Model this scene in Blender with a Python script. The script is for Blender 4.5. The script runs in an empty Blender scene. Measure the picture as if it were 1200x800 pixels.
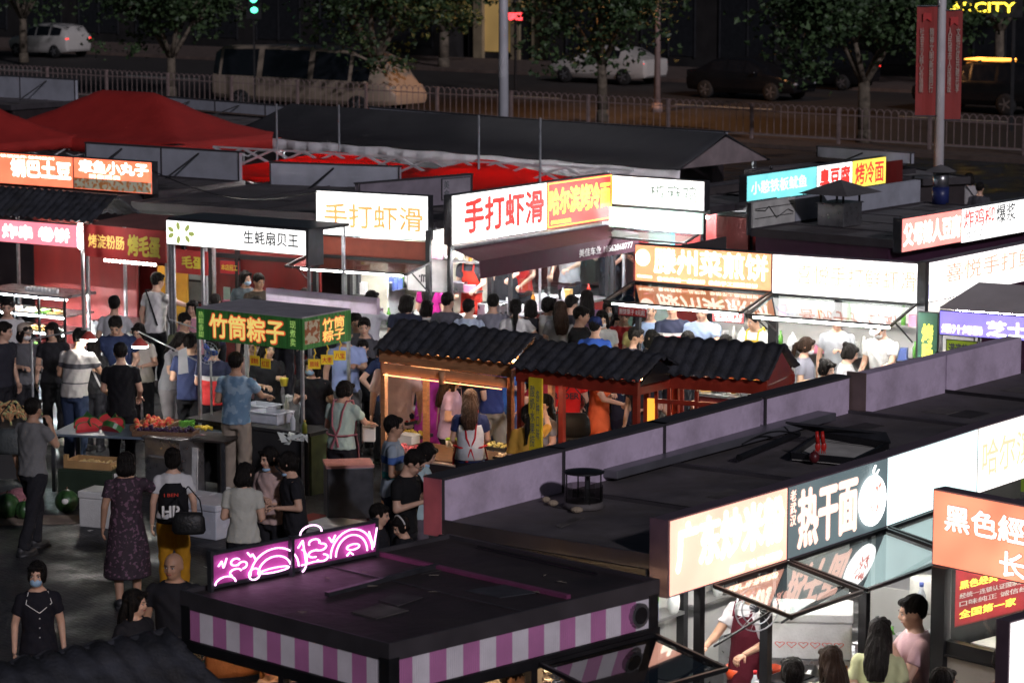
import bpy, math, random
import numpy as np
from mathutils import Vector, Matrix
random.seed(7)
rng = np.random.default_rng(7)
SC = bpy.context.scene
COL = SC.collection
TMP = bpy.data.scenes.new('workbench')
def evalmesh(o):
    TMP.collection.objects.link(o)
    with bpy.context.temp_override(scene=TMP, view_layer=TMP.view_layers[0]):
        dg = bpy.context.evaluated_depsgraph_get(); m = bpy.data.meshes.new_from_object(o.evaluated_get(dg))
    TMP.collection.objects.unlink(o); return m
PI = math.pi
R = math.radians
# ------------------------------------------------------------ camera model (metres, horizon above the frame)
H = 7.2; F = 3500.0; PITCH = math.atan(523/3500)
def W(px, py, z):
    """point of the place seen at photo pixel (px, py) at height z"""
    dx = (px-600)/F; u = (400-py)/F
    d = (dx, math.cos(PITCH)+u*math.sin(PITCH), -math.sin(PITCH)+u*math.cos(PITCH))
    t = (z-H)/d[2]
    return Vector((d[0]*t, d[1]*t, z))
# ------------------------------------------------------------ materials
MATS = {}
def _nt(name):
    m = bpy.data.materials.new(name); m.use_nodes = True
    nt = m.node_tree; b = nt.nodes['Principled BSDF']
    return m, nt, b
def hexl(c):
    return tuple((x/12.92 if x <= .04045 else ((x+.055)/1.055)**2.4) for x in c)
def mat(name, col, rough=.6, metal=0, var=.18, scale=5., bump=0., bscale=40., spec=None, dirt=0., stretch=None, alpha=1.):
    """procedural surface: noise tints the colour, a second noise bumps it, 'dirt' lays worn blotches"""
    if name in MATS: return MATS[name]
    m, nt, b = _nt(name); N = nt.nodes; L = nt.links
    tc = N.new('ShaderNodeTexCoord'); mp = N.new('ShaderNodeMapping'); L.new(tc.outputs['Object'], mp.inputs[0])
    if stretch: mp.inputs['Scale'].default_value = stretch
    no = N.new('ShaderNodeTexNoise'); no.inputs['Scale'].default_value = scale; no.inputs['Detail'].default_value = 5
    L.new(mp.outputs[0], no.inputs['Vector'])
    mx = N.new('ShaderNodeMix'); mx.data_type = 'RGBA'
    mx.inputs[6].default_value = (*[c*(1-var) for c in col], 1); mx.inputs[7].default_value = (*[min(1, c*(1+var)) for c in col], 1)
    cr = N.new('ShaderNodeMapRange'); cr.inputs[1].default_value = .3; cr.inputs[2].default_value = .7
    L.new(no.outputs[0], cr.inputs[0]); L.new(cr.outputs[0], mx.inputs[0]); out = mx.outputs[2]
    if dirt:
        n2 = N.new('ShaderNodeTexNoise'); n2.inputs['Scale'].default_value = 1.7; n2.inputs['Detail'].default_value = 8; n2.inputs['Roughness'].default_value = .7
        L.new(mp.outputs[0], n2.inputs['Vector'])
        r2 = N.new('ShaderNodeMapRange'); r2.inputs[1].default_value = .48; r2.inputs[2].default_value = .7; r2.inputs[4].default_value = dirt
        L.new(n2.outputs[0], r2.inputs[0])
        m2 = N.new('ShaderNodeMix'); m2.data_type = 'RGBA'; m2.inputs[7].default_value = (.09, .075, .06, 1)
        L.new(r2.outputs[0], m2.inputs[0]); L.new(out, m2.inputs[6]); out = m2.outputs[2]
    L.new(out, b.inputs['Base Color'])
    rr = N.new('ShaderNodeMapRange'); rr.inputs[3].default_value = max(.05, rough-.12); rr.inputs[4].default_value = min(1, rough+.12)
    L.new(no.outputs[0], rr.inputs[0]); L.new(rr.outputs[0], b.inputs['Roughness'])
    b.inputs['Metallic'].default_value = metal
    if spec is not None: b.inputs['Specular IOR Level'].default_value = spec
    if bump:
        nb = N.new('ShaderNodeTexNoise'); nb.inputs['Scale'].default_value = bscale; nb.inputs['Detail'].default_value = 4
        L.new(mp.outputs[0], nb.inputs['Vector'])
        bp = N.new('ShaderNodeBump'); bp.inputs['Strength'].default_value = bump; bp.inputs['Distance'].default_value = .02
        L.new(nb.outputs[0], bp.inputs['Height']); L.new(bp.outputs[0], b.inputs['Normal'])
    MATS[name] = m; return m
def glow(name, col, s, var=.1, sample=True, scale=1.5):
    """backlit acrylic / lamp / tube: gives off light"""
    if name in MATS: return MATS[name]
    m, nt, b = _nt(name); N = nt.nodes; L = nt.links
    b.inputs['Base Color'].default_value = (*[min(.8, c*.8+.02) for c in col], 1); b.inputs['Roughness'].default_value = .65
    b.inputs['Emission Color'].default_value = (*col, 1)
    tc = N.new('ShaderNodeTexCoord'); no = N.new('ShaderNodeTexNoise'); no.inputs['Scale'].default_value = scale; no.inputs['Detail'].default_value = 1
    L.new(tc.outputs['Object'], no.inputs['Vector'])
    mr = N.new('ShaderNodeMapRange'); mr.inputs[1].default_value = .3; mr.inputs[2].default_value = .7
    mr.inputs[3].default_value = s*(1-var); mr.inputs[4].default_value = s*(1+var)
    L.new(no.outputs[0], mr.inputs[0]); L.new(mr.outputs[0], b.inputs['Emission Strength'])
    if not sample: m.cycles.emission_sampling = 'NONE'
    MATS[name] = m; return m
def glassm(name, tint=(.9, .95, .95), refl=.12, rough=.03):
    if name in MATS: return MATS[name]
    m = bpy.data.materials.new(name); m.use_nodes = True; nt = m.node_tree; N = nt.nodes; L = nt.links; N.clear()
    o = N.new('ShaderNodeOutputMaterial'); t = N.new('ShaderNodeBsdfTransparent'); t.inputs[0].default_value = (*tint, 1)
    g = N.new('ShaderNodeBsdfGlossy'); g.inputs['Roughness'].default_value = rough
    fr = N.new('ShaderNodeFresnel'); fr.inputs[0].default_value = 1.45
    ad = N.new('ShaderNodeMath'); ad.operation = 'MULTIPLY_ADD'; ad.inputs[1].default_value = .3; ad.inputs[2].default_value = refl*.5; ad.use_clamp = True
    mx = N.new('ShaderNodeMixShader'); L.new(fr.outputs[0], ad.inputs[0]); L.new(ad.outputs[0], mx.inputs[0]); L.new(t.outputs[0], mx.inputs[1]); L.new(g.outputs[0], mx.inputs[2])
    L.new(mx.outputs[0], o.inputs[0]); MATS[name] = m; return m
def stripes(name, cols, edges, axis=2, rough=.8, bump=.3):
    """hard colour bands along an object axis: cols[i] below edges[i]; last colour above"""
    if name in MATS: return MATS[name]
    m, nt, b = _nt(name); N = nt.nodes; L = nt.links
    tc = N.new('ShaderNodeTexCoord'); sp = N.new('ShaderNodeSeparateXYZ'); L.new(tc.outputs['Object'], sp.inputs[0])
    prev = None
    for i, c in enumerate(cols):
        if i == 0:
            rg = N.new('ShaderNodeRGB'); rg.outputs[0].default_value = (*c, 1); prev = rg.outputs[0]; continue
        gt = N.new('ShaderNodeMath'); gt.operation = 'GREATER_THAN'; gt.inputs[1].default_value = edges[i-1]; L.new(sp.outputs[axis], gt.inputs[0])
        mx = N.new('ShaderNodeMix'); mx.data_type = 'RGBA'; L.new(gt.outputs[0], mx.inputs[0]); L.new(prev, mx.inputs[6]); mx.inputs[7].default_value = (*c, 1); prev = mx.outputs[2]
    L.new(prev, b.inputs['Base Color']); b.inputs['Roughness'].default_value = rough
    nb = N.new('ShaderNodeTexNoise'); nb.inputs['Scale'].default_value = 14; L.new(tc.outputs['Object'], nb.inputs['Vector'])
    bp = N.new('ShaderNodeBump'); bp.inputs['Strength'].default_value = bump; bp.inputs['Distance'].default_value = .03
    L.new(nb.outputs[0], bp.inputs['Height']); L.new(bp.outputs[0], b.inputs['Normal'])
    MATS[name] = m; return m
def speck(name, base, spot, scale=30, thr=.6, rough=.8):
    if name in MATS: return MATS[name]
    m, nt, b = _nt(name); N = nt.nodes; L = nt.links
    tc = N.new('ShaderNodeTexCoord'); no = N.new('ShaderNodeTexNoise'); no.inputs['Scale'].default_value = scale; no.inputs['Detail'].default_value = 3
    L.new(tc.outputs['Object'], no.inputs['Vector'])
    mr = N.new('ShaderNodeMapRange'); mr.inputs[1].default_value = thr; mr.inputs[2].default_value = thr+.05; L.new(no.outputs[0], mr.inputs[0])
    mx = N.new('ShaderNodeMix'); mx.data_type = 'RGBA'; L.new(mr.outputs[0], mx.inputs[0]); mx.inputs[6].default_value = (*base, 1); mx.inputs[7].default_value = (*spot, 1)
    L.new(mx.outputs[2], b.inputs['Base Color']); b.inputs['Roughness'].default_value = rough
    MATS[name] = m; return m
def cloth(col, name=None):
    name = name or 'cloth %.3f %.3f %.3f' % tuple(col)
    return mat(name, col, .85, 0, .07, 5, bump=.8, bscale=9, spec=.2)
# ------------------------------------------------------------ mesh builder
class MB:
    def __init__(s): s.v = []; s.f = []; s.m = []
    def add(s, vs, fs, mi=0):
        o = len(s.v); s.v += [tuple(v) for v in vs]; s.f += [tuple(i+o for i in f) for f in fs]; s.m += [mi]*len(fs); return s
    def box(s, x0, x1, y0, y1, z0, z1, mi=0):
        vs = [(x, y, z) for z in (z0, z1) for y in (y0, y1) for x in (x0, x1)]
        return s.add(vs, [(0, 2, 3, 1), (4, 5, 7, 6), (0, 1, 5, 4), (2, 6, 7, 3), (0, 4, 6, 2), (1, 3, 7, 5)], mi)
    def bar(s, p, q, w=.03, h=None, mi=0):
        """square bar from p to q"""
        h = h or w; p = Vector(p); q = Vector(q); d = (q-p).normalized()
        a = d.cross(Vector((0, 0, 1)));  a = a.normalized() if a.length > 1e-3 else Vector((1, 0, 0)); b = a.cross(d)
        vs = [c+a*i*w/2+b*j*h/2 for c in (p, q) for i, j in ((-1, -1), (1, -1), (1, 1), (-1, 1))]
        return s.add(vs, [(3, 2, 1, 0), (4, 5, 6, 7)]+[(i, (i+1) % 4, (i+1) % 4+4, i+4) for i in range(4)], mi)
    def slab(s, top, t, mi=0, d=(0, 0, -1)):
        """polygon extruded by t along d"""
        n = len(top); d = Vector(d)*t; vs = [Vector(p) for p in top]+[Vector(p)+d for p in top]
        return s.add(vs, [tuple(range(n)), tuple(range(2*n-1, n-1, -1))]+[(i, i+n, (i+1) % n+n, (i+1) % n) for i in range(n)], mi)
    def tube(s, p, q, r0, r1=None, n=8, mi=0, cap=True):
        r1 = r0 if r1 is None else r1; p = Vector(p); q = Vector(q); d = (q-p)
        if d.length < 1e-6: return s
        d.normalize(); a = d.orthogonal().normalized(); b = d.cross(a)
        vs = [c+(a*math.cos(2*PI*i/n)+b*math.sin(2*PI*i/n))*r for c, r in ((p, r0), (q, r1)) for i in range(n)]
        fs = [(i, (i+1) % n, (i+1) % n+n, i+n) for i in range(n)]
        if cap: fs += [tuple(range(n-1, -1, -1)), tuple(range(n, 2*n))]
        return s.add(vs, fs, mi)
    def path(s, pts, r, n=6, mi=0):
        for a, b in zip(pts, pts[1:]): s.tube(a, b, r, r, n, mi)
        return s
    def ell(s, c, r, seg=14, rings=9, mi=0, rot=None):
        if not hasattr(r, '__len__'): r = (r, r, r)
        vs = [(0, 0, -r[2])]
        for i in range(1, rings):
            t = -PI/2+PI*i/rings
            for j in range(seg):
                a = 2*PI*j/seg; vs.append((r[0]*math.cos(t)*math.cos(a), r[1]*math.cos(t)*math.sin(a), r[2]*math.sin(t)))
        vs.append((0, 0, r[2])); c = Vector(c)
        vs = [(rot @ Vector(v) if rot else Vector(v))+c for v in vs]
        fs = [(0, 1+(j+1) % seg, 1+j) for j in range(seg)]
        for i in range(rings-2):
            o = 1+i*seg; fs += [(o+j, o+(j+1) % seg, o+seg+(j+1) % seg, o+seg+j) for j in range(seg)]
        o = 1+(rings-2)*seg; e = len(vs)-1; fs += [(o+j, o+(j+1) % seg, e) for j in range(seg)]
        return s.add(vs, fs, mi)
    def lathe(s, c, prof, n=16, mi=0, ends=True):
        vs = [(c[0]+r*math.cos(2*PI*j/n), c[1]+r*math.sin(2*PI*j/n), c[2]+z) for r, z in prof for j in range(n)]
        fs = [(i*n+j, i*n+(j+1) % n, (i+1)*n+(j+1) % n, (i+1)*n+j) for i in range(len(prof)-1) for j in range(n)]
        if ends: fs += [tuple(range(n-1, -1, -1)), tuple(range((len(prof)-1)*n, len(prof)*n))]
        return s.add(vs, fs, mi)
    def rings(s, rr, n=16, mi=0):
        """rr: list of (cx, cy, z, rx, ry)"""
        vs = [(cx+rx*math.cos(2*PI*j/n), cy+ry*math.sin(2*PI*j/n), z) for cx, cy, z, rx, ry in rr for j in range(n)]
        fs = [(i*n+j, i*n+(j+1) % n, (i+1)*n+(j+1) % n, (i+1)*n+j) for i in range(len(rr)-1) for j in range(n)]
        fs += [tuple(range(n-1, -1, -1)), tuple(range((len(rr)-1)*n, len(rr)*n))]
        return s.add(vs, fs, mi)
    def build(s, name, ms, parent=None, smooth=False, bevel=0):
        me = bpy.data.meshes.new(name); me.from_pydata(s.v, [], s.f)
        for m in (ms if isinstance(ms, (list, tuple)) else [ms]): me.materials.append(m)
        if any(s.m): me.polygons.foreach_set('material_index', s.m)
        if smooth: me.polygons.foreach_set('use_smooth', [True]*len(s.f))
        me.update()
        o = bpy.data.objects.new(name, me); COL.objects.link(o)
        if parent: o.parent = parent
        if bevel:
            b = o.modifiers.new('b', 'BEVEL'); b.width = bevel; b.segments = 2; b.limit_method = 'ANGLE'
        return o
def tag(o, label=None, cat=None, group=None, kind=None):
    if label: o['label'] = label
    if cat: o['category'] = cat
    if group: o['group'] = group
    if kind: o['kind'] = kind
    return o
def thing(name, label, cat, loc=(0, 0, 0), rz=0, group=None):
    o = bpy.data.objects.new(name, None); COL.objects.link(o); o.empty_display_size = .2
    o.location = loc; o.rotation_euler = (0, 0, rz); return tag(o, label, cat, group)
def dup(root, loc, rz=None, label=None, scale=None):
    r = root.copy(); COL.objects.link(r); r.location = loc
    if rz is not None: r.rotation_euler = (0, 0, rz) if not hasattr(rz, '__len__') else rz
    if scale: r.scale = (scale,)*3
    if label: r['label'] = label
    for ch in list(root.children):
        c = ch.copy(); COL.objects.link(c); c.parent = r
        for g in list(ch.children):
            d = g.copy(); COL.objects.link(d); d.parent = c
    return r
def text(body, box, y, m, parent, bold=.02, ext=.004, name='lettering', rot=0, sp=1., shear=0, line=1.):
    """lettering fitted to box (x0,z0,x1,z1) of the parent's x-z plane, facing -y at depth y"""
    c = bpy.data.curves.new('t', 'FONT'); c.body = body; c.size = 1; c.space_character = sp; c.shear = shear; c.space_line = line
    c.extrude = 0; c.resolution_u = 2; c.align_x = 'CENTER'
    o = bpy.data.objects.new('t', c)
    me = evalmesh(o)
    bpy.data.objects.remove(o); bpy.data.curves.remove(c)
    n = len(me.vertices); co = np.empty(n*3); me.vertices.foreach_get('co', co); co = co.reshape(-1, 3)
    a = co.min(0); b = co.max(0); x0, z0, x1, z1 = box
    X = x0+(co[:, 0]-a[0])/(b[0]-a[0])*(x1-x0); Z = z0+(co[:, 1]-a[1])/(b[1]-a[1])*(z1-z0)
    out = np.stack([X, np.full(n, y), Z], 1)
    fs = [tuple(p.vertices) for p in me.polygons]; bpy.data.meshes.remove(me)
    nl = body.count('\n')+1; ch = (z1-z0)/nl; r = max(0, bold)*ch*1.15
    sh = [(0, 0)]
    if r > 0: sh += [(math.cos(k*PI/4)*r*q_, math.sin(k*PI/4)*r*q_) for q_ in ((1,) if bold < .06 else (.5, 1)) for k in range(8)]
    V = []; FF = []
    for k, (dx, dz) in enumerate(sh):
        o2 = out.copy(); o2[:, 0] += dx; o2[:, 2] += dz; o2[:, 1] += k*.0005; V += [tuple(v) for v in o2]; FF += [tuple(i+k*n for i in f) for f in fs]
    me = bpy.data.meshes.new(name); me.from_pydata(V, [], FF); me.materials.append(m); me.update()
    t = bpy.data.objects.new(name, me); COL.objects.link(t); t.parent = parent
    if rot: t.rotation_euler = (0, 0, rot)
    return t
# ------------------------------------------------------------ people
SKIN = [mat('skin light', (.62, .38, .27), .5, 0, .08, 12, spec=.35), mat('skin tan', (.45, .26, .17), .5, 0, .08, 12, spec=.35), mat('skin pale', (.72, .47, .36), .5, 0, .06, 12, spec=.35)]
FEAT = mat('dark iris and brow', (.02, .013, .01), .3); LIP = mat('lip red brown', (.42, .13, .1), .45)
HAIR = mat('black hair', (.011, .009, .008), .45, 0, .5, 30, bump=.7, bscale=60, stretch=(3, 3, .35), spec=.15)
HAIRB = mat('brown hair', (.03, .016, .01), .45, 0, .5, 30, bump=.7, bscale=60, stretch=(3, 3, .35), spec=.15)
HAIRG = mat('greying short hair', (.05, .046, .042), .6, 0, .4, 40, bump=.5, bscale=90)
SHOE = mat('dark shoe rubber', (.03, .03, .032), .5); SHOEW = mat('white sneaker', (.55, .54, .5), .6)
MASK = {'b': mat('blue medical mask', (.35, .55, .75), .8, bump=.5, bscale=60), 'w': mat('white face mask', (.8, .8, .8), .8, bump=.4, bscale=60), 'p': mat('pink face mask', (.75, .38, .45), .8)}
def remesh(mb, vox, fold=0., seed=0, smooth=2, strands=False):
    me = bpy.data.meshes.new('r'); me.from_pydata([tuple(v) for v in mb.v], [], mb.f); me.update()
    o = bpy.data.objects.new('r', me)
    md = o.modifiers.new('r', 'REMESH'); md.mode = 'VOXEL'; md.voxel_size = vox; md.use_smooth_shade = True
    if smooth:
        sm = o.modifiers.new('s', 'SMOOTH'); sm.factor = .5; sm.iterations = smooth
    out = evalmesh(o)
    bpy.data.objects.remove(o); bpy.data.meshes.remove(me)
    n = len(out.vertices); co = np.empty(n*3); out.vertices.foreach_get('co', co); co = co.reshape(-1, 3)
    if fold:
        s = seed*1.7; x, y, z = co.T
        w = np.sin(x*34+np.sin(z*13+s)*2.2+s)*np.sin(z*21+np.sin(x*17+y*9+s)*2)+.6*np.sin((x+y)*55+z*37+s)
        w = w*.5+np.sin(z*9+x*6+s)*.5
        if strands: th = np.arctan2(x, y-.02); w = np.sin(th*26+np.sin(z*14+s)*1.5)*.6+np.sin(th*11+z*9+s)*.7+.4*np.sin(z*60+th*7)
        nr = np.empty(n*3); out.vertices.foreach_get('normal', nr); nr = nr.reshape(-1, 3); co = co+nr*(w*fold)[:, None]
    return out, co
def deform(co, lean, hp=None):
    """hp=(pitch, yaw): turn of the head about the neck; lean bends everything above the hip"""
    co = np.array(co, float).reshape(-1, 3)
    if hp:
        p, yw = hp; c = co-np.array([0, .01, 1.47]); 
        ca, sa = math.cos(yw), math.sin(yw); x = c[:, 0]*ca-c[:, 1]*sa; y = c[:, 0]*sa+c[:, 1]*ca; z = c[:, 2]
        # pitch forward (down) in the turned frame
        fx, fy = math.sin(yw), -math.cos(yw)
        f = x*fx+y*fy; sx = x-f*fx; sy = y-f*fy
        f2 = f*math.cos(p)+z*math.sin(p); z2 = -f*math.sin(p)+z*math.cos(p)
        co = np.stack([sx+f2*fx, sy+f2*fy+.01, z2+1.47], 1)
    if lean:
        a = lean*np.clip((co[:, 2]-.86)/.4, 0, 1); y = co[:, 1]; z = co[:, 2]-.92
        co = np.stack([co[:, 0], y*np.cos(a)-z*np.sin(a), y*np.sin(a)+z*np.cos(a)+.92], 1)
    return co
ARM = {  # elbow and wrist for the left side (+x); mirrored for the right
 'down': ((.235, .03, 1.12), (.25, -.04, .88)), 'back': ((.23, .1, 1.13), (.2, .12, .9)),
 'hold': ((.225, .02, 1.12), (.13, -.2, 1.13)), 'low': ((.23, -.03, 1.12), (.17, -.24, 1.0)),
 'reach': ((.235, -.16, 1.18), (.19, -.4, 1.14)), 'far': ((.25, -.24, 1.27), (.22, -.5, 1.22)), 'mouth': ((.22, -.12, 1.16), (.06, -.21, 1.4)),
 'phone': ((.225, -.04, 1.13), (.09, -.27, 1.24)), 'side': ((.38, -.05, 1.22), (.6, -.12, 1.2)), 'shoulder': ((.24, -.1, 1.2), (.15, -.09, 1.42)),
 'hip': ((.33, .05, 1.17), (.19, -.02, .98)), 'high': ((.26, -.18, 1.42), (.2, -.36, 1.6)), 'fold': ((.22, -.03, 1.14), (-.04, -.19, 1.18))}
def hand(mb, e, w, curl, side):
    e = Vector(e); w = Vector(w); d = (w-e).normalized()
    a = d.cross(Vector((0, 0, 1))); a = a.normalized() if a.length > .1 else Vector((1, 0, 0)); 
    if abs(d.z) > .75: a = Vector((0, -1, 0)); a = (a-d*a.dot(d)).normalized()
    nrm = a.cross(d).normalized()
    if nrm.z > 0 and abs(d.z) < .75: nrm = -nrm
    if abs(d.z) >= .75: nrm = Vector((-side, 0, 0)); nrm = (nrm-d*nrm.dot(d)).normalized()
    palm = w+d*.045
    rot = Matrix((a, nrm, d)).transposed()
    mb.ell(palm, (.04, .016, .05), 10, 7, 0, rot)
    for k, (off, ln) in enumerate(((-.028, .066), (-.010, .078), (.009, .073), (.027, .058))):
        p = w+d*.08+a*off; m1 = p+(d*math.cos(curl)+nrm*math.sin(curl))*ln*.5; m2 = m1+(d*math.cos(curl*2.2)+nrm*math.sin(curl*2.2))*ln*.5
        mb.tube(p-d*.02, p, .009, .009, 6); mb.tube(p, m1, .009, .008, 6); mb.tube(m1, m2, .008, .0065, 6)
    t0 = w+d*.025+a*(-.03*side if abs(d.z) < .75 else .03); td = (a*(-1 if abs(d.z) < .75 else 1)*(side if abs(d.z) < .75 else 1)*.6+d*.75+nrm*.35).normalized()
    mb.tube(t0, t0+td*.035, .012, .010, 6); mb.tube(t0+td*.035, t0+td*.035+(td+nrm*.4).normalized()*.028, .010, .008, 6)
PC = [0]
def person(label, px, py, h=1.7, face=0, hair='short', top=(.5, .5, .5), bottom=(.03, .03, .04), sleeve=.6, arms=('down', 'down'), lean=0, head=(0, 0), fem=False,
           mask=None, skirt=0, dress=False, shorts=False, glasses=False, apron=None, cap=None, strap=None, hairm=None, skin=0, topm=None, botm=None, wide=1., extra=None, base=0., walk=0., at=None, long_sleeve=False, hem=.86, band=None, group='people at the night market'):
    """face: degrees, 0 looks at the camera, 90 to the right of the picture, 180 away"""
    PC[0] += 1; sd = PC[0]; k = h/1.7; rp = random.Random(sd*13)
    if head == (0, 0): head = (rp.uniform(0, 16), rp.uniform(-28, 28))
    if lean == 0: lean = rp.uniform(0, 5)
    if arms == ('down', 'down') and sd > 9: arms = rp.choice([('down', 'hold'), ('hold', 'down'), ('low', 'hold'), ('down', 'down'), ('hold', 'low'), ('phone', 'down'), ('down', 'hip')])
    wide *= rp.uniform(.95, 1.08); walk = walk or rp.uniform(-.25, .25); face += rp.uniform(-10, 10)
    p = W(px, py, h*(1-.0)+base-(0.92*k*(1-math.cos(R(lean))) if lean else 0)) if at is None else Vector((at[0], at[1], 0))
    root = thing('person', label, 'person', (p.x, p.y, base), R(face), group); root.scale = (k*wide, k*wide, k)
    ln = R(lean); hp = (R(head[0]), R(head[1]))
    sh = .155 if fem else .175; lg = .085
    B = MB()
    wst = .118 if fem else .135; hipw = .158 if fem else .15
    tor = [(0, 0, .84, hipw*.9, .10), (0, .005, .92, hipw, .112), (0, 0, 1.06, wst, .092), (0, -.005, 1.22, .14 if fem else .158, .108), (0, 0, 1.33, .15 if fem else .172, .105), (0, .008, 1.39, .135 if fem else .155, .082), (0, .01, 1.435, .085, .062), (0, .01, 1.47, .05, .055)]
    B.rings(tor, 18)
    B.tube((0, .015, 1.40), (0, .0, 1.53), .056 if not fem else .048, .052 if not fem else .045, 12)
    legs = []
    for sx in (-1, 1):
        st = walk*sx
        hipj = (sx*lg, 0, .88); kn = (sx*(lg+.01), -.02-st*.14, .48); an = (sx*(lg+.005), .02-st*.2+abs(st)*.05, .08)
        legs.append((hipj, kn, an))
        B.tube(hipj, kn, .088, .058, 12); B.ell(kn, .058, 10, 7); B.tube(kn, an, .055, .038, 12); B.ell(Vector(an)+Vector((0, -.05, -.03)), (.04, .11, .045), 10, 7)
    aj = []
    for i, sx in enumerate((1, -1)):   # arms[0]: person's left (+x)
        e, w = ARM[arms[i]]; s = Vector((sx*sh, .01, 1.36)); dx = sh-.175
        e = Vector((sx*(e[0]+dx), e[1], e[2])); w = Vector((sx*(w[0]+dx), w[1], w[2])); aj.append((s, e, w))
        B.ell(s, .052, 10, 7); B.tube(s, e, .05, .038, 12); B.ell(e, .039, 10, 7); B.tube(e, w, .038, .025, 12); B.ell(w, .026, 8, 6)
    nb = len(B.v)
    HB = MB(); hz = 1.574
    HB.ell((0, .012, hz+.025), (.076, .094, .092), 18, 12); HB.ell((0, -.022, hz-.03), (.06, .065, .085), 16, 10); HB.tube((0, .02, 1.50), (0, .01, hz), .05, .05, 12)
    HB.ell((0, -.052, hz-.078), (.032, .03, .025), 10, 7); HB.ell((0, -.092, hz-.012), (.0135, .02, .022), 8, 7); HB.ell((0, -.085, hz+.012), (.01, .014, .03), 8, 6)
    for sx in (-1, 1): HB.ell((sx*.077, .01, hz), (.011, .02, .031), 8, 7); HB.ell((sx*.035, -.066, hz-.022), (.022, .02, .022), 8, 6)
    hv = deform(HB.v, 0, hp)
    B.add(hv, HB.f)
    B.v = [tuple(v) for v in deform(B.v, ln)]
    me, co = remesh(B, .0125, 0, sd, 2)
    me.vertices.foreach_set('co', co.ravel()); me.materials.clear()
    for m in (SKIN[skin], FEAT, LIP, mat('eye white', (.6, .58, .55), .3)): me.materials.append(m)
    # face details and fingers belong to the same mesh
    E = MB()
    for sx in (-1, 1):
        E.ell((sx*.031, -.0812, hz+.012), (.0135, .005, .006), 8, 6, 3); E.ell((sx*.031, -.085, hz+.0118), (.0068, .003, .006), 8, 6, 1)
        E.tube((sx*.016, -.0905, hz+.034), (sx*.05, -.079, hz+.036), .0042, .003, 5, 1)
        E.tube((sx*.016, -.086, hz+.021), (sx*.047, -.078, hz+.020), .0028, .0025, 5, 1)
    E.ell((0, -.0855, hz-.047), (.023, .008, .0065), 8, 6, 2)
    E.v = [tuple(v) for v in deform(E.v, ln, hp)]
    Hn = MB(); cr = {'down': .35, 'back': .5}.get
    for i, sx in enumerate((1, -1)): hand(Hn, aj[i][1], aj[i][2], cr(arms[i], .75), sx)
    Hn.v = [tuple(v) for v in deform(Hn.v, ln)]
    o = len(co); ov = [tuple(c) for c in co]+E.v; of = [tuple(pl.vertices) for pl in me.polygons]+[tuple(i+o for i in f) for f in E.f]; om = [0]*len(me.polygons)+E.m
    o2 = len(ov); ov += Hn.v; of += [tuple(i+o2 for i in f) for f in Hn.f]; om += [0]*len(Hn.f)
    bm = MB(); bm.v = ov; bm.f = of; bm.m = om
    mats = list(me.materials); bpy.data.meshes.remove(me)
    bm.build('body', mats, root, True)
    # --- clothes
    def wear(mb, name, m, vox=.0135, fold=.006, d=True, sm=2, strands=False):
        if d: mb.v = [tuple(v) for v in deform(mb.v, ln)]
        me, co = remesh(mb, vox, fold, sd, sm, strands); me.vertices.foreach_set('co', co.ravel()); me.materials.clear(); me.materials.append(m)
        me.update(); ob = bpy.data.objects.new(name, me); COL.objects.link(ob); ob.parent = root; return ob
    g = .018
    T = MB(); hm = hem
    tr = [(cx, cy, z, rx+g, ry+g) for cx, cy, z, rx, ry in tor if z >= .9]
    z0 = hm if not dress else .80
    tr = [(0, .002, z0, hipw+g+.012, .118+g)]+[(0, .004, (z0+1.05)/2, hipw+g-.004, .11+g)]+[t for t in tr if t[2] > 1.0]
    tr = [t if abs(t[2]-1.06) > .01 else (0, 0, 1.06, wst+g+.014, .098+g) for t in tr[:-1]]
    if dress:
        tr = [(0, .01, .42 if skirt == 0 else skirt, .24, .2), (0, .005, .65, .21, .165)]+tr[1:]
    T.rings(tr, 20)
    sl = 1. if long_sleeve else sleeve
    for i, sx in enumerate((1, -1)):
        s, e, w = aj[i]; T.ell(s, .059, 10, 7)
        if sl <= 1 and not long_sleeve:
            q = s.lerp(e, sl)
            if sl > .05: T.tube(s, q, .061, .058, 14)
        else:
            T.tube(s, e, .061, .05, 14); T.ell(e, .05, 10, 7); T.tube(e, e.lerp(w, .93), .05, .038, 12)
    tname = 'dress' if dress else 'shirt'
    tp = wear(T, tname, topm or cloth(top), fold=.008)
    if not dress:
        Bt = MB(); botc = botm or cloth(bottom)
        if skirt:
            Bt.rings([(0, .01, skirt, .23, .2), (0, .005, .7, .2, .16), (0, 0, .96, hipw+.01, .122)], 20); wear(Bt, 'skirt', botc, fold=.007)
        else:
            Bt.rings([(0, .0, .80, hipw*1.02, .115), (0, .005, .9, hipw+.014, .125), (0, 0, .99, wst+.014, .105)], 18)
            for hj, kn, an in legs:
                hj = Vector(hj); kn = Vector(kn); an = Vector(an)
                Bt.tube(hj, kn if not shorts else hj.lerp(kn, .95), .1, .078, 14)
                if not shorts: Bt.ell(kn, .078, 10, 7); Bt.tube(kn, an, .076, .062, 14)
            wear(Bt, 'shorts' if shorts else 'trousers', botc, fold=.009)
    for hj, kn, an in legs:
        S = MB(); a = Vector(an); S.ell(a+Vector((0, -.06, -.035)), (.052, .135, .05), 12, 8); S.ell(a+Vector((0, .02, -.01)), (.045, .06, .05), 10, 7)
        for_sole = a+Vector((0, -.055, -.068)); S.box(for_sole.x-.042, for_sole.x+.042, for_sole.y-.12, for_sole.y+.12, max(0.0, for_sole.z-.012), for_sole.z+.02)
        S.build('shoe', SHOEW if sd % 3 == 0 else SHOE, root, True)
    # --- hair
    hm_ = hairm or HAIR
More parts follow.
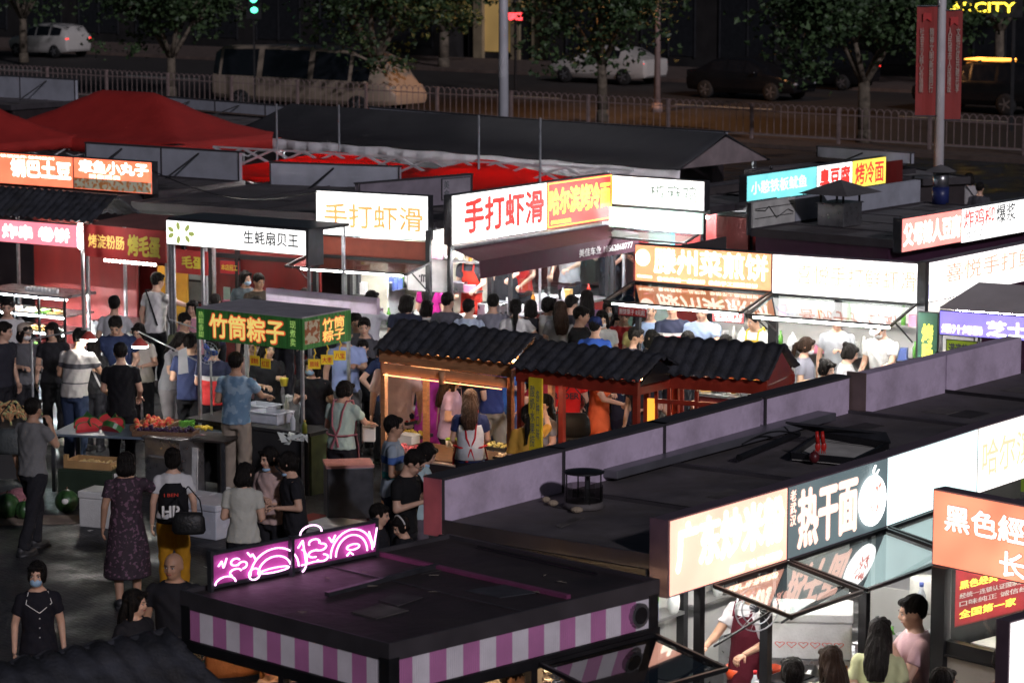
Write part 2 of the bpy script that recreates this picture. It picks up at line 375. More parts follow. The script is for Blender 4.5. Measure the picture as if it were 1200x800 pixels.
    if hair != 'bald':
        K = MB(); top_z = hz+.03
        if hair == 'buzz': K.ell((0, .024, hz+.04), (.079, .092, .084), 18, 12)
        else: K.ell((0, .024, hz+.042), (.087, .098, .096), 20, 12)
        if hair in ('short', 'buzz'): K.ell((0, .05, hz+.0), (.072, .056, .06), 14, 9); 
        if hair == 'short': K.ell((0, -.045, hz+.088), (.06, .045, .03), 12, 7)
        if hair in ('long', 'bob', 'pony', 'bun', 'clip'):
            for sx in (-1, 1): K.ell((sx*.06, .0, hz+.01), (.026, .07, .08), 10, 8); K.ell((sx*.035, -.058, hz+.085), (.045, .03, .028), 10, 7, 0)
            K.ell((0, .055, hz-.01), (.082, .062, .09), 14, 9)
        if hair == 'bob':
            K.ell((0, .05, hz-.06), (.092, .07, .09), 14, 9)
            for sx in (-1, 1): K.ell((sx*.068, .0, hz-.05), (.024, .055, .085), 10, 8)
        if hair == 'long':
            K.rings([(0, .1, hz-.36, .07, .03), (0, .1, hz-.25, .105, .045), (0, .08, hz-.1, .1, .06), (0, .055, hz, .085, .06)], 16)
            for sx in (-1, 1): K.tube((sx*.07, .0, hz+.03), (sx*.085, .0, hz-.2), .028, .022, 8)
        if hair == 'pony':
            K.tube((0, .1, hz+.03), (0, .15, hz-.02), .03, .035, 8); K.tube((0, .15, hz-.02), (0, .14, hz-.17), .036, .034, 10); K.tube((0, .14, hz-.17), (0.01, .12, hz-.34), .034, .012, 10)
        if hair in ('bun', 'clip'): K.ell((0, .1, hz+.085 if hair == 'bun' else hz+.02), (.045, .042, .042), 12, 8)
        K.v = [tuple(v) for v in deform(K.v, 0, hp)]
        wear(K, 'hair', hm_, .0095, .0038, True, 1, True)
    def deco(mb, name, m, smooth=True, hd=True):
        mb.v = [tuple(v) for v in (deform(mb.v, ln, hp) if hd else deform(mb.v, ln))]
        return mb.build(name, m, root, smooth)
    if mask:
        Mk = MB(); Mk.ell((0, -.055, hz-.045), (.057, .052, .047), 16, 10)
        for sx in (-1, 1): Mk.tube((sx*.05, -.06, hz-.03), (sx*.08, .02, hz), .003, .003, 5)
        deco(Mk, 'face_mask', MASK[mask])
    if mask is None and extra == 'chinmask':
        Mk = MB(); Mk.ell((0, -.05, hz-.1), (.05, .045, .022), 14, 8); deco(Mk, 'face_mask', MASK['b'])
    if glasses:
        G = MB()
        for sx in (-1, 1):
            G.path([(sx*(.032+.021*math.cos(a)), -.1+.004*abs(math.cos(a)), hz+.01+.015*math.sin(a)) for a in [2*PI*j/10 for j in range(11)]], .0022, 4); G.tube((sx*.053, -.095, hz+.015), (sx*.08, .01, hz+.012), .002, .002, 4)
        G.tube((-.011, -.1, hz+.014), (.011, -.1, hz+.014), .002, .002, 4); deco(G, 'glasses', mat('black spectacle frame', (.01, .01, .01), .3))
    if cap is not None:
        C = MB(); C.lathe((0, .02, 0), [(.094, hz+.035), (.096, hz+.07), (.085, hz+.115), (.05, hz+.142), (.005, hz+.15)], 18)
        C.slab([(.07*math.cos(a), -.06-.1*math.sin(a), hz+.05-.02*math.sin(a)) for a in [PI*j/8 for j in range(9)]], .006)
        deco(C, 'cap', cloth(cap))
    if band is not None:
        C = MB(); C.path([(.09*math.cos(a), .02, hz+.035+.105*math.sin(a)) for a in [PI*j/10 for j in range(11)]], .011, 6); deco(C, 'headband', cloth(band))
    if strap is not None:   # cross-body strap
        C = MB(); a0, b0 = (.12, 1.46), (-.16, .98)
        for yy, dd in ((-.135, -1), (.137, 1)):
            C.slab([(a0[0]-.014, yy*.75, a0[1]), (a0[0]+.014, yy*.75, a0[1]), (.0, yy, 1.25), (b0[0]+.02, yy*.98, b0[1]), (b0[0]-.01, yy*.98, b0[1]), (-.03, yy, 1.25)], .006, 0, (0, dd, 0))
        C.box(.1, .135, -.1, .11, 1.445, 1.455); deco(C, 'bag_strap', cloth(strap), False, False)
    if apron is not None:
        A = MB(); gg = .035
        def arc(z, rx, ry, a0, a1, n=9): return [(rx*math.sin(a0+(a1-a0)*j/(n-1)), -ry*math.cos(a0+(a1-a0)*j/(n-1)), z) for j in range(n)]
        rows = [arc(.62, .22, .19, -1.5, 1.5), arc(.9, hipw+gg+.02, .13+gg, -1.5, 1.5), arc(1.06, wst+gg+.02, .105+gg, -1.4, 1.4), arc(1.2, .15+gg, .115+gg, -.8, .8), arc(1.36, .12+gg, .1+gg, -.6, .6)]
        vs = sum(rows, []); A.add(vs, [(r*9+j, r*9+j+1, (r+1)*9+j+1, (r+1)*9+j) for r in range(4) for j in range(8)])
        n0 = len(vs); A.add([(x*.96, y*.96, z) for x, y, z in vs], [(r*9+j, (r+1)*9+j, (r+1)*9+j+1, r*9+j+1) for r in range(4) for j in range(8)])
        for sx in (-1, 1): A.path([(sx*.08, -.135, 1.35), (sx*.085, -.08, 1.455), (sx*.085, .07, 1.46), (sx*.07, .135, 1.34), (sx*.05, .15, 1.15), (0, .14, 1.04)], .012, 6)
        A.path([(-.2, 0, 1.05), (-.13, .11, 1.04), (0, .145, 1.03), (.13, .11, 1.04), (.2, 0, 1.05)], .012, 6)
        A.tube((0, .15, 1.03), (.05, .16, .88), .012, .016, 6); A.tube((0, .15, 1.03), (-.04, .16, .9), .012, .016, 6)
        deco(A, 'apron', cloth(apron), False, False)
    return root
# ------------------------------------------------------------ the setting behind the market
def paver():
    m, nt, b = _nt('grimy market paving'); N = nt.nodes; L = nt.links
    tc = N.new('ShaderNodeTexCoord'); mp = N.new('ShaderNodeMapping'); mp.inputs['Rotation'].default_value = (0, 0, R(53)); L.new(tc.outputs['Object'], mp.inputs[0])
    br = N.new('ShaderNodeTexBrick'); br.inputs['Scale'].default_value = 4; br.inputs['Color1'].default_value = (.05, .052, .058, 1); br.inputs['Color2'].default_value = (.036, .037, .042, 1); br.inputs['Mortar'].default_value = (.012, .012, .013, 1); br.inputs['Mortar Size'].default_value = .018
    L.new(mp.outputs[0], br.inputs['Vector'])
    n1 = N.new('ShaderNodeTexNoise'); n1.inputs['Scale'].default_value = 1.1; n1.inputs['Detail'].default_value = 8; L.new(mp.outputs[0], n1.inputs['Vector'])
    n2 = N.new('ShaderNodeTexNoise'); n2.inputs['Scale'].default_value = 22; n2.inputs['Detail'].default_value = 6; L.new(mp.outputs[0], n2.inputs['Vector'])
    mr = N.new('ShaderNodeMapRange'); mr.inputs[1].default_value = .42; mr.inputs[2].default_value = .62; L.new(n1.outputs[0], mr.inputs[0])
    mx = N.new('ShaderNodeMix'); mx.data_type = 'RGBA'; mx.blend_type = 'MULTIPLY'; mx.inputs[7].default_value = (.5, .48, .46, 1); L.new(mr.outputs[0], mx.inputs[0]); L.new(br.outputs[0], mx.inputs[6]); L.new(mx.outputs[2], b.inputs['Base Color'])
    r2 = N.new('ShaderNodeMapRange'); r2.inputs[1].default_value = .42; r2.inputs[2].default_value = .62; r2.inputs[3].default_value = .8; r2.inputs[4].default_value = .3; L.new(n1.outputs[0], r2.inputs[0]); L.new(r2.outputs[0], b.inputs['Roughness'])
    bp = N.new('ShaderNodeBump'); bp.inputs['Strength'].default_value = .6; bp.inputs['Distance'].default_value = .01; ad = N.new('ShaderNodeMath'); L.new(n2.outputs[0], ad.inputs[0]); L.new(br.outputs['Fac'], ad.inputs[1]); ad.operation = 'SUBTRACT'; L.new(ad.outputs[0], bp.inputs['Height']); L.new(bp.outputs[0], b.inputs['Normal'])
    return m
asph = paver()
roadm = mat('road asphalt', (.035, .03, .027), .8, 0, .25, 1.2, bump=.3, bscale=30)
pavem = mat('sidewalk brick', (.12, .085, .07), .85, 0, .3, 4, bump=.4, bscale=25)
dark = mat('black painted steel', (.014, .014, .016), .45, .2, .3, 6)
gunm = mat('dark grey steel', (.06, .062, .07), .4, .5, .25, 8)
steel = mat('brushed stainless steel', (.5, .5, .52), .3, .9, .15, 12, dirt=.2)
galv = mat('galvanised tube', (.42, .43, .45), .4, .6, .2, 14)
greyp = mat('grey sheet sign back', (.42, .44, .5), .5, .1, .12, 3, dirt=.25, bump=.2, bscale=6)
roofm = mat('dark roofing sheet', (.1, .09, .093), .7, 0, .5, 1.6, bump=.6, bscale=7, dirt=.75)
redw = mat('dark red cladding', (.2, .018, .016), .5, .1, .2, 4, bump=.25, bscale=14, dirt=.2, stretch=(1, 1, .3))
white = mat('white enamel panel', (.72, .71, .68), .45, 0, .08, 3, dirt=.2)
def struct(name, mb, m, smooth=False):
    return tag(mb.build(name, m, None, smooth), kind='structure')
g = MB(); g.add([(-400, -30, 0), (400, -30, 0), (400, 500, 0), (-400, 500, 0)], [(0, 1, 2, 3)]); struct('ground', g, asph)
# street runs up to the left behind the railing
fa = W(-60, 110, 0); fb = W(1200, 187, 0); fdir = Vector((fa.x-fb.x, fa.y-fb.y, 0)).normalized(); fn = Vector((-fdir.y, fdir.x, 0))
if fn.y < 0: fn = -fn
fang = math.atan2(-fdir.y, -fdir.x)      # local x runs to the right of the picture
def sl(a, b): return fb+fdir*a+fn*b        # a along the street to the left, b away
def strip(name, a0, a1, b0, b1, z, m, t=.1):
    q = MB(); q.slab([sl(a0, b0)+Vector((0, 0, z)), sl(a1, b0)+Vector((0, 0, z)), sl(a1, b1)+Vector((0, 0, z)), sl(a0, b1)+Vector((0, 0, z))], t); struct(name, q, m)
strip('sidewalk', -30, 130, -1.2, 1.3, .12, pavem, .2)
strip('road', -60, 200, 1.6, 22, .012, roadm, .05)
strip('kerb', -30, 130, 1.3, 1.6, .14, mat('kerb stone', (.3, .29, .27), .8), .2)
strip('far_sidewalk', -60, 200, 22, 29, .13, pavem, .2)
for k in range(14): 
    strip('lane_marking', -20+k*9, -16+k*9, 11.6, 11.75, .02, mat('road paint', (.55, .55, .5), .7), .006)
# ---- railing
def railing():
    t = thing('street_railing', 'long pale metal railing with arched pickets along the street', 'railing', sl(0, 0)+Vector((0, 0, .12)), fang)
    wm = mat('weathered pale pink railing paint', (.27, .2, .19), .55, 0, .2, 8, dirt=.3)
    L = 3.0; n = 32; h = 1.05
    for i in range(-3, n):
        x1 = -i*L-.06; x0 = x1-L+.12; q = MB()
        q.box(x0, x1, -.015, .015, .14, .18); q.box(x0, x1, -.015, .015, .82, .85)
        m = 12; st = (x1-x0)/m
        for j in range(m+1):
            x = x0+j*st; q.tube((x, 0, .14), (x, 0, .92), .012, n=5)
            if j % 2 == 0 and j < m or j % 2 == 1 and j < m: 
                q.path([(x+st/2-st/2*math.cos(a), 0, .92+st*.55*math.sin(a)) for a in [PI*u/5 for u in range(6)]], .012, 5)
        q.build('railing_panel', wm, t)
        p = MB(); p.box(-i*L-.04, -i*L+.04, -.04, .04, -.02, 1.02); p.box(-i*L-.05, -i*L+.05, -.05, .05, 1.02, 1.05); p.build('post', wm, t)
railing()
# ---- buildings beyond the road
def facade(name, label, a0, a1, b, h, m, extra=None, dep=8):
    t = thing(name, label, 'building', sl(a1, b), fang); q = MB(); w = a1-a0; q.box(0, w, 0, dep, 0, h); q.build('wall', m, t)
    if extra: extra(t, w)
    return t
bd = mat('dark stone facade', (.02, .018, .018), .7, 0, .3, 1.5, bump=.3, bscale=4)
bw = mat('warm stone facade', (.3, .24, .15), .7, 0, .2, 2)
def shopwin(t, w):
    for k in range(int(w//4)):
        q = MB(); x = 1+k*4; q.box(x, x+2.8, -.04, -.01, .5, 3); wo = q.build('window', mat('unlit shop glass', (.02, .022, .026), .1, 0), t)
        q = MB()
        for xx in (x, x+1.4, x+2.75): q.box(xx, xx+.06, -.08, -.04, .45, 3.05)
        q.build('frame', gunm, wo)
def entr(t, w):
    q = MB(); q.box(.5, w-.5, -.05, -.02, .3, 3.4); q.build('lit_lobby', glow('dim lobby glow', (.85, .55, .18), .1, .5, scale=.5), t)
    for x in (.5, 2.6, 4.2, w-1): q = MB(); q.box(x, x+.5, -.25, -.05, 0, 3.6); q.build('pillar', bw, t)
    q = MB(); q.box(3.05, 3.9, -.12, -.06, 0, 2.3); q.build('door', dark, t)
facade('shop_building', 'dark low shop building across the road, left half', 45.5, 170, 30, 9, bd, shopwin)
facade('lit_entrance_building', 'building with a dim yellow lit entrance between pillars across the road', 40.2, 45, 31, 9, bd, entr)
facade('shopping_mall', 'dark mall facade under yellow ARCITY letters at the top right', -40, 39.7, 30, 12, bd, shopwin)
# letters on the mall
def pt(px, py, d): 
    """point at pixel and distance d along the view's y axis"""
    dx = (px-600)/F; u = (400-py)/F; dy = math.cos(PITCH)+u*math.sin(PITCH); t = d/dy
    return Vector((dx*t, d, H+(-math.sin(PITCH)+u*math.cos(PITCH))*t))
a = pt(1098, 7, 92); s = thing('mall_sign', 'glowing yellow ARCITY letters above the dark mall', 'sign', (a.x, a.y, 0), R(-6))
q = MB(); q.box(-.2, 2.6, .05, .2, a.z-.35, a.z+.3); 
for x in (.1, 2.3): q.box(x, x+.1, .06, .16, 0, a.z-.35)
q.build('backing', dark, s)
text('★ARCITY', (-.15, a.z-.2, 2.35, a.z+.16), -.02, glow('yellow letters', (1, .75, .05), 3), s, .02)
# green and red lit signs far away
a = pt(297, 5, 100); s = thing('green_street_sign', 'small bright green vertical lit sign at the top edge between trees', 'sign', (a.x, a.y, 0), 0)
q = MB(); q.box(-.25, .25, .05, .2, a.z-.5, a.z+.6); q.box(-.03, .03, .06, .12, 0, a.z-.5); q.build('backing', dark, s)
q = MB(); q.ell((0, .03, a.z+.2), (.13, .02, .16)); q.ell((.02, .03, a.z-.2), (.12, .02, .1)); q.ell((-.08, .03, a.z+.42), (.06, .02, .05)); q.build('green_light', glow('green light', (.1, 1, .5), 3), s)
a = pt(604, 20, 108); s = thing('red_led_sign', 'little red LED display on a thin post before the yellow entrance', 'sign', (a.x, a.y, 0), 0)
q = MB(); q.box(-.25, .25, 0, .12, a.z-.12, a.z+.14); q.build('display', glow('red LED', (1, .05, .06), 2.5, .5, scale=20), s)
q = MB(); q.tube((0, .06, 0), (0, .06, a.z+.5), .05); q.ell((0, .06, a.z+.5), (.1, .1, .16)); q.build('post', dark, s)
# ---- trees
bark = mat('mottled plane bark', (.14, .115, .085), .9, 0, .45, 5, bump=.8, bscale=18)
leafm = [mat('plane leaf dark', (.03, .06, .022), .6, 0, .4, 2), mat('plane leaf', (.055, .1, .035), .55, 0, .4, 2)]
def tree(label, px, py, th, cr, seed, tilt=0, n=2600, sz=.17):
    """crown cr=(radius, height above fork)"""
    rd = random.Random(seed); p = W(px, py, .0); t = thing('plane_tree', label, 'tree', (p.x, p.y, .1), seed, 'plane trees along the street')
    T = MB(); r0 = .17*cr/2.6
    T.tube((0, 0, 0), (0, 0, .4), r0*1.25, r0, 10); T.tube((0, 0, .4), (.03, 0, th), r0, r0*.82, 10)
    tips = []
    for k in range(5):
        a = k*2*PI/5+rd.random(); l = rd.uniform(1.2, 1.9)*cr/2.6; d = Vector((math.cos(a)*.62, math.sin(a)*.62, 1.0)).normalized()
        m = Vector((.03, 0, th-.1))+d*l; T.tube((.03, 0, th-.12), m, r0*.55, r0*.33, 7)
        for j in range(4):
            b = a+rd.uniform(-1, 1); d2 = Vector((math.cos(b)*rd.uniform(.5, 1), math.sin(b)*rd.uniform(.5, 1), rd.uniform(.1, 1.1))).normalized()
            e = m+d2*rd.uniform(.9, 1.6)*cr/2.6; T.tube(m, e, r0*.3, r0*.1, 6); tips += [e, m.lerp(e, .6)]
            for _ in range(2):
                e2 = e+Vector((rd.uniform(-1, 1), rd.uniform(-1, 1), rd.uniform(-.7, .7)))*.8; T.tube(e, e2, r0*.1, r0*.04, 5); tips.append(e2)
    T.build('trunk', bark, t, True)
    C = MB(); 
    cl = [(tp, rd.uniform(.3, .75)*cr/2.6) for tp in tips]+[(Vector((rd.gauss(0, cr*.42), rd.gauss(0, cr*.42), th+cr*.8+rd.gauss(0, cr*.42))), rd.uniform(.3, .75)) for _ in range(44)]
    for i in range(n):
        c, rr = rd.choice(cl); p = c+Vector((rd.gauss(0, 1), rd.gauss(0, 1), rd.gauss(0, .75)))*rr*.62
        if p.z < th-.35: continue
        s = sz*rd.uniform(.6, 1.3); a = Vector((rd.gauss(0, 1), rd.gauss(0, 1), rd.gauss(0, .5))).normalized(); b = a.orthogonal().normalized(); u = rd.random()*6; b = (b*math.cos(u)+a.cross(b)*math.sin(u))
        nn = a.cross(b)*.18*s
        C.add([p-a*s*.5, p-a*s*.1+b*s*.45-nn, p+a*s*.15+b*s*.2, p+a*s*.55, p+a*s*.15-b*s*.2, p-a*s*.1-b*s*.45-nn], [(0, 1, 2, 3), (0, 3, 4, 5)], 0 if rd.random() < .5 else 1)
    C.build('crown', leafm, t)
tree('street tree with twin pale limbs above the left railing', 201, 118, 1.45, 2.6, 1, n=4200, sz=.2)
tree('street tree in front of the yellow van with a leafy low crown', 440, 134, 1.7, 3.3, 2, n=6500, sz=.2)
tree('stout street tree partly hiding the white sedan', 706, 147, 1.85, 2.6, 3, n=4200, sz=.2)
tree('large street tree standing right of the dark parked cars', 1012, 172, 1.8, 3.0, 4, n=6000, sz=.2)
tree('dim tree at the top left corner behind the white hatchback', 28, 76, 1.9, 2.8, 5, n=3000, sz=.22)
tree('dark tree in the far background left of the lamp post', 520, 82, 1.5, 3.4, 6, n=3500, sz=.24)
tree('shadowy tree at the top right edge behind the banners', 1170, 110, 2.2, 3, 8, n=3000, sz=.22)
# ---- vehicles
tyre = mat('tyre rubber', (.018, .018, .018), .8); rim = mat('alloy rim', (.4, .4, .42), .35, .8); cglass = mat('car window glass', (.012, .013, .016), .06, 0, spec=.8)
tail = glow('red tail lamp', (1, .04, .03), 1.6, .3); ambl = glow('amber lamp', (1, .35, .05), 4, .3)
def car(name, label, cat, p, ang, kind, paint, group=None, lit=True, ln=None):
    t = thing(name, label, cat, (p.x, p.y, .02), ang, group)
    # x forward; stations: (x, low z, belt z, top z, half width, roof half width)
    P = {'sedan': [(-2.35, .38, .85, .85, .68), (-2.25, .3, .98, .98, .8), (-1.75, .26, 1.02, 1.06, .87), (-1.2, .22, .98, 1.36, .9), (-.5, .22, .95, 1.45, .91), (.25, .22, .93, 1.43, .91), (.85, .22, .92, 1.12, .9), (1.1, .24, .92, .96, .9), (1.8, .26, .82, .84, .86), (2.25, .3, .66, .66, .74), (2.36, .36, .55, .55, .6)],
         'hatch': [(-1.95, .4, .8, .8, .68), (-1.88, .3, 1.0, 1.12, .78), (-1.6, .26, .98, 1.38, .84), (-.9, .22, .96, 1.47, .86), (0, .22, .94, 1.48, .86), (.6, .22, .93, 1.3, .86), (1.0, .24, .92, 1.0, .84), (1.55, .26, .84, .86, .8), (1.9, .32, .7, .7, .7), (2.0, .38, .58, .58, .55)],
         'suv': [(-2.3, .45, .9, .9, .75), (-2.25, .35, 1.1, 1.3, .85), (-2.0, .3, 1.1, 1.62, .9), (-1.0, .28, 1.07, 1.72, .92), (0, .28, 1.05, 1.72, .92), (.5, .28, 1.04, 1.6, .92), (1.1, .3, 1.04, 1.1, .9), (1.9, .34, .98, 1.0, .87), (2.25, .38, .8, .8, .76), (2.35, .44, .66, .66, .6)],
         'van': [(-3.45, .45, 1.0, 1.0, .8), (-3.4, .35, 1.25, 2.2, .95), (-3.1, .32, 1.2, 2.42, 1.02), (-1.5, .3, 1.2, 2.5, 1.04), (.5, .3, 1.2, 2.5, 1.04), (2.0, .3, 1.2, 2.42, 1.03), (2.7, .32, 1.2, 2.1, 1.0), (3.3, .36, 1.1, 1.2, .95), (3.55, .4, .8, .8, .8)]}[kind]
    Bm = MB(); Gm = MB(); rows = []
    for x, zl, zb, zt, w in P:
        cab = zt-zb > .08
        wr = w*(.74 if cab else .9)
        rows.append([(x, w*.88, zl), (x, w, zl+.18), (x, w, zb-.08), (x, w*.97, zb), (x, wr+.03 if cab else w*.9, zt-.05 if cab else zb+(zt-zb)*.5), (x, wr-.06, zt), (x, 0, zt+.02)])
    def mir(r): return r+[(x, -y, z) for x, y, z in reversed(r[:-1])]
    rows = [mir(r) for r in rows]; n = 13
    vs = sum(rows, []); fs = []
    for i in range(len(rows)-1):
        for j in range(n-1): fs.append((i*n+j, i*n+j+1, (i+1)*n+j+1, (i+1)*n+j))
        fs.append((i*n+n-1, i*n, (i+1)*n, (i+1)*n+n-1))
    fs += [tuple(range(n-1, -1, -1)), tuple(range((len(rows)-1)*n, len(rows)*n))]
    Bm.add(vs, fs); b = Bm.build('body', paint, t, True, .02)
    ws = []
    for i in range(len(P)-1):   # glass panes over the cabin faces
        if min(P[i][3]-P[i][2], P[i+1][3]-P[i+1][2]) < -.0: continue
        c0, c1 = P[i][3]-P[i][2] > .2, P[i+1][3]-P[i+1][2] > .2
        for sgn in (0, 1):
            if c0 and c1:
                j = 3 if not sgn else 8
                q = [Vector(rows[i][j]), Vector(rows[i][j+1]), Vector(rows[i+1][j+1]), Vector(rows[i+1][j])]
                c = sum(q, Vector())/4; nn = Vector((0, 1 if not sgn else -1, .25)).normalized()*.008
                G1 = MB(); G1.slab([c+(v-c)*.88+nn for v in q], .012, 0, -nn.normalized()); G1.build('side_window', cglass, t)
        if c0 != c1:
            hi, lo = (i, i+1) if c0 else (i+1, i)
            q = [Vector(rows[hi][5]), Vector(rows[hi][7]), Vector(rows[lo][8]), Vector(rows[lo][4])]
            c = sum(q, Vector())/4; nn = Vector((1 if c0 else -1, 0, 1)).normalized()*.012
            G1 = MB(); G1.slab([c+(v-c)*.86+nn for v in q], .012, 0, -nn.normalized()); G1.build('windscreen' if c0 else 'rear_window', cglass, t)
    wb = {'sedan': (1.42, -1.38, .32), 'hatch': (1.25, -1.22, .3), 'suv': (1.4, -1.4, .36), 'van': (2.3, -2.2, .36)}[kind]
    hw = P[4][4]
    for x in wb[:2]:
        for sy in (-1, 1):
            w_ = thing('wheel', None, None, (x, sy*(hw-.08), wb[2])); w_.parent = t
            q = MB(); q.lathe((0, 0, 0), [(wb[2]*.6, -.1), (wb[2]*.96, -.1), (wb[2], -.06), (wb[2], .06), (wb[2]*.96, .1), (wb[2]*.6, .1)], 20); ty = q.build('tyre', tyre, w_, True); ty.rotation_euler = (PI/2, 0, 0)
            q = MB(); q.lathe((0, 0, 0), [(wb[2]*.62, -.08), (wb[2]*.62, .08)], 20)
            for k in range(5): a = k*2*PI/5; q.bar((0, 0, -sy*.1), (wb[2]*.6*math.cos(a), wb[2]*.6*math.sin(a), -sy*.1), .05, .02)
            rm = q.build('rim', rim, w_); rm.rotation_euler = (PI/2, 0, 0)
    zr = P[1][2]-.14
    for sy in (-1, 1):
        q = MB(); q.ell((P[1][0]+.02, sy*P[1][4]*.83, zr), (.08, .14, .07)); q.build('tail_lamp', tail if lit else mat('unlit tail lamp', (.25, .02, .02), .3), t, True)
        q = MB(); q.ell((P[-2][0]-.02, sy*P[-2][4]*.8, P[-2][2]-.06), (.1, .13, .06)); q.build('headlamp', mat('headlamp lens', (.4, .42, .45), .1), t, True)
        q = MB(); q.ell((P[-5 if kind != 'van' else -3][0]-.05, sy*(hw+.09), P[5][2]+.05), (.07, .09, .06)); q.build('wing_mirror', paint, t, True)
    return t
dirL = math.atan2(fdir.y, fdir.x)   # heading up-left along the street
wp = mat('white car paint', (.62, .6, .56), .25, .1, .04, 2, spec=.7); bp_ = mat('black car paint', (.012, .013, .016), .2, .3, .1, 2, spec=.7); vp = mat('cream van paint', (.36, .29, .22), .35, 0, .06, 2)
G_ = 'cars on the street behind the railing'
car('parked_car', 'white hatchback at the far left beyond the railing', 'car', W(58, 67, 0), dirL, 'hatch', wp, G_)
car('parked_car', 'white sedan with glowing red tail lamp behind the stout tree', 'car', W(712, 98, 0), dirL, 'sedan', wp, G_)
car('minibus', 'cream yellow minibus parked behind the railing and tree', 'van', W(372, 128, 0), dirL+PI, 'van', vp).scale = (1.18, 1, .84)
car('parked_car', 'black car left of the large tree, wheels behind the railing', 'car', W(880, 116, 0), dirL+PI, 'sedan', bp_, G_, False)
car('parked_car', 'small dark car half hidden behind the trunk of the large tree', 'car', W(968, 104, 0), dirL, 'hatch', bp_, G_)
s = car('taxi', 'black taxi with amber roof strip at the right edge beyond the railing', 'car', W(1150, 132, 0), dirL, 'suv', bp_)
q = MB(); q.box(-1.0, .4, -.5, .5, 1.75, 1.79); q.build('roof_light_strip', ambl, s)
#car('parked_car', 'dark car between the minibus and the white sedan', 'car', W(590, 92, 0), dirL, 'sedan', bp_, G_, True)
# ---- lamp posts
def lamp(label, px, d, r, hgt, m, col, energy, arm, py=0, br=2.0, group='lamp posts'):
    p = pt(px, py, d); t = thing('lamp_post', label, 'lamp post', (p.x, p.y, 0), 0, group)
    q = MB(); q.tube((0, 0, 0), (0, 0, .3), r*1.8, r*1.5, 14); q.tube((0, 0, .3), (0, 0, hgt), r, r*.6, 14); q.build('pole', m, t, True)
    q = MB(); q.tube((0, 0, hgt-.1), (arm[0], arm[1], hgt+.4), .05, .04, 8); q.build('arm', m, t, True)
    a = Vector((arm[0], arm[1], hgt+.38)); q = MB(); q.box(a.x-.35, a.x+.35, a.y-.15, a.y+.15, a.z, a.z+.12); hd = q.build('lamp_head', gunm, t)
    q = MB(); q.box(a.x-.3, a.x+.3, a.y-.12, a.y+.12, a.z-.03, a.z-.003); q.build('lamp_lens', glow(label[:12]+' lens', col, br), hd)
    l = bpy.data.lights.new('lamp', 'SPOT'); l.energy = energy; l.color = col; l.shadow_soft_size = .25; l.spot_size = R(150); l.spot_blend = .6
    lo = bpy.data.objects.new('street_light_source', l); COL.objects.link(lo); lo.parent = t; lo.location = (a.x, a.y, a.z-.1)
    return t
lamp('thick silver post rising behind the long black canopy', 590, 62, .12, 9.5, mat('silver post', (.6, .61, .66), .4, .15, .1, 3), (.9, .85, .9), 300, (.5, 1.8))
lb = lamp('white painted lamp post carrying two red banners', 1104, 50, .095, 9.5, mat('white post paint', (.62, .6, .62), .5, 0, .1, 3, dirt=.2), (.85, .9, 1), 350, (.3, 1.2))
lamp('slim pinkish post on the far side of the road above the sedan', 771, 100, .11, 8, mat('pinkish post', (.4, .3, .28), .6), (1, .45, .16), 1700, (-1, -2))
# banners hanging from the white post
bann = mat('faded red banner', (.33, .045, .04), .75, 0, .2, 1.5, bump=.3, bscale=4); bwt = mat('pale banner print', (.5, .4, .34), .8)
for (x0, x1, lab, txt1, an, dz) in ((-.42, -.08, 'red vertical banner on the left side of the white lamp post', '社会主义核心价值观\n精神文明新城同行', 0, 0), (.06, .36, 'red vertical banner on the right side of the white lamp post', '人民城市人民建设\n文明社区共建共享', R(14), .07)):
    a0 = pt(1104, 8, 50); a1 = pt(1104, 135, 50); t = thing('banner', lab, 'banner', (lb.location.x, lb.location.y-.05, 0), an, 'banners on the white post')
    q = MB(); nx = 6; 
    for i in range(nx):
        u0, u1 = i/nx, (i+1)/nx; xa, xb = x0+(x1-x0)*u0, x0+(x1-x0)*u1; ya, yb = .02*math.sin(u0*5), .02*math.sin(u1*5)
        q.slab([(xa, ya, a0.z-dz), (xb, yb, a0.z-dz), (xb, yb, a1.z-dz), (xa, ya, a1.z-dz)], .006, 0, (0, 1, 0))
    q.build('cloth', bann, t)
    for z in (a0.z-dz+.01, a1.z-dz-.01): q = MB(); q.tube((x0, 0, z), (0, 0, z), .012); q.tube((x1, 0, z), (0, 0, z), .012); q.build('rod', gunm, t)
    c = (x0+x1)/2; w_ = (x1-x0)*.24
    for s_, tx in ((-1, txt1.split('\n')[0]), (1, txt1.split('\n')[1])): text('\n'.join(tx), (c+s_*w_-.035, a1.z+.38, c+s_*w_+.035, a0.z-.35), -.03, bwt, t, .01, line=.9)
    q = MB(); q.slab([(c-.07, -.026, a0.z-.1-dz), (c+.07, -.026, a0.z-.1-dz), (c+.07, -.026, a0.z-.25-dz), (c, -.026, a0.z-.2-dz), (c-.07, -.026, a0.z-.25-dz)], .004, 0, (0, 1, 0)); q.build('emblem', mat('bright red emblem', (.5, .03, .03), .6), t)
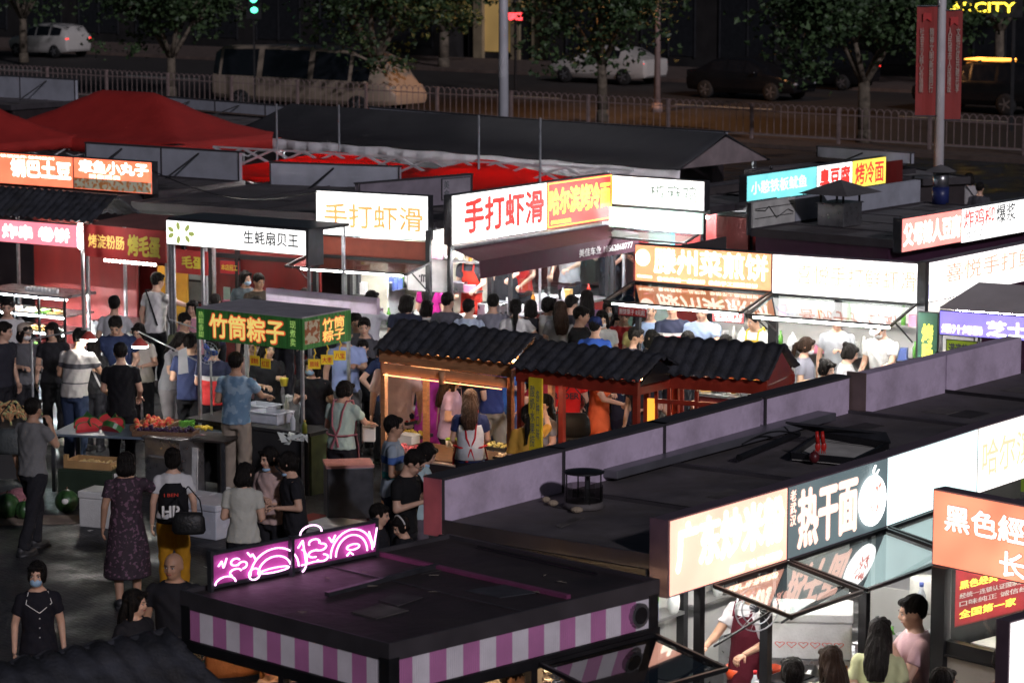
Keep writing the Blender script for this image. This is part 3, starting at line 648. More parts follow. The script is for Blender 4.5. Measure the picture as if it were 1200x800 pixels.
# ------------------------------------------------------------ market stalls
WHT = (1, .97, .93)
def fm(name, col, s, var=.15): return glow(name, col, s, var, True, 2.2)
def lt(name, col, s): return glow(name, col, s, .0, False)
led = glow('LED tube white', (1, .97, .92), 95, 0); ledw = glow('warm lamp tube', (1, .62, .3), 40, 0)
led2 = glow('bright LED strip', (.95, .97, 1), 260, 0); clear = glassm('clear awning glass', (.8, .84, .84), .1); dimg = glassm('smoky awning glass', (.5, .52, .52), .14)
lilac = mat('lilac grey sheet', (.66, .54, .7), .55, 0, .14, 2.5, bump=.25, bscale=30, dirt=.4); capm = mat('dark sign cap', (.05, .045, .05), .5)
counterm = mat('scratched steel counter', (.38, .38, .38), .35, .8, .2, 9, dirt=.3); wood = mat('worn brown wood', (.16, .085, .045), .7, 0, .3, 6, bump=.4, bscale=20, stretch=(1, 6, 6))
tilem = mat('blue black roof tiles', (.026, .028, .036), .75, 0, .6, 6, bump=.5, bscale=40, dirt=.3)
class Stall:
    def __init__(s, name, label, pa, pb, z, cat='food stall', group='food stalls of the night market'):
        a = W(*pa, z); b = W(*pb, z); d = b-a; s.L = d.length; s.ang = math.atan2(d.y, d.x); s.o = Vector((a.x, a.y, 0))
        s.t = thing(name, label, cat, s.o, s.ang, group)
        s.M = Matrix.Rotation(-s.ang, 3, 'Z')
    def loc(s, px, py, z): return s.M @ (W(px, py, z)-s.o)
    def glob(s, x, y, z=0): return s.M.transposed() @ Vector((x, y, z)) + s.o
    def mb(s, name, q, m, parent=None, smooth=False, bevel=0): return q.build(name, m, parent or s.t, smooth, bevel)
    def box(s, name, b, m, parent=None, bevel=0): q = MB(); q.box(*b); return q.build(name, m, parent or s.t, False, bevel)
    def sign(s, x0, x1, z0, z1, face, texts=(), y=0., th=.14, case=None, rot=0, at=None, name='sign', b=.012):
        q = MB(); q.box(0, x1-x0, 0, th, 0, z1-z0); c = q.build(name, case or gunm, s.t); c.location = (x0, y, z0) if at is None else at; c.rotation_euler = (0, 0, rot)
        w, h = x1-x0, z1-z0
        q = MB(); q.box(b, w-b, -.006, -.002, b, h-b); q.build('sign_face', face, c)
        for tx in texts:
            body, (u0, v0, u1, v1), m, bold = tx[:4]
            text(body, (u0*w, v0*h, u1*w, v1*h), -.012-(tx[5] if len(tx) > 5 else 0), m, c, bold, .004, shear=tx[4] if len(tx) > 4 else 0)
        return c
    def posts(s, xs, ys, z1, w=.06, m=None, z0=0, name='post'):
        for x in xs:
            for y in ys: q = MB(); q.box(x-w/2, x+w/2, y-w/2, y+w/2, z0, z1); q.build(name, m or dark, s.t)
    def roof(s, x0, x1, y0, y1, z, m=None, th=.07):
        q = MB(); q.box(x0, x1, y0, y1, z-th, z); r = q.build('roof', m or roofm, s.t)
        q = MB()
        for a in ((x0, x1, y0-.02, y0, z-th-.02, z+.03), (x0, x1, y1, y1+.02, z-th-.02, z+.03), (x0-.02, x0, y0-.02, y1+.02, z-th-.02, z+.03), (x1, x1+.02, y0-.02, y1+.02, z-th-.02, z+.03)): q.box(*a)
        n = max(1, int((x1-x0)/.9))
        for i in range(1, n): xx = x0+(x1-x0)*i/n; q.box(xx-.008, xx+.008, y0, y1, z+.001, z+.012)
        q.build('roof_edge', capm, r); rr = random.Random(int(x1*100+z*10))
        for i in range(int((x1-x0)*(y1-y0)/1.1)):
            a, b = rr.uniform(x0+.1, x1-.5), rr.uniform(y0+.1, y1-.45); w_, d_ = rr.uniform(.15, .4), rr.uniform(.1, .3); k = rr.uniform(-.08, .08)
            q = MB(); q.slab([(a, b, z+.006), (a+w_, b+k, z+.006), (a+w_-k*.5, b+d_, z+.009), (a+k*.3, b+d_-k, z+.006)], .005); q.build('patch', mat('roof patch %d' % (i % 4), [(.03, .027, .028), (.1, .09, .085), (.07, .06, .065), (.04, .042, .05)][i % 4], .75, 0, .5, 5, dirt=.5, bump=.4, bscale=9), r)
        return r
    def awning(s, x0, x1, y0, z0, dp, drop, m=None, frame=None, struts=True, th=.012):
        a = Vector((x0, y0, z0)); b = Vector((x1, y0, z0)); c = Vector((x1, y0-dp, z0-drop)); d = Vector((x0, y0-dp, z0-drop))
        q = MB(); q.slab([a, b, c, d], th); g_ = q.build('awning', m or clear, s.t)
        q = MB(); f = .026
        for u, v in ((a, b), (b, c), (c, d), (d, a)): q.bar(u+Vector((0, 0, .012)), v+Vector((0, 0, .012)), f, f)
        q.build('frame', frame or dark, g_)
        if struts:
            for x in (x0+.04, x1-.04): q = MB(); q.tube((x, y0-dp*.75, z0-drop*.75), (x, y0+.02, z0-.45), .01, n=6); q.build('strut', dark, g_)
    def strip(s, x0, x1, y, z, m=None, r=.014, name='led_tube'):
        q = MB(); q.box(x0, x1, y-r, y+r, z-r, z+r); return q.build(name, m or led, s.t)
    def shell(s, D, zr, wall=None, side=None, cz=.92, cd=.5, front=None, x0=0, x1=None, back=True, sides=(1, 1)):
        """counter with front panel, back wall and low side walls"""
        x1 = s.L if x1 is None else x1; wl = wall or white; fr = front or redw
        if back: s.box('back_wall', (x0, x1, D-.05, D-.01, .05, zr-.08), wl)
        s.box('front_panel', (x0+.02, x1-.02, .03, .07, .1, cz-.04), fr)
        s.box('counter', (x0, x1, 0, cd, cz-.035, cz), counterm, bevel=.004)
        for k, x in enumerate((x0, x1-.04)):
            if sides[k]: s.box('side_wall', (x, x+.04, .06, D-.06, .1, (zr-.09 if sides[k] == 2 else cz-.04)), side or fr)
def tile_roof(par, x0, x1, yr, hd, zr, ze, both=True, per=.145, m=None):
    nx = int((x1-x0)/per*8); rows = 5
    for side in ((-1, 1) if both else (-1,)):
        vs = []; 
        for j in range(rows*2+1):
            v = (j+1)//2/rows; step = .012 if j % 2 == 0 and j else 0
            for i in range(nx+1):
                x = x0+(x1-x0)*i/nx; w_ = abs(math.sin(PI*(x-x0)/per))
                vs.append((x, yr+side*hd*v, zr+(ze-zr)*v+.032*w_**1.5+(.014 if j % 2 else 0)+.004*math.sin(int((x-x0)/per)*12.9+j*3.1)+.007*math.sin((x-x0)*1.9+j*.4)))
        n = nx+1; fs = [(j*n+i, j*n+i+1, (j+1)*n+i+1, (j+1)*n+i) if side < 0 else (j*n+i, (j+1)*n+i, (j+1)*n+i+1, j*n+i+1) for j in range(rows*2) for i in range(nx)]
        q = MB(); q.add(vs, fs); o = q.build('roof', m or tilem, par, True); sm = o.modifiers.new('s', 'SOLIDIFY'); sm.thickness = .02
    q = MB(); q.tube((x0-.01, yr, zr+.0), (x1+.01, yr, zr+.0), .035, n=10); q.build('ridge_cap', m or tilem, par)
FS = 1.55
lw = fm('backlit white acrylic', (1, .98, .95), FS); lor = fm('backlit orange acrylic', (1, .42, .2), 1.15); lpk = fm('backlit pale peach acrylic', (1, .62, .43), 1.5)
lcy = fm('backlit cyan acrylic', (.2, .72, .74), 1.0, .25); lcr = fm('backlit red acrylic', (.95, .1, .09), .85); lpink = fm('backlit pink acrylic', (1, .25, .32), 1.0)
lye = fm('backlit yellow acrylic', (1, .75, .1), 1.1); ldk = fm('backlit slate acrylic', (.1, .14, .15), .9); lpu = fm('backlit violet acrylic', (.25, .2, .9), 1.3); lblue = fm('backlit aqua acrylic', (.74, 1, .98), 1.15, .12)
tw = lt('white glowing letters', (1, 1, .98), 3); tor = lt('orange letters on white', (1, .33, .1), 1.0); tr = lt('red letters on white', (.85, .05, .04), .9); tpe = lt('pale orange letters', (1, .62, .5), 1.35)
tyl = lt('yellow glowing letters', (1, .9, .12), 1.2); tbk = lt('near black letters', (.03, .035, .04), .6); tcream = lt('cream letters', (1, .93, .78), 2.2); tpk = lt('peach letters', (1, .72, .6), 1.3)
tgold = mat('yellow print', (.75, .6, .06), .6); tredp = mat('red print', (.6, .04, .02), .6); twp = mat('white print', (.75, .74, .7), .6)
# ================= front row on the right
FR = [((784, 609), (923, 569.5), 'front stall under the glowing peach sign with five pale characters', 'rice'),
      ((923, 569.5), (1039.5, 535), 'front stall with dark slate hot dry noodle sign and noodle bowl logo', 'noodle'),
      ((1039.5, 535), (1146, 501), 'front stall whose long sign is blank glowing aqua', 'blank'),
      ((1146, 501), (1240, 473), 'front stall with washed out white sign at the right picture edge', 'harbin')]
cas = mat('purplish aluminium casing', (.16, .11, .14), .4, .3)
inw = mat('bright stall lining', (.5, .5, .48), .5, 0, .06, 3)
Fs = []
for k, (pa, pb, lab, kd) in enumerate(FR):
    s = Stall('food_stall', lab, pa, pb, 2.8); D = 2.12; Fs.append(s); L = s.L
    s.roof(0.02, L-.02, .16, D, 2.5)
    z0, z1 = 2.23, 2.8
    if kd == 'rice': s.sign(0, L, z0, z1, fm('backlit peach acrylic', (1, .5, .37), 1.25), [('广东炒米粉', (.06, .3, .96, .9), tcream, .035), ('地道广味·现点现炒', (.5, .06, .95, .17), tcream, .02)], case=cas)
    if kd == 'noodle':
        c = s.sign(0, L, z0, z1, ldk, [('热干面', (.1, .12, .68, .88), tpe, .032), ('老\n武\n汉', (.02, .45, .075, .93), tpe, .01)], case=cas)
        q = MB(); q.tube((L*.83, -.03, .26), (L*.83, -.012, .26), .2, n=28); q.build('bowl_logo', tw, c)
        q = MB(); q.path([(L*.83+.02*math.sin(a*2), -.034, .44+a*.025) for a in range(5)], .008); q.path([(L*.83+.05+.02*math.sin(a*2), -.034, .42+a*.02) for a in range(5)], .006); q.build('steam_logo', tw, c)
        q = MB(); rd = random.Random(3)
        for _ in range(16): x, z = L*.83+rd.uniform(-.11, .11), .26+rd.uniform(-.09, .11); q.path([(x, -.036, z), (x+rd.uniform(-.05, .05), -.036, z+.03), (x+rd.uniform(-.05, .05), -.036, z-.02)], .004, 4)
        q.build('noodle_logo', lt('noodle line red', (.9, .3, .25), .8), c)
    if kd == 'blank': s.sign(0, L, z0, z1, lblue, [], case=cas)
    if kd == 'harbin': s.sign(0, L, z0, z1, fm('washed warm white acrylic', (1, .98, .88), 1.35), [('哈尔滨烤冷面', (.05, .25, 1.3, .78), lt('faint orange letters', (1, .6, .38), 1.0), .012)], case=cas)
    # rear sign seen from behind, purple-grey sheet
    c = s.box('rear_sign', (0.005, L-.005, D-.02, D+.13, 2.44, 2.83), lilac)
    q = MB(); q.box(-.0, L, D-.035, D+.15, 2.83, 2.85); q.box(0, .035, D-.03, D-.021, 2.45, 2.83); q.build('frame', capm, c)
    s.shell(D, 2.5, inw, inw, .95, .55, inw, sides=(0, 0)); s.posts((.04,), (.2, D-.2), 2.43, .07)
    s.strip(.15, L-.12, .3, 2.36); s.strip(.15, L-.12, 1.2, 2.4)
    if kd == 'rice': s.posts((.48,), (.06,), 2.23, .06); s.awning(.55, L-.02, -.02, 2.21, .66, .13, clear, dark)
    elif kd != 'harbin': s.awning(.03, L-.03, -.02, 2.21, .66, .13, clear, dark)
c = Fs[0].box('end_panel', (-.012, -.002, .0, .16, 2.23, 2.8), cas)
c = Fs[0].box('side_wall', (-.03, -.006, .18, 2.1, .1, 2.42), dark)
q = MB(); q.box(-.012, -.002, 2.09, 2.26, 2.4, 2.84); Fs[0].mb('rear_end_panel', q, mat('dusty pink end cap', (.5, .13, .17), .5))
# second group of the same row past the gap
for k in range(2):
    s0 = Fs[0]; a = s0.glob(6.12+k*1.5, 0); s = Stall('food_stall', ['dark roofed stall past the gap with first purple grey back board', 'farther dark roofed stall with purple grey back board cut by the right edge'][k], (784, 609), (923, 569.5), 2.8)
    s.o = Vector((a.x, a.y, 0)); s.t.location = s.o; s.roof(0, 1.48, .16, 2.12, 2.5); s.box('sign', (0, 1.48, 0, .14, 2.23, 2.8), cas)
    c = s.box('rear_sign', (0.005, 1.475, 2.1, 2.25, 2.44, 2.86), lilac)
    if k == 0: s.box('end_panel', (-.02, -.003, 2.08, 2.28, 2.1, 2.88), mat('brown grey end cap', (.17, .12, .11), .5))
    s.shell(2.12, 2.5, inw, inw, .95, .55, inw, x1=1.48, sides=(1, 1)); s.posts((.04, 1.44), (.2, 1.92), 2.43, .07)
# roof furniture on the front row: vent hood, long flashing, open skylight
def onroof(s, px, py, z=2.5): return s.loc(px, py, z)
s = Fs[0]
v = W(684, 592, 2.52); t = thing('roof_vent', 'round black flat-topped chimney cap on legs over the front roof', 'vent', (v.x, v.y, 2.51), .3)
q = MB(); q.lathe((0, 0, 0), [(.165, 0), (.15, .04), (.13, .05)], 20); q.build('flue_base', roofm, t, True)
q = MB(); q.lathe((0, 0, .27), [(.16, 0), (.162, .008), (.1, .018), (.01, .03)], 24); q.build('cap_plate', dark, t, True)
q = MB(); q.tube((.03, 0, .04), (.03, 0, .27), .022); q.build('flue', gunm, t)
for a in range(4): q = MB(); q.tube((.14*math.cos(a*1.57), .14*math.sin(a*1.57), .02), (.14*math.cos(a*1.57), .14*math.sin(a*1.57), .28), .006); q.build('leg', dark, t)
q = MB(); q.lathe((0, 0, .05), [(.15, 0), (.15, .12)], 20, ends=False); q.build('guard', glassm('sooty mesh', (.35, .33, .33), .02, .4), t)
for j, (x, y) in enumerate(((640, 588), (648, 592), (676, 600))):
    v = W(x, y, 2.51); q = MB(); q.ell((0, 0, .02), (.035+.008*j, .03, .025), 8, 6); o = q.build('roof_rubble', mat('pale crumbled plaster', (.35, .28, .2), .9, bump=.8), None, True); o.location = v; tag(o, 'small lump of crumbled plaster beside the round chimney cap', 'rubble', 'rubble on the roof')
a = Fs[1].loc(712, 560, 2.53); b = Fs[1].loc(978, 492, 2.53)
q = MB(); q.box(a.x, b.x, min(a.y, b.y)-.02, max(a.y, b.y)+.13, 2.53, 2.6); o = q.build('roof_flashing', mat('grey flashing sheet', (.16, .16, .18), .4, .4, .2, 3, dirt=.2), None, False, .01); o.location = Fs[1].o; o.rotation_euler = (0, 0, Fs[1].ang); tag(o, 'long low grey metal duct lying on the front roof beside the purple boards', 'duct')
a = Fs[1].loc(866, 540, 2.53); b = Fs[1].loc(935, 512, 2.53); q = MB(); q.tube((a.x, a.y, 2.56), (b.x, b.y, 2.56), .03); o = q.build('roof_pipe', dark, None); o.location = Fs[1].o; o.rotation_euler = (0, 0, Fs[1].ang); tag(o, 'black pipe lying parallel to the grey roof duct', 'pipe')
# skylight hatch
v = [W(px, py, 2.56) for px, py in ((928, 533), (962, 509), (1040, 522), (1002, 540))]
t = thing('skylight', 'open roof hatch showing white lit lining with red tongs hung beside it', 'skylight', (v[0].x, v[0].y, 2.5))
lv = [p-Vector((v[0].x, v[0].y, 2.5)) for p in v]
q = MB(); 
for i in range(4): q.bar(lv[i], lv[(i+1) % 4], .03, .05)
q.build('frame', dark, t); q = MB(); q.slab([p-Vector((0, 0, .03)) for p in lv], .01); q.build('pane', mat('pale hatch lining', (.62, .6, .55), .5, dirt=.3), t)
q = MB(); q.slab([lv[1]+Vector((-.02, .02, .03)), lv[2]+Vector((.03, .02, .03)), lv[2]+Vector((.0, .1, .1)), lv[1]+Vector((-.3, .1, .1))], .02); q.build('lid', gunm, t)
v = W(957, 519, 2.66); t = thing('hanging_tongs', 'pair of bright red plastic gloves hanging over the open roof hatch', 'gloves', v)
for k in (0, 1):
    q = MB(); q.tube((k*.045, 0, .1), (k*.045+.01, 0, 0), .014, .02); q.ell((k*.05+.01, 0, -.03), (.024, .012, .04))
    for j in range(3): q.tube((k*.05-.005+j*.012, 0, -.05), (k*.05-.01+j*.016, 0, -.09), .006, .004, 5)
    q.build('glove', mat('red rubber', (.55, .02, .015), .4), t, True)
v = W(954, 541, 2.53); q = MB(); q.ell((0, 0, .04), (.045, .045, .05)); q.tube((0, 0, .08), (0, 0, .1), .01); o = q.build('small_lantern', mat('maroon ball', (.1, .012, .015), .4), None, True); o.location = v; tag(o, 'small dark red ball lying on the roof below the hatch', 'ball')
# ================= pink corner stall
s = P = Stall('food_stall', 'nearest stall with pink and white striped fascia and pink neon sign on its black roof', (456, 758), (768, 683), 2.5)
L = s.L; D = 2.05
s.roof(0, L, 0, D, 2.5, mat('black roof felt', (.035, .026, .028), .62, 0, .35, 2.2, bump=.4, bscale=10, dirt=.35)); 
def stripe_panel(name, n, w, z0, z1, place, rot, cols):
    ob = None
    c = MB(); 
    for i in range(n):
        a, b = w*i/n, w*(i+1)/n; m_ = 8
        for j in range(m_):
            x0, x1 = a+(b-a)*j/m_, a+(b-a)*(j+1)/m_; xm = (x0+x1)/2
            c.add([(x0, 0, z0), (xm, -.006, z0), (xm, -.006, z1), (x0, 0, z1), (x1, 0, z0), (x1, 0, z1)], [(0, 1, 2, 3), (1, 4, 5, 2)], i % 2)
    o = c.build(name, cols, s.t); o.location = place; o.rotation_euler = (0, 0, rot); return o
cp = [mat('mauve pink stripe', (.52, .19, .4), .5, 0, .15, 3, dirt=.15), mat('off white stripe', (.74, .7, .74), .5, 0, .12, 3, dirt=.2)]
stripe_panel('striped_fascia', 16, L-.1, 2.2, 2.41, (.04, -.012, 0), 0, cp); stripe_panel('striped_fascia', 14, D-.1, 2.2, 2.41, (-.012, D-.04, 0), -PI/2, cp)
s.box('fascia_beam', (-.03, L+.02, -.03, .05, 2.12, 2.195), dark); s.box('fascia_beam', (-.03, .05, .05, D, 2.12, 2.195), dark); s.box('fascia_board', (0, L, 0, .02, 2.19, 2.43), dark); s.box('fascia_board', (0, .02, .021, D, 2.19, 2.43), dark)
s.posts((.02, L-.04), (.02, D-.04), 2.43, .09); s.posts((L*.52,), (.02,), 2.12, .06); s.posts((-.0,), (D*.5,), 2.12, .05)
q = MB(); q.tube((L-.2, -.05, 2.315), (L-.2, -.015, 2.315), .085, n=20); ev = q.build('exhaust_outlet', steel, s.t); q = MB(); q.tube((L-.2, -.056, 2.315), (L-.2, -.052, 2.315), .06, n=20); q.build('duct_mouth', dark, ev)
s.box('back_wall', (L*.5, L-.05, D-.05, D-.02, .1, 2.4), mat('warm cream lining', (.6, .5, .36), .6)); s.box('counter', (0, L, 0, .5, .9, .95), counterm); s.box('front_panel', (.03, L-.03, .03, .06, .1, .9), cp[0]); s.box('side_wall', (0, .04, .05, D-.05, .1, .9), cp[0])
s.box('partition', (L*.55, L-.1, .9, .93, .95, 2.35), white)
s.strip(.2, L-.2, .5, 2.38, ledw, .015); s.strip(.3, L-.3, 1.4, 2.38, ledw, .012); s.strip(.1, L*.5, D-.1, 2.3, glow('added warm fill tube', (1, .7, .42), 160, 0), .01)  # strong rear tube added to brighten the customers under the fascia
s.awning(L*.53, L-.05, -.04, 2.14, .66, .12, dimg)
q = MB(); 
for k in range(14): q.lathe((L*.72, .3, 1.2+k*.06), [(.07, 0), (.082, .03), (.07, .06)], 14)
s.mb('foil_duct', q, mat('crumpled foil', (.7, .7, .72), .2, 1, .1, 20, bump=.6), smooth=True)
# neon sign on the roof
pinkn = glow('pink neon tube', (1, .55, .92), 3, .1); pkp = mat('pink acrylic sheet', (.45, .08, .32), .25)
x0, x1 = L*.07, L*.68; nw = x1-x0; yb = D-.08
q = MB(); q.box(0, nw, 0, .012, 0, .26); ns = q.build('neon_sign', glow('emissive magenta acrylic', (.45, .04, .3), .1, .8, True, 3), s.t); ns.location = (x0, yb, 2.545); ns.scale = (1, 1, .8)  # neon light falling on the sheet is put into a weak emission
q = MB(); 
for a in ((0, 0, 0), (nw, 0, 0), (nw*.46, -.03, 0)): q.box(a[0]-.012, a[0]+.012, a[1]-.012, a[1]+.03, -.06, .3)
q.box(0, nw, -.01, .02, .26, .285); q.box(0, nw, -.01, .02, -.03, -.005); q.build('frame', gunm, ns)
def loop(cx, cz, rx, rz, a0=0, a1=2*PI, n=20): return [(cx+rx*math.cos(a0+(a1-a0)*i/n), -.02, cz+rz*math.sin(a0+(a1-a0)*i/n)) for i in range(n+1)]
def neon(pts): q = MB(); q.path(pts, .006, 6); q.build('neon_tube', pinkn, ns)
neon(loop(nw*.36, .02, .22, .2, 0, PI)); neon(loop(nw*.36, .02, .15, .13, 0, PI)); neon(loop(nw*.36, .03, .13, .02))
neon(loop(nw*.83, .03, .2, .22, 0, PI)); neon(loop(nw*.83, .03, .15, .17, 0, PI)); neon(loop(nw*.84, .09, .06, .025)); neon([(nw*.8, -.02, .02), (nw*.82, -.02, .05), (nw*.84, -.02, .02)])
wav = [(nw*.14+.045*math.sin(i*1.1)+.01*i, -.02, .22-.018*i) for i in range(12)]; neon(loop(nw*.13, .17, .04, .03, .5, 5)); neon(loop(nw*.17, .13, .04, .03, -1.5, 3)); neon(loop(nw*.13, .08, .05, .03, .2, 4)); neon(loop(nw*.6, .2, .05, .03, -.5, 3.6)); neon(loop(nw*.64, .15, .05, .03, -2.6, 1.6)); neon(loop(nw*.6, .1, .055, .03, .8, 5)); neon(loop(nw*.65, .05, .05, .03, -2.8, 1.4)); neon([(nw*.52, -.02, .02), (nw*.6, -.02, .03), (nw*.66, -.02, .02)])
neon([(nw*.03, -.02, .16), (nw*.05, -.02, .2), (nw*.06, -.02, .14), (nw*.08, -.02, .22)]); neon([(nw*.20, -.02, .23), (nw*.22, -.02, .19), (nw*.23, -.02, .21), (nw*.25, -.02, .15)]); neon(loop(nw*.07, .0, .09, .06, 0, PI)); neon(loop(nw*.24, .03, .05, .05))
neon([(nw*.5, -.02, .18), (nw*.53, -.02, .24), (nw*.55, -.02, .02)]); neon([(nw*.69, -.02, .22), (nw*.71, -.02, .17), (nw*.73, -.02, .23)]); neon([(nw*.94, -.02, .2), (nw*.97, -.02, .05), (nw*.99, -.02, .22)]); neon(loop(nw*.52, .06, .05, .1, -1.4, 1.4)); neon(loop(nw*.58, .29, .1, .07, 0, PI))
s.box('roof_rail', (x1+.02, x1+.06, .1, D-.05, 2.502, 2.53), mat('neon tinted rail', (.2, .05, .12), .5));  # pink neon light on the rail is painted into its colour
a = s.loc(383, 696, 2.52); b = s.loc(514, 662, 2.52); q = MB(); q.bar((a.x, a.y, 2.52), (b.x, b.y, 2.52), .04, .03); s.mb('roof_batten', q, gunm)
# ================= stall with orange sign, right front
s = G = Stall('food_stall', 'right edge stall with glowing orange sign over a dark framed window', (1094, 572), (1205, 593), 2.75)
c = s.sign(0, 1.9, 2.16, 2.75, fm('backlit orange red acrylic', (1, .3, .17), 1.0, .3), [(tx_, bx_, m_, b_, 0, o_) for tx_, bx_ in (('黑色經典', (.07, .5, .6, .83)), ('长沙臭豆腐', (.35, .06, 1.0, .38))) for m_, b_, o_ in ((lt('brown letter outline', (.4, .16, .1), .7), .055, 0), (lt('white outlined letters', (1, .97, .92), 1.2), .025, .006))], case=cas)
s.roof(0, 1.9, .16, 2.0, 2.5); s.posts((.1,), (.02,), 2.16, .13); s.posts((1.85,), (.02,), 2.16, .1); s.posts((.1,), (1.9,), 2.4, .08)
f = s.box('window_frame', (.17, 1.8, -.02, .05, 1.5, 1.6), dark); s.box('window_sill', (.17, 1.8, -.04, .06, 1.485, 1.499), dark)
s.box('window', (.18, 1.8, .01, .02, 1.6, 2.15), glassm('faint window glass', (.85, .87, .86), .07))
c = s.sign(0, 1.75, 0, .52, mat('red poster print', (.4, .02, .03), .5), [('中央电视台报道', (.12, .76, .75, .9), tyl, .03), ('黑色经典', (.06, .56, .32, .68), tyl, .03), ('经统一连锁认证国家发明专利产品企业生产全国', (.06, .42, 1, .5), twp, .015), ('口味纯正 诚信经营', (.06, .3, .6, .38), twp, .01), ('全国第一家', (.06, .12, .45, .24), tyl, .03)], th=.02, at=(.1, .1, 1.66), rot=PI/2, name='poster', case=redw)
s.box('wainscot', (.17, 1.8, 0, .03, .1, 1.48), stripes('ribbed cream', [(.45, .42, .36)], []), None); s.box('side_wall', (.04, .08, .1, 1.85, .1, 2.4), dark); s.box('back_wall', (.04, 1.85, 1.9, 1.95, .1, 2.4), white)
s.strip(.3, 1.7, .35, 2.4); s.strip(.3, 1.7, 1.2, 2.4); s.box('inner_shelf', (.15, 1.8, .3, 1.85, 1.5, 1.53), white)
s = Stall('light_box_sign', 'nearest sign box at the bottom right corner with bright white face', (1183, 728), (1283, 700), 2.75, 'sign', None)
s.sign(0, 1.2, 2.1, 2.75, lw, [], case=cas, th=.1); s.posts((.05, 1.15), (.05,), 2.1, .07)
# ================= corner stall in the middle right: savoury pancake + shrimp paste
s = C1 = Stall('food_stall', 'pancake stall with orange sign of five cream characters and round logo', (744, 285.5), (905, 297), 2.8)
D = 2.05; L = s.L
circ = lambda x, z, r, m, c, y=-.014: (lambda q: (q.tube((x, y-.004, z), (x, y, z), r, n=24), q.build('round_logo', m, c)))(MB())
c = s.sign(0, L, 2.32, 2.8, fm('backlit amber acrylic', (1, .36, .17), 1.05), [('滕州菜煎饼', (.15, .27, .97, .93), tcream, .022), ('鲁味传统一品煎饼  杂粮手工蔬菜煎饼', (.17, .06, .9, .17), tcream, .015), ('TENGZHOU', (.02, .11, .13, .18), tcream, .02)]); circ(.125, .31, .105, tcream, c)
s.roof(0, L, .15, D, 2.47); s.shell(D, 2.47, inw, inw, .95, .5, redw, sides=(1, 0)); s.posts((.03, L-.03), (.05, D-.1), 2.4, .06)
s.box('low_back_board', (0, .03, .15, D+.35, 2.5, 2.66), mat('dark grey board', (.07, .06, .06), .6))
s.strip(.1, L-.1, -.72, 2.13, led, .016); s.strip(.1, L-.1, .3, 2.38); s.strip(.1, L-.1, 1.2, 2.38); s.awning(0, L-.02, -.02, 2.3, .75, .16, dimg)
c = s.sign(.2, .62, 1.98, 2.1, mat('red price board', (.5, .02, .02), .5), [('煎饼果子 8元起', (.06, .2, .94, .8), twp, .02)], y=-.76, th=.01, name='price_board'); s.sign(1.35, 1.8, 1.95, 2.09, mat('red price board', (.5, .02, .02), .5), [('全家福 15\n金牌鸡柳', (.06, .1, .94, .9), twp, .02)], y=-.4, th=.01, name='price_board')
s = C2 = Stall('food_stall', 'corner stall with blinding white shrimp paste signs on two sides', (905, 297), (1080, 308.5), 2.8)
L = s.L; fo = lt('faint orange on white', (1, .45, .32), .85); fb_ = lt('faint violet on white', (.7, .68, 1), 1.1)
c = s.sign(0, L, 2.3, 2.8, lw, [('喜悦手打鲜虾滑', (.17, .3, .97, .78), fo, .008), ('每日现打', (.62, .1, .73, .18), fb_, 0)], case=cas)
q = MB(); q.path(loop(.2, .1, .17, .14, .2, 2.9, 12), .006, 5); q.build('arc_logo', fb_, c)
q2 = s.loc(1173, 290, 2.8); LL = q2.length
c = s.sign(0, LL, 2.3, 2.8, lw, [('喜悦手打鲜虾滑', (.14, .4, .95, .86), fo, .008)], at=(L+.01, .0, 2.3), rot=math.atan2(q2.y-0, q2.x-L), case=cas, name='side_sign'); circ(.14, .14, .09, fb_, c)
s.box('corner_post', (L-.05, L+.06, -.01, .1, 0, 2.82), gunm); s.roof(0, L, .15, D, 2.47); s.shell(D, 2.47, inw, inw, .95, .5, inw, sides=(0, 1)); s.posts((.03,), (.05, D-.1), 2.4, .06); s.posts((L-.03,), (D-.1,), 2.4, .06)
s.strip(.1, L-.1, -.72, 2.1, led, .014); s.strip(.1, L-.1, .3, 2.38); s.strip(.1, L-.1, 1.2, 2.38); s.awning(0.02, L-.06, -.02, 2.28, .75, .16, clear)
# ================= row with chicken fillet sign
s = Q = Stall('food_stall', 'far right stall with long red and white sign for chicken fillet', (1057, 256), (1204, 232), 2.8)
L = s.L; k = L*.46
s.sign(0, k, 2.32, 2.8, fm('backlit salmon acrylic', (1, .3, .26), 1.25), [('父母辣人豆腐', (.03, .18, .97, .82), tcream, .03)], case=gunm); s.sign(k, L+1.2, 2.3, 2.8, lw, [('炸鸡柳', (.02, .42, .3, .94), tr, .01), ('爆浆', (.32, .42, .5, .94), tbk, .01), ('豆腐', (.55, .42, .75, .9), lt('pink letters', (1, .45, .5), 1.5), 0), ('炸鸡叉骨', (.04, .08, .25, .34), tbk, 0)], y=.003)
D = 2.45; s.roof(0, L+1.2, .15, D, 2.47); s.box('body', (0, L+1.2, .2, D-.05, .1, 2.39), mat('dark plum cladding', (.06, .02, .045), .5))
c = s.sign(0, .02, 0, .01, lilac, y=D) ; 
q = MB(); q.box(0, 1.1, D, D+.1, 2.5, 2.86); wb = q.build('rear_sign', mat('white sheet with cable', (.55, .55, .52), .5, dirt=.25), s.t)
q = MB(); q.path([(.05, D-.01, 2.75), (.3, D-.01, 2.72), (.4, D-.01, 2.78), (.6, D-.01, 2.6), (.9, D-.01, 2.7), (1.05, D-.01, 2.65)], .006, 5); q.box(.05, 1.05, D-.006, D-.001, 2.62, 2.63); q.box(.05, 1.05, D-.006, D-.001, 2.76, 2.77); q.build('cable', dark, wb)
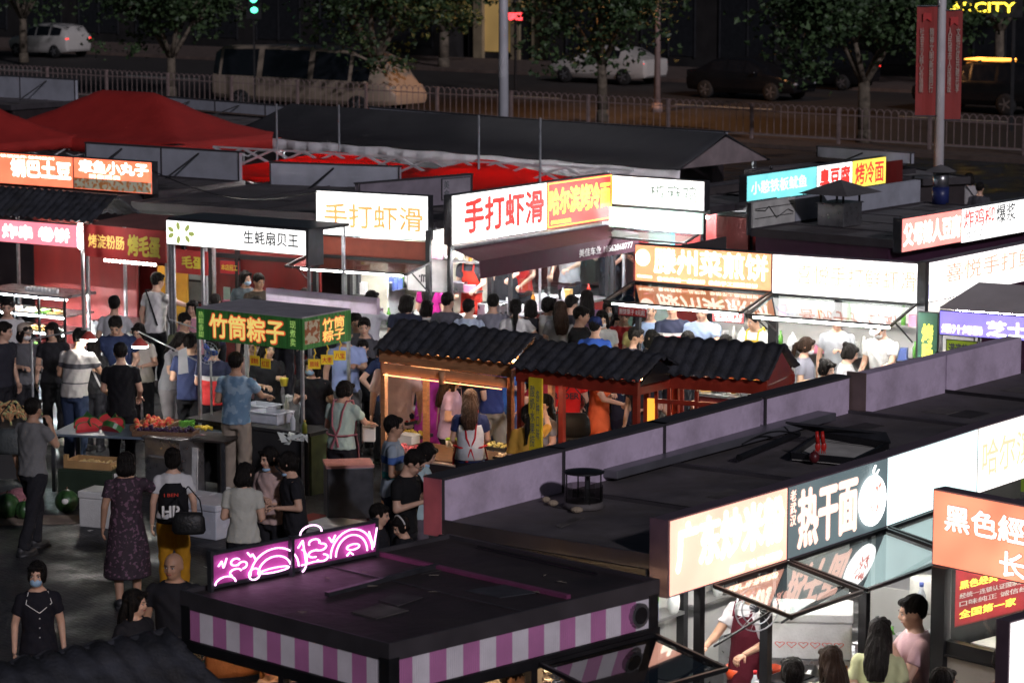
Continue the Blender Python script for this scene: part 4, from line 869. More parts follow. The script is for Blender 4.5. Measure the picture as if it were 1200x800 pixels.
s.box('rear_sign', (1.12, L+1.1, D, D+.1, 2.5, 2.84), greyp); s.posts((-.03,), (D+.05,), 2.86, .05, gunm, 2.4)
v = s.loc(984, 262, 2.5); t = thing('kitchen_vent', 'square metal roof vent box with dark pyramid rain cap', 'vent', (*s.glob(v.x, v.y).xy, 2.48), s.ang)
q = MB(); q.box(-.25, .25, -.22, .22, 0, .32); q.box(-.27, .27, -.24, .24, .32, .34); q.build('housing', steel, t, False, .008)
q = MB(); q.add([(-.48, -.42, .47), (.48, -.42, .47), (.48, .42, .47), (-.48, .42, .47), (0, 0, .66)], [(0, 1, 4), (1, 2, 4), (2, 3, 4), (3, 0, 4), (3, 2, 1, 0)]); q.build('rain_cap', roofm, t)
for x in (-.22, .22):
    for y in (-.19, .19): q = MB(); q.box(x-.012, x+.012, y-.012, y+.012, .34, .5); q.build('leg', dark, t)
v = s.loc(1102, 237, 2.5); t = thing('chimney', 'round blue and silver chimney with small dark hat at the lamp post foot', 'chimney', (*s.glob(v.x, v.y).xy, 2.48), 0)
q = MB(); q.tube((0, 0, 0), (0, 0, .26), .13, n=20); q.build('blue_sleeve', mat('dark blue sleeve', (.02, .03, .13), .4), t, True)
q = MB(); q.tube((0, 0, .26), (0, 0, .48), .12, n=20); q.build('steel_collar', steel, t, True); q = MB(); q.lathe((0, 0, .5), [(.24, 0), (.1, .07), (.01, .1)], 18); q.build('hat', roofm, t)
# ================= tiny violet stall at the right
s = V = Stall('food_stall', 'small grey canopy cart with violet sign at the right edge', (1101, 363), (1210, 371), 2.3)
L = 1.9
s.sign(0, L, 2.0, 2.3, lpu, [('芝士热狗棒', (.32, .12, 1.0, .7), tw, .03), ('爆汁烤肠', (.02, .12, .29, .45), tcream, .02)], y=0, th=.05)
q = MB(); q.add([(0, -.02, 2.33), (L, -.02, 2.33), (L, .62, 2.58), (.0+.25, .62, 2.58), (L, 1.25, 2.33), (0, 1.25, 2.33)], [(0, 1, 2, 3), (3, 2, 4, 5), (0, 3, 5)]); o = s.mb('canopy', q, mat('grey brown canopy cloth', (.5, .46, .46), .85, 0, .1, 3, bump=.5, bscale=5)); o.modifiers.new('s', 'SOLIDIFY').thickness = .015
s.posts((0.02, L-.02), (.02, 1.2), 2.3, .035, galv); s.box('counter', (0, L, 0, .6, .9, .94), counterm); s.box('front_panel', (0, L, 0, .03, .2, .9), mat('green poster panel', (.3, .5, .05), .5))
c = s.sign(-.32, -.05, 1.5, 2.25, mat('light box print', (.1, .3, .2), .5), [('烤\n肠', (.25, .2, .75, .8), tyl, .03)], y=.1, th=.04, name='side_lightbox'); s.sign(.1, .5, 1.72, 1.96, mat('lime price board', (.5, .7, .05), .5), [('满满芝士', (.1, .2, .9, .8), tbk, .02)], y=-.02, th=.01, name='price_board')
s.strip(.1, L-.1, .3, 2.27, led, .01)
# ================= shrimp paste + cold noodle stall in the centre
s = S7 = Stall('food_stall', 'central stall with red on white shrimp sign beside yellow on red cold noodle sign', (529, 229), (717, 203), 2.9)
L = s.L; a = s.loc(632, 213, 2.9).x
c = s.sign(0, a, 2.17, 2.9, lw, [('手打虾滑', (.13, .2, .96, .86), tr, .03)], case=gunm)
q = MB(); 
for b_ in ((.05, .09, a-.05, .095), (.05, .63, a-.05, .635), (.05, .09, .055, .2), (a-.055, .5, a-.05, .635)): q.box(b_[0], b_[2], -.012, -.008, b_[1], b_[3])
q.build('red_border', tr, c)
c = s.sign(a+.005, L, 2.17, 2.9, lcr, [('哈尔滨烤冷面', (.04, .3, .96, .84), tyl, .022), ('原料哈尔滨直发配送', (.06, .1, .36, .18), tyl, .02)], y=.002)
q = MB(); w_ = L-a
for b_ in ((.02, .03, w_-.02, .045), (.02, .69, w_-.02, .705), (.02, .03, .035, .7), (w_-.04, .03, w_-.025, .7)): q.box(b_[0], b_[2], -.012, -.008, b_[1], b_[3])
q.build('yellow_border', tyl, c)
mar = mat('maroon awning cloth', (.06, .012, .025), .8, 0, .15, 4, bump=.4, bscale=8)
q = MB(); q.slab([(0, -.02, 2.13), (L, -.02, 2.13), (L, -.5, 1.98), (0, -.5, 1.98)], .015); q.slab([(0, -.5, 1.98), (L, -.5, 1.98), (L, -.52, 1.72), (0, -.52, 1.72)], .01, 0, (0, 1, 0)); aw = s.mb('awning', q, mar)
q = MB(); q.tube((-.05, -.05, 2.14), (L+.02, -.05, 2.14), .035); q.build('roller', galv, aw); text('美佳车业 18562868777', (L*.6, 1.78, L*.95, 1.9), -.53, twp, aw, .015)
D = 2.0; s.roof(0, L, .15, D, 2.5); s.shell(D, 2.5, mat('grey tiled lining', (.4, .42, .42), .4), white, .95, .5, redw, sides=(0, 1)); s.posts((.03, L-.03), (.05, D-.1), 2.43, .06); s.posts((L*.35,), (.0,), 2.1, .05)
s.strip(.1, L-.1, .3, 2.4, led2); s.strip(.1, L-.1, 1.3, 2.4, led2); s.strip(.1, L-.1, -.46, 1.9, led2, .01)  # outer strip added under the awning edge to brighten the aisle
s.box('shelf', (L*.45, L-.1, .1, .14, 1.2, 1.8), glassm('display glass', (.8, .85, .85), .1))
# ================= white shrimp paste sign left of centre
s = S6 = Stall('food_stall', 'white signed stall with pale orange characters over a rust brown band', (370, 222.5), (502, 229.5), 2.9)
L = s.L
c = s.sign(0, L, 2.24, 2.9, lw, [('手打虾滑', (.08, .2, .95, .72), tor, .018)], case=gunm)
q = MB(); q.path(loop(.11, .55, .035, .06, n=12), .005, 5); q.build('seal_logo', tor, c)
s.box('fascia_band', (0, L, .02, .06, 1.95, 2.22), mat('rust brown band', (.28, .055, .03), .6)); s.box('fascia_beam', (0, L, .0, .07, 1.88, 1.945), dark); s.roof(0, L, .15, 2.0, 2.47); s.posts((-.02, L), (.0, 1.9), 2.4, .07)
s.awning(-.1, L+.05, -.02, 1.93, .7, .1, dimg); s.box('back_wall', (0, L, 1.9, 1.95, 0, 2.4), mat('beige lining', (.55, .52, .42), .6)); s.box('counter', (0, L, 0, .5, .9, .94), counterm); s.box('front_panel', (0, L, .03, .07, .1, .9), white)
s.strip(.2, L-.1, .25, 2.3, led); s.strip(.1, L-.1, -.6, 1.8, led, .009); s.box('mid_partition', (.35, .8, .7, .74, .94, 1.95), mat('cream curtain', (.62, .6, .5), .8, bump=.4, bscale=7))  # front strip below the awning added to spill light into the aisle
c = s.sign(0, .7, 0, .5, mat('slanted white menu', (.7, .7, .7), .5), [('·min', (.3, .3, .6, .6), tbk, .03)], at=(L*.72, .3, 1.45), th=.02, name='menu_board')
# ================= white sign right of centre
s = S9 = Stall('food_stall', 'stall with plain white sign and thin black brush characters right of centre', (717.5, 205), (826, 212.5), 2.9)
L = s.L; s.sign(0, L, 2.44, 2.9, lw, [('椒麻鸡', (.42, .25, .92, .8), lt('grey green brush letters', (.12, .16, .13), .6), .012)]); s.roof(0, L, .15, 2.0, 2.47)
q = MB(); q.path(loop(.3, .2, .1, .03, 3.3, 6.1, 8), .008, 5); s.mb('smile_logo', q, tor).location = (0, -.02, 2.4)
s.box('lit_fascia', (0, L, -.08, -.03, 2.1, 2.41), fm('pale green backlit strip', (.72, .95, .85), .75)); s.awning(.1, L-.05, -.08, 2.08, .4, .1, clear); s.box('body', (0, L, 1.0, 1.95, .1, 2.39), mat('grey green interior', (.2, .25, .22), .5)); s.strip(.5, L-.2, -.3, 2.16, led2, .01); s.strip(.1, L-.2, .4, 2.3, led2); s.posts((.02, L-.02), (.0,), 2.4, .06)
s.box('counter', (0, L, 0, .5, .9, .94), counterm); s.box('menu_board', (.5, .85, .9, .92, 1.3, 2.0), mat('cyan menu', (.1, .4, .5), .5)); s.box('menu_board', (.9, 1.4, .9, .92, 1.5, 2.1), mat('orange food poster', (.5, .22, .05), .5))
s.box('side_door', (L+.02, L+.6, .3, .34, .1, 2.35), redw); s.box('side_frame', (L+.0, L+.62, .34, .4, 0, 2.42), dark)
# ================= cyan / red / yellow signs
s = S10 = Stall('food_stall', 'distant stall with cyan, white and yellow sign segments', (875, 206), (1038.5, 183), 2.9)
L = s.L; a = s.loc(958, 194.5, 2.9).x; b = s.loc(998, 188.5, 2.9).x
s.sign(0, a, 2.46, 2.9, lcy, [('小憨铁板鱿鱼', (.06, .3, .85, .75), lt('pale cyan letters', (.7, 1, 1), 1.2), .02)]); s.sign(a+.004, b, 2.44, 2.9, lw, [('臭豆腐', (.08, .15, .92, .85), tr, .04)], y=.002); s.sign(b+.004, L, 2.44, 2.9, lye, [('烤冷面', (.08, .12, .92, .88), tr, .02)], y=.004)
s.roof(0, L+1.2, .15, 2.2, 2.44); s.box('body', (0, L+1.0, .2, 2.1, .1, 2.36), redw); s.box('red_board', (L+.02, L+.75, .1, .14, 2.4, 2.78), redw)
# ================= left part of the market
s = K1 = Stall('food_stall', 'dark red stall at the left with long glowing orange sign and food photo strip', (-20, 177), (178, 190), 3.0)
L = s.L; a = s.loc(85, 184, 3.0).x
s.sign(0, a, 2.48, 3.0, fm('backlit tomato acrylic', (1, .2, .1), 1.15), [('锅巴土豆', (.32, .28, .97, .8), lt('white hot letters', (1, .9, .8), 2.6), .05), ('铁锅现炸·秘制酱料', (.2, .85, .8, .94), tcream, .01)])
c = s.sign(a+.004, L, 2.48, 3.0, fm('backlit tomato acrylic', (1, .2, .1), 1.15), [('章鱼小丸子', (.08, .55, .95, .92), lt('white hot letters', (1, .9, .8), 2.6), .05), ('现做现卖', (.2, .38, .6, .5), tcream, .02)], y=.002)
q = MB(); q.box(.02, L-a-.02, -.014, -.008, .02, .19); q.build('food_photo', speck('food photo', (.75, .78, .6), (.75, .3, .08), 14, .5), c)
s.roof(0, L, .15, 2.2, 2.5); s.box('wall', (0, L, .2, .25, .1, 2.45), redw); s.box('fascia_beam', (0, L+.1, .12, .19, 2.34, 2.42), dark); s.box('fascia_beam', (0, L+.1, .12, .19, 1.85, 1.9), dark)
s = K2 = Stall('food_stall', 'long dark red cabin with black framed windows behind the scallop sign', (180, 240), (369, 252), 2.5)
L = s.L; s.roof(-.4, L, 0, 4.2, 2.5); s.box('wall', (-.4, L, .12, .17, .05, 2.42), redw); s.box('fascia_beam', (-.4, L, .06, .11, 2.3, 2.42), dark); s.box('fascia_beam', (-.4, L, .06, .11, 1.75, 1.82), dark)
s.posts((-.4, .5, 1.0, 1.5, L-.05), (.08,), 2.3, .06); 
w_ = s.box('window', (.56, .94, .1, .115, 1.05, 1.7), mat('lit shelf window', (.25, .28, .26), .2)); q = MB()
for x in (.55, .94): q.box(x-.02, x+.02, .08, .11, 1.03, 1.72)
for z in (1.03, 1.36, 1.7): q.box(.54, .95, .08, .11, z-.015, z+.015)
q.build('frame', dark, w_); s.box('notice', (1.22, 1.34, .09, .11, 1.05, 1.3), mat('white green notice', (.4, .6, .5), .6)); s.box('notice', (1.4, 1.5, .09, .11, 1.08, 1.28), mat('blue white notice', (.3, .35, .7), .6)); s.box('counter', (.9, L, -.1, .1, .9, .95), counterm)
s.strip(.55, .95, .05, 1.74, led, .008); s.strip(1.2, L-.1, -.02, 2.26, led, .009)
s.sign(1.18, 1.55, 1.5, 1.72, mat('red notice', (.45, .02, .03), .5), [('本店招工', (.1, .3, .9, .7), tgold, .02)], y=.06, th=.02, name='notice_board')
# pink sign with tiled roof at far left
s = S3 = Stall('food_stall', 'pink signed skewer stall under a black tiled canopy at the left edge', (-30, 254), (91, 263.5), 2.4)
L = s.L; s.sign(0, L, 2.05, 2.4, lpink, [('炸串 卷饼', (.28, .22, .92, .78), tcream, .05)], th=.06); tile_roof(s.t, -.1, L+.35, .5, .55, 2.78, 2.44)
s.box('lit_end_strip', (L+.02, L+.06, -.01, .03, 2.05, 2.42), led); s.posts((L+.04,), (.05, 1.0), 2.4, .04, galv); s.posts((-.05,), (.05, 1.0), 2.4, .04, galv)
v = s.loc(0, 325, 1.35)
q = MB(); x0 = 0; x1 = s.loc(90, 345, 1.3).x
for z in (.45, .72, .98): q.box(x0, x1, .1, .75, z, z+.02)
q.box(x0, x1, .05, .8, 1.26, 1.3); s.mb('display_shelf', q, steel)
q = MB()
for x in (x0, (x0+x1)*.4, (x0+x1)*.7, x1): q.box(x-.015, x+.015, .07, .1, .1, 1.26)
s.mb('shelf_frame', q, dark); s.box('shelf_front_glass', (x0, x1, .085, .09, .45, 1.25), glassm('display glass', (.8, .85, .85), .1)); s.box('base', (x0, x1, .1, .75, .0, .44), white); s.strip(x0+.05, x1-.05, .5, 2.3, led, .009); s.strip(x0+.05, x1-.05, .2, 1.23, led, .009); s.strip(x0+.05, x1-.05, .13, .96, led2, .008); s.strip(x0+.05, x1-.05, .13, .70, led2, .008); s.strip(x0+.05, x1-.05, .13, 1.24, led2, .008); s.box('back_wall', (0, L, 1.3, 1.35, .05, 2.3), redw)
# red tent with yellow egg writing
s = S4 = Stall('food_stall', 'red cloth tent stall with hand painted yellow egg writing', (98, 263), (194, 271), 2.35)
L = s.L; rc = mat('red sign cloth', (.42, .03, .03), .8, 0, .15, 3, bump=.5, bscale=5); c = s.sign(0, L, 1.88, 2.35, rc, [('烤淀粉肠', (.06, .3, .5, .72), lt('dull yellow print', (.9, .6, .15), .5), .02), ('烤毛蛋', (.55, .15, .93, .78), lt('yellow print', (.85, .85, .1), .75), .04)], th=.02, case=rc, b=.001)
c = s.sign(0, .6, 1.7, 2.05, rc, [('毛蛋', (.2, .25, .9, .75), lt('yellow print', (.85, .85, .1), .75), .04)], at=(L+.02, .2, 1.72), th=.02, case=rc, b=.001, name='side_sign')
q = MB(); q.add([(0, 0, 2.36), (L, 0, 2.36), (L+.3, 1.2, 2.36), (0.3, 1.2, 2.36), (.5, .6, 2.5), (L-.2, .6, 2.5)], [(0, 1, 5, 4), (1, 2, 5), (2, 3, 4, 5), (3, 0, 4)]); s.mb('canopy', q, mat('dusty brown red cloth', (.15, .06, .055), .85))
s.posts((.03, L-.02), (.04, 1.1), 2.35, .04, galv); q = MB()
for k in range(14): q.ell((.4+k*.075, .02-.0*k, 1.84+.0*k), .022, 8, 6)
s.mb('bulb_string', q, glow('white LED bulbs', (1, .95, .9), 40, 0)); s.box('counter', (0, L, .1, .7, .85, .9), steel); s.box('front_panel', (0, L, .12, .15, .1, .85), white); s.strip(.4, L-.1, .2, 1.86, glow('red strip', (1, .1, .05), 3, 0), .008)
s.box('yellow_banner', (L*.62, L*.98, .5, .53, .9, 1.75), mat('mustard cloth', (.55, .3, .02), .8, bump=.4, bscale=6))
# scallop sign
s = S5 = Stall('food_stall', 'scallop stall with long bright white sign on thin steel poles', (194.5, 257), (360, 270), 2.6)
L = s.L; c = s.sign(0, L, 2.24, 2.6, lw, [('生蚝扇贝王', (.56, .3, .94, .82), tbk, .02)], th=.1)
rd = random.Random(5); q = MB()
for k in range(7): a_ = k*.9; q.ell((.28+.2*math.cos(a_), -.012, .18+.1*math.sin(a_)), (.06, .003, .035), 8, 5, 0, Matrix.Rotation(-a_, 3, 'Y'))
q.build('leaf_wreath_logo', lt('olive leaves', (.3, .35, .1), .9), c)
s.posts((.02, .08, .62, L-.02), (.06,), 2.5, .04, galv); s.box('roof_sheet', (-.05, L+.05, .1, .9, 2.58, 2.62), gunm); s.posts((.02, L-.02), (.85,), 2.58, .04, galv)
s.box('side_lit_board', (L+.01, L+.05, -.05, .3, 2.1, 2.62), gunm); s.strip(.2, L-.1, .3, 2.5, led, .009)
# ================= bamboo zongzi cart
s = Z = Stall('zongzi_cart', 'green bamboo printed cart with orange outlined characters and yellow price tags', (230, 361), (354, 373.5), 2.2, 'food cart')
L = s.L; D = .95; gb = mat('green bamboo print', (.05, .24, .05), .6, 0, .55, 3, stretch=(9, 1, .6), bump=.2)
to = lt('orange outline print', (.7, .1, .03), .4); ty = lt('warm yellow print', (.95, .72, .2), .5); tg = lt('light green print', (.5, .8, .2), .4)
s.sign(0, L, 1.82, 2.2, gb, [('竹筒粽子', (.13, .12, .84, .88), to, .055), ('竹筒粽子', (.135, .135, .835, .87), ty, .022, 0, .006), ('热\n粽\n香\n甜', (.025, .08, .075, .92), tg, .0), ('现\n煮\n卖', (.89, .1, .945, .9), tg, 0)], th=.02, case=gb, b=.002)
c = s.sign(0, D, 1.82, 2.2, gb, [('竹筒\n粽子', (.4, .12, .85, .88), to, .05), ('竹筒\n粽子', (.4, .14, .85, .86), ty, .02, 0, .005)], at=(L, 0, 1.82), rot=PI/2, th=.02, case=gb, b=.002, name='side_sign')
q = MB(); q.box(.04, .33, -.01, -.007, .06, .34); q.build('food_photo', speck('zongzi photo', (.55, .5, .35), (.35, .12, .05), 12, .5), c)
s.box('roof', (0, L, 0, D, 2.2, 2.215), mat('grey canopy sheet', (.34, .33, .36), .7)); s.box('back_sign', (-.0, L+.1, D+.4, D+.46, 2.1, 2.3), lilac)
s.posts((.02, L-.02), (.02, D-.02), 2.2, .035, galv); s.box('table', (-.2, L+.1, 0, D, .78, .82), mat('black table cloth', (.02, .02, .022), .8)); s.box('front_panel', (-.15, L+.05, .02, .05, .05, .77), mat('black cloth skirt', (.018, .018, .02), .85, bump=.6, bscale=5)); s.box('side_panel', (L+.05, L+.08, .05, D, .05, .77), mat('printed dark green skirt', (.06, .08, .03), .8, 0, .6, 4))
for k, (x, y, zt, tx) in enumerate(((.95, -.05, 1.68, '蛋黄肉'), (1.12, -.05, 1.66, '红豆'), (L+.06, .15, 1.68, '原味'), (L+.06, .4, 1.7, '大枣'), (L+.06, .65, 1.72, '八宝'))):
    g_ = s.glob(x, y); t = thing('price_tag', ['leftmost yellow price tag under the long green sign', 'second yellow price tag under the long green sign', 'yellow price tag nearest the corner under the side sign', 'middle yellow price tag under the side sign', 'rear yellow price tag under the side sign'][k], 'price tag', (g_.x, g_.y, zt), s.ang+(0 if k < 2 else .6), 'hanging yellow price tags')
    q = MB(); q.box(-.075, .075, 0, .008, -.1, .02); q.build('card', mat('yellow plastic card', (.95, .62, .03), .5), t, False, .004); q = MB(); q.path([(0, .004, .02), (.0, .004, .06), (.02, .004, .09), (0, .004, .14)], .008, 5); q.build('hook', mat('yellow plastic card', (.85, .5, .02), .5), t); text(tx, (-.055, -.075, .055, -.01), -.003, tredp, t, .02)
# ================= three wooden carts with tiled roofs
def tcart(label, pa, pb, hd, rise, post, sidem, frontlit=True, lat=False):
    s = Stall('wooden_cart', label, pa, pb, 2.0, 'food cart', 'wooden carts with black tiled roofs'); L = s.L
    tile_roof(s.t, -.04, L+.04, hd, hd+.02, 2.0+rise, 2.02)
    for x in (0.02, L-.02):
        q = MB(); q.slab([(x-.015, .05, 1.98), (x-.015, 2*hd-.05, 1.98), (x-.015, hd, 1.96+rise)], .03, 0, (1, 0, 0)); s.mb('gable', q, sidem)
    s.posts((.04, L-.04), (.06, 2*hd-.06), 2.0, .06, post); s.box('beam', (.0, L, .02, .07, 1.88, 2.025), post); s.box('beam', (.0, L, 2*hd-.07, 2*hd-.02, 1.88, 1.97), post)
    for x in (.01, L-.05): s.box('side_beam', (x, x+.04, .08, 2*hd-.08, 1.88, 1.96), post)
    s.strip(.3, L-.3, hd+.2, 1.95, ledw, .012, 'lamp_tube')
    s.box('counter', (0, L, .05, 2*hd-.05, .78, .82), wood); s.box('front_panel', (.05, L-.05, .1, .13, .1, .77), wood)
    return s
wl = mat('pale lacquered wood', (.42, .2, .09), .55, 0, .25, 6, stretch=(1, 6, 6)); rw = mat('red lacquered wood', (.3, .03, .015), .45, 0, .2, 6)
T1 = tcart('leftmost tiled wooden cart with pale timber posts and glowing orange beam', (443, 412), (598, 430), .45, .29, wl, wl); T1.box('lit_valance', (.05, T1.L-.05, -.0, .015, 1.76, 1.875), mat('pale valance board', (.6, .3, .15), .6)); T1.strip(.1, T1.L-.1, -.03, 1.745, glow('orange rope light', (1, .4, .15), 4, 0), .004); T1.strip(.1, T1.L-.1, .1, 1.78, glow('hidden fill tube', (1, .82, .64), 90, 0), .008)  # front rope light and hidden tube added to light the valance and table
T2 = tcart('middle tiled wooden cart with red posts', (603, 434), (746, 451), .45, .25, rw, dark)
T3 = tcart('rightmost tiled wooden cart with red gable and lattice', (752, 440), (898, 450), .5, .33, rw, rw)
for x in (.15, .3, .45, .62): T3.posts((x,), (.06,), 1.87, .035, rw, .8, 'lattice_bar')
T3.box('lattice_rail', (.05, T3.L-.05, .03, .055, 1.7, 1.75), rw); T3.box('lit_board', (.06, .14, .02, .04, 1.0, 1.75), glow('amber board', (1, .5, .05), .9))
T3.box('paper_lantern', (T3.L-.03, T3.L-.01, .2, .8, 1.6, 1.86), glow('warm paper panel', (1, .75, .5), 2.2)); T1.box('glow_panel', (.04, .6, .55, .57, 1.75, 2.0), glow('warm timber glow', (1, .5, .2), .7))  # timber panel is no lamp: warm lamplight on it is put in as emission
c = T2.sign(.22, .4, 1.1, 1.95, mat('yellow menu board', (.8, .62, .03), .5), [('酸\n奶\n水\n果\n捞', (.15, .1, .5, .9), tbk, .0), ('各\n种\n口\n味', (.6, .2, .85, .85), tbk, 0)], y=-.03, th=.02, name='menu_board', case=mat('yellow menu board', (.8, .62, .03), .5), b=.002)
q = MB(); q.tube((0, 0, 0), (0, 0, .14), .04, .036, 14); q.path(loop(.06, .09, .03, .035, -1.4, 1.4, 8), .007, 5); o = q.build('hanging_mug', mat('orange clay', (.5, .25, .12), .6), None, True); g_ = T1.glob(T1.L*.5, -.02); o.location = (g_.x, g_.y, 1.72); tag(o, 'pale orange wooden mug hanging from the beam of the leftmost tiled cart', 'mug')
# big tiled roof at the bottom left
s = Stall('wooden_cart', 'closest cart with large blue black tiled roof at the bottom left corner', (-60, 797), (193, 742), 2.45, 'food cart', 'wooden carts with black tiled roofs')
L = s.L; tile_roof(s.t, -.3, L+.02, 0, .95, 2.45, 1.98, per=.19); s.posts((0, L-.1), (-.7, .7), 2.1, .07, wood); s.box('beam', (-.2, L, -.75, -.68, 1.9, 1.98), wood); s.box('counter', (0, L-.1, -.7, .7, .8, .85), wood)
# ------------------------------------------------------------ tents and roofs behind
Adir = math.atan2(Fs[0].t.rotation_euler.z*0+math.sin(Fs[0].ang), math.cos(Fs[0].ang))
redc = mat('red canopy fabric', (.36, .018, .014), .75, 0, .12, 2, bump=.4, bscale=3); blkc = mat('black canopy fabric', (.022, .022, .026), .7, 0, .2, 2, bump=.4, bscale=3); whc = mat('white valance cloth', (.65, .65, .68), .8, 0, .08, 3, bump=.5, bscale=5)
def translucent(name, col):
    m, nt, b = _nt(name); N = nt.nodes; L = nt.links; tr_ = N.new('ShaderNodeBsdfTranslucent'); tr_.inputs[0].default_value = (*col, 1); b.inputs['Base Color'].default_value = (*col, 1); b.inputs['Roughness'].default_value = .8
    mx = N.new('ShaderNodeMixShader'); mx.inputs[0].default_value = .55; L.new(b.outputs[0], mx.inputs[1]); L.new(tr_.outputs[0], mx.inputs[2]); L.new(mx.outputs[0], N['Material Output'].inputs[0]); MATS[name] = m; return m
redt = translucent('thin red canopy cloth', (.6, .03, .02))
def canopy(label, c, ang, Lx, Ly, ze, zr, ridge, m, sag=.12, val=.18, group=None, frame=True, valm=None):
    """pop-up canopy: sagging hipped roof with a short ridge along x"""
    t = thing('canopy_tent', label, 'tent', (c.x, c.y, 0), ang, group); n = 24; vs = []
    for j in range(n+1):
        for i in range(n+1):
            x = (i/n-.5)*Lx; y = (j/n-.5)*Ly
            ux = max(0, abs(x)-ridge/2)/(Lx/2-ridge/2); uy = abs(y)/(Ly/2); u = max(ux, uy)
            e = 1-u; z = ze+(zr-ze)*(e**(1.35)) - sag*math.sin(PI*u)*.25
            z += .05*math.exp(-((ux-uy)**2)*60)*u   # ribs lift the cloth at the hips
            vs.append((x, y, z))
    q = MB(); q.add(vs, [(j*(n+1)+i, j*(n+1)+i+1, (j+1)*(n+1)+i+1, (j+1)*(n+1)+i) for j in range(n) for i in range(n)]); o = q.build('roof_cloth', m, t, True); o.modifiers.new('s', 'SOLIDIFY').thickness = .006
    for (x0, y0, x1, y1) in ((-Lx/2, -Ly/2, Lx/2, -Ly/2), (Lx/2, -Ly/2, Lx/2, Ly/2), (Lx/2, Ly/2, -Lx/2, Ly/2), (-Lx/2, Ly/2, -Lx/2, -Ly/2)):
        q = MB(); k = 30; pv = []
        for i in range(k+1):
            f = i/k; x, y = x0+(x1-x0)*f, y0+(y1-y0)*f; nx, ny = (y1-y0), -(x1-x0); l = math.hypot(nx, ny); w_ = .02*math.sin(i*1.3); pv += [(x, y, ze), (x+nx/l*w_, y+ny/l*w_, ze-val)]
        q.add(pv, [(2*i, 2*i+1, 2*i+3, 2*i+2) for i in range(k)]); q.build('valance', valm or m, t, True).modifiers.new('s', 'SOLIDIFY').thickness = .006
    for x in (-Lx/2+.04, Lx/2-.04):
        for y in (-Ly/2+.04, Ly/2-.04): q = MB(); q.box(x-.02, x+.02, y-.02, y+.02, 0, ze); q.build('leg', galv, t)
    if m is redt:
        q = MB(); q.box(-Lx*.35, Lx*.35, -.02, .02, ze-.3, ze-.26); q.build('led_tube', glow('canopy lamp tube', (1, .93, .9), 120, 0), t)
    if frame:
        fr = mat('white painted truss', (.65, .66, .68), .4, .2); q = MB()
        for y in (-Ly/2+.06, Ly/2-.06):
            k = 4; st = (Lx-.1)/k
            for i in range(k): x = -Lx/2+.05+i*st; q.bar((x, y, ze-.02), (x+st, y, ze-.35), .02); q.bar((x, y, ze-.35), (x+st, y, ze-.02), .02)
        for x in (-Lx/2+.06, Lx/2-.06):
            k = 3; st = (Ly-.1)/k
            for i in range(k): y = -Ly/2+.05+i*st; q.bar((x, y, ze-.02), (x, y+st, ze-.35), .02); q.bar((x, y, ze-.35), (x, y+st, ze-.02), .02)
        q.build('truss', fr, t)
    return t
Bang = math.atan2(-.6, .8)
c = W(150, 107, 3.3); canopy('large red pop-up canopy rising behind the left stalls', c, Bang, 5.6, 3.2, 2.45, 3.3, 1.7, redc, val=.25, group='red pop-up canopies')
c = W(-38, 117, 3.2); canopy('red canopy corner cut by the left picture edge', c, Bang, 3.6, 3.0, 2.45, 3.2, 1.0, redc, group='red pop-up canopies')
c = W(395, 172, 2.95); canopy('low red canopy with white truss left of centre under the black roof', c, Bang, 4.6, 2.4, 2.5, 2.86, .6, redt, val=.1, group='red pop-up canopies')
c = W(570, 182, 2.95); canopy('low red canopy with white truss behind the central signs', c, Bang, 4.2, 2.2, 2.5, 2.88, .3, redt, val=.1, group='red pop-up canopies')

t = thing('truss_frame', 'bare white scissor truss frame running across the red canopies', 'frame', (*W(480, 195, 2.5).xy, 0), 0, None)
ox = t.location; q = MB(); fr = mat('white painted truss', (.65, .66, .68), .4, .2)
a = W(250, 172, 2.85)-ox; b = W(742, 200, 2.85)-ox; n = 13
for i in range(n):
    p = a.lerp(b, i/n); r_ = a.lerp(b, (i+1)/n); dz = Vector((0, 0, -.26)); q.bar(p, r_+dz, .035); q.bar(p+dz, r_, .035); q.bar(p, r_, .03)
q.build('scissor_truss', fr, t)
for f in (0.02, .33, .66, .98): p = a.lerp(b, f); q = MB(); q.box(p.x-.02, p.x+.02, p.y-.02, p.y+.02, 0, 2.75); q.build('leg', galv, t)
# long black gable canopy
eL = W(268, 156, 2.45); eR = W(796, 198, 2.45); rL = W(328, 129, 3.0); rR = W(850, 166, 3.0); dv = (eR-eL).normalized(); nv = Vector((-dv.y, dv.x, 0))
t = thing('canopy_roof', 'long black gabled canopy with white valance across the middle distance', 'canopy', (eL.x, eL.y, 0), math.atan2(dv.y, dv.x)); Mx = Matrix.Rotation(-t.rotation_euler.z, 3, 'Z')
lo = lambda p: Mx @ (p-Vector((eL.x, eL.y, 0)))
LL = (eR-eL).length; hd = max(1.3, lo(rR).y); 
n = 40; q = MB(); vs = []
for i in range(n+1):
    x = LL*i/n
    for y, z in ((0, 2.45), (hd*.5, 2.7), (hd, 3.0), (hd*1.5, 2.7), (2*hd, 2.45)):
        xx = x if z < 2.5 else max(.45*(z-2.45)/.55, x); vs.append((xx, y, z-.03*abs(math.sin(i*PI/5))*(1 if z < 2.9 else 0)))
q.add(vs, [(i*5+j, (i+1)*5+j, (i+1)*5+j+1, i*5+j+1) for i in range(n) for j in range(4)]); q.build('roof_cloth', blkc, t, True).modifiers.new('s', 'SOLIDIFY').thickness = .02
q = MB(); q.slab([(LL+.01, .1, 2.45), (LL+.01, 2*hd-.1, 2.45), (LL+.01, hd, 2.93)], .03, 0, (-1, 0, 0)); q.build('gable_cloth', mat('pinkish gable cloth', (.2, .16, .165), .8), t)
q = MB(); pv = []; k = 160
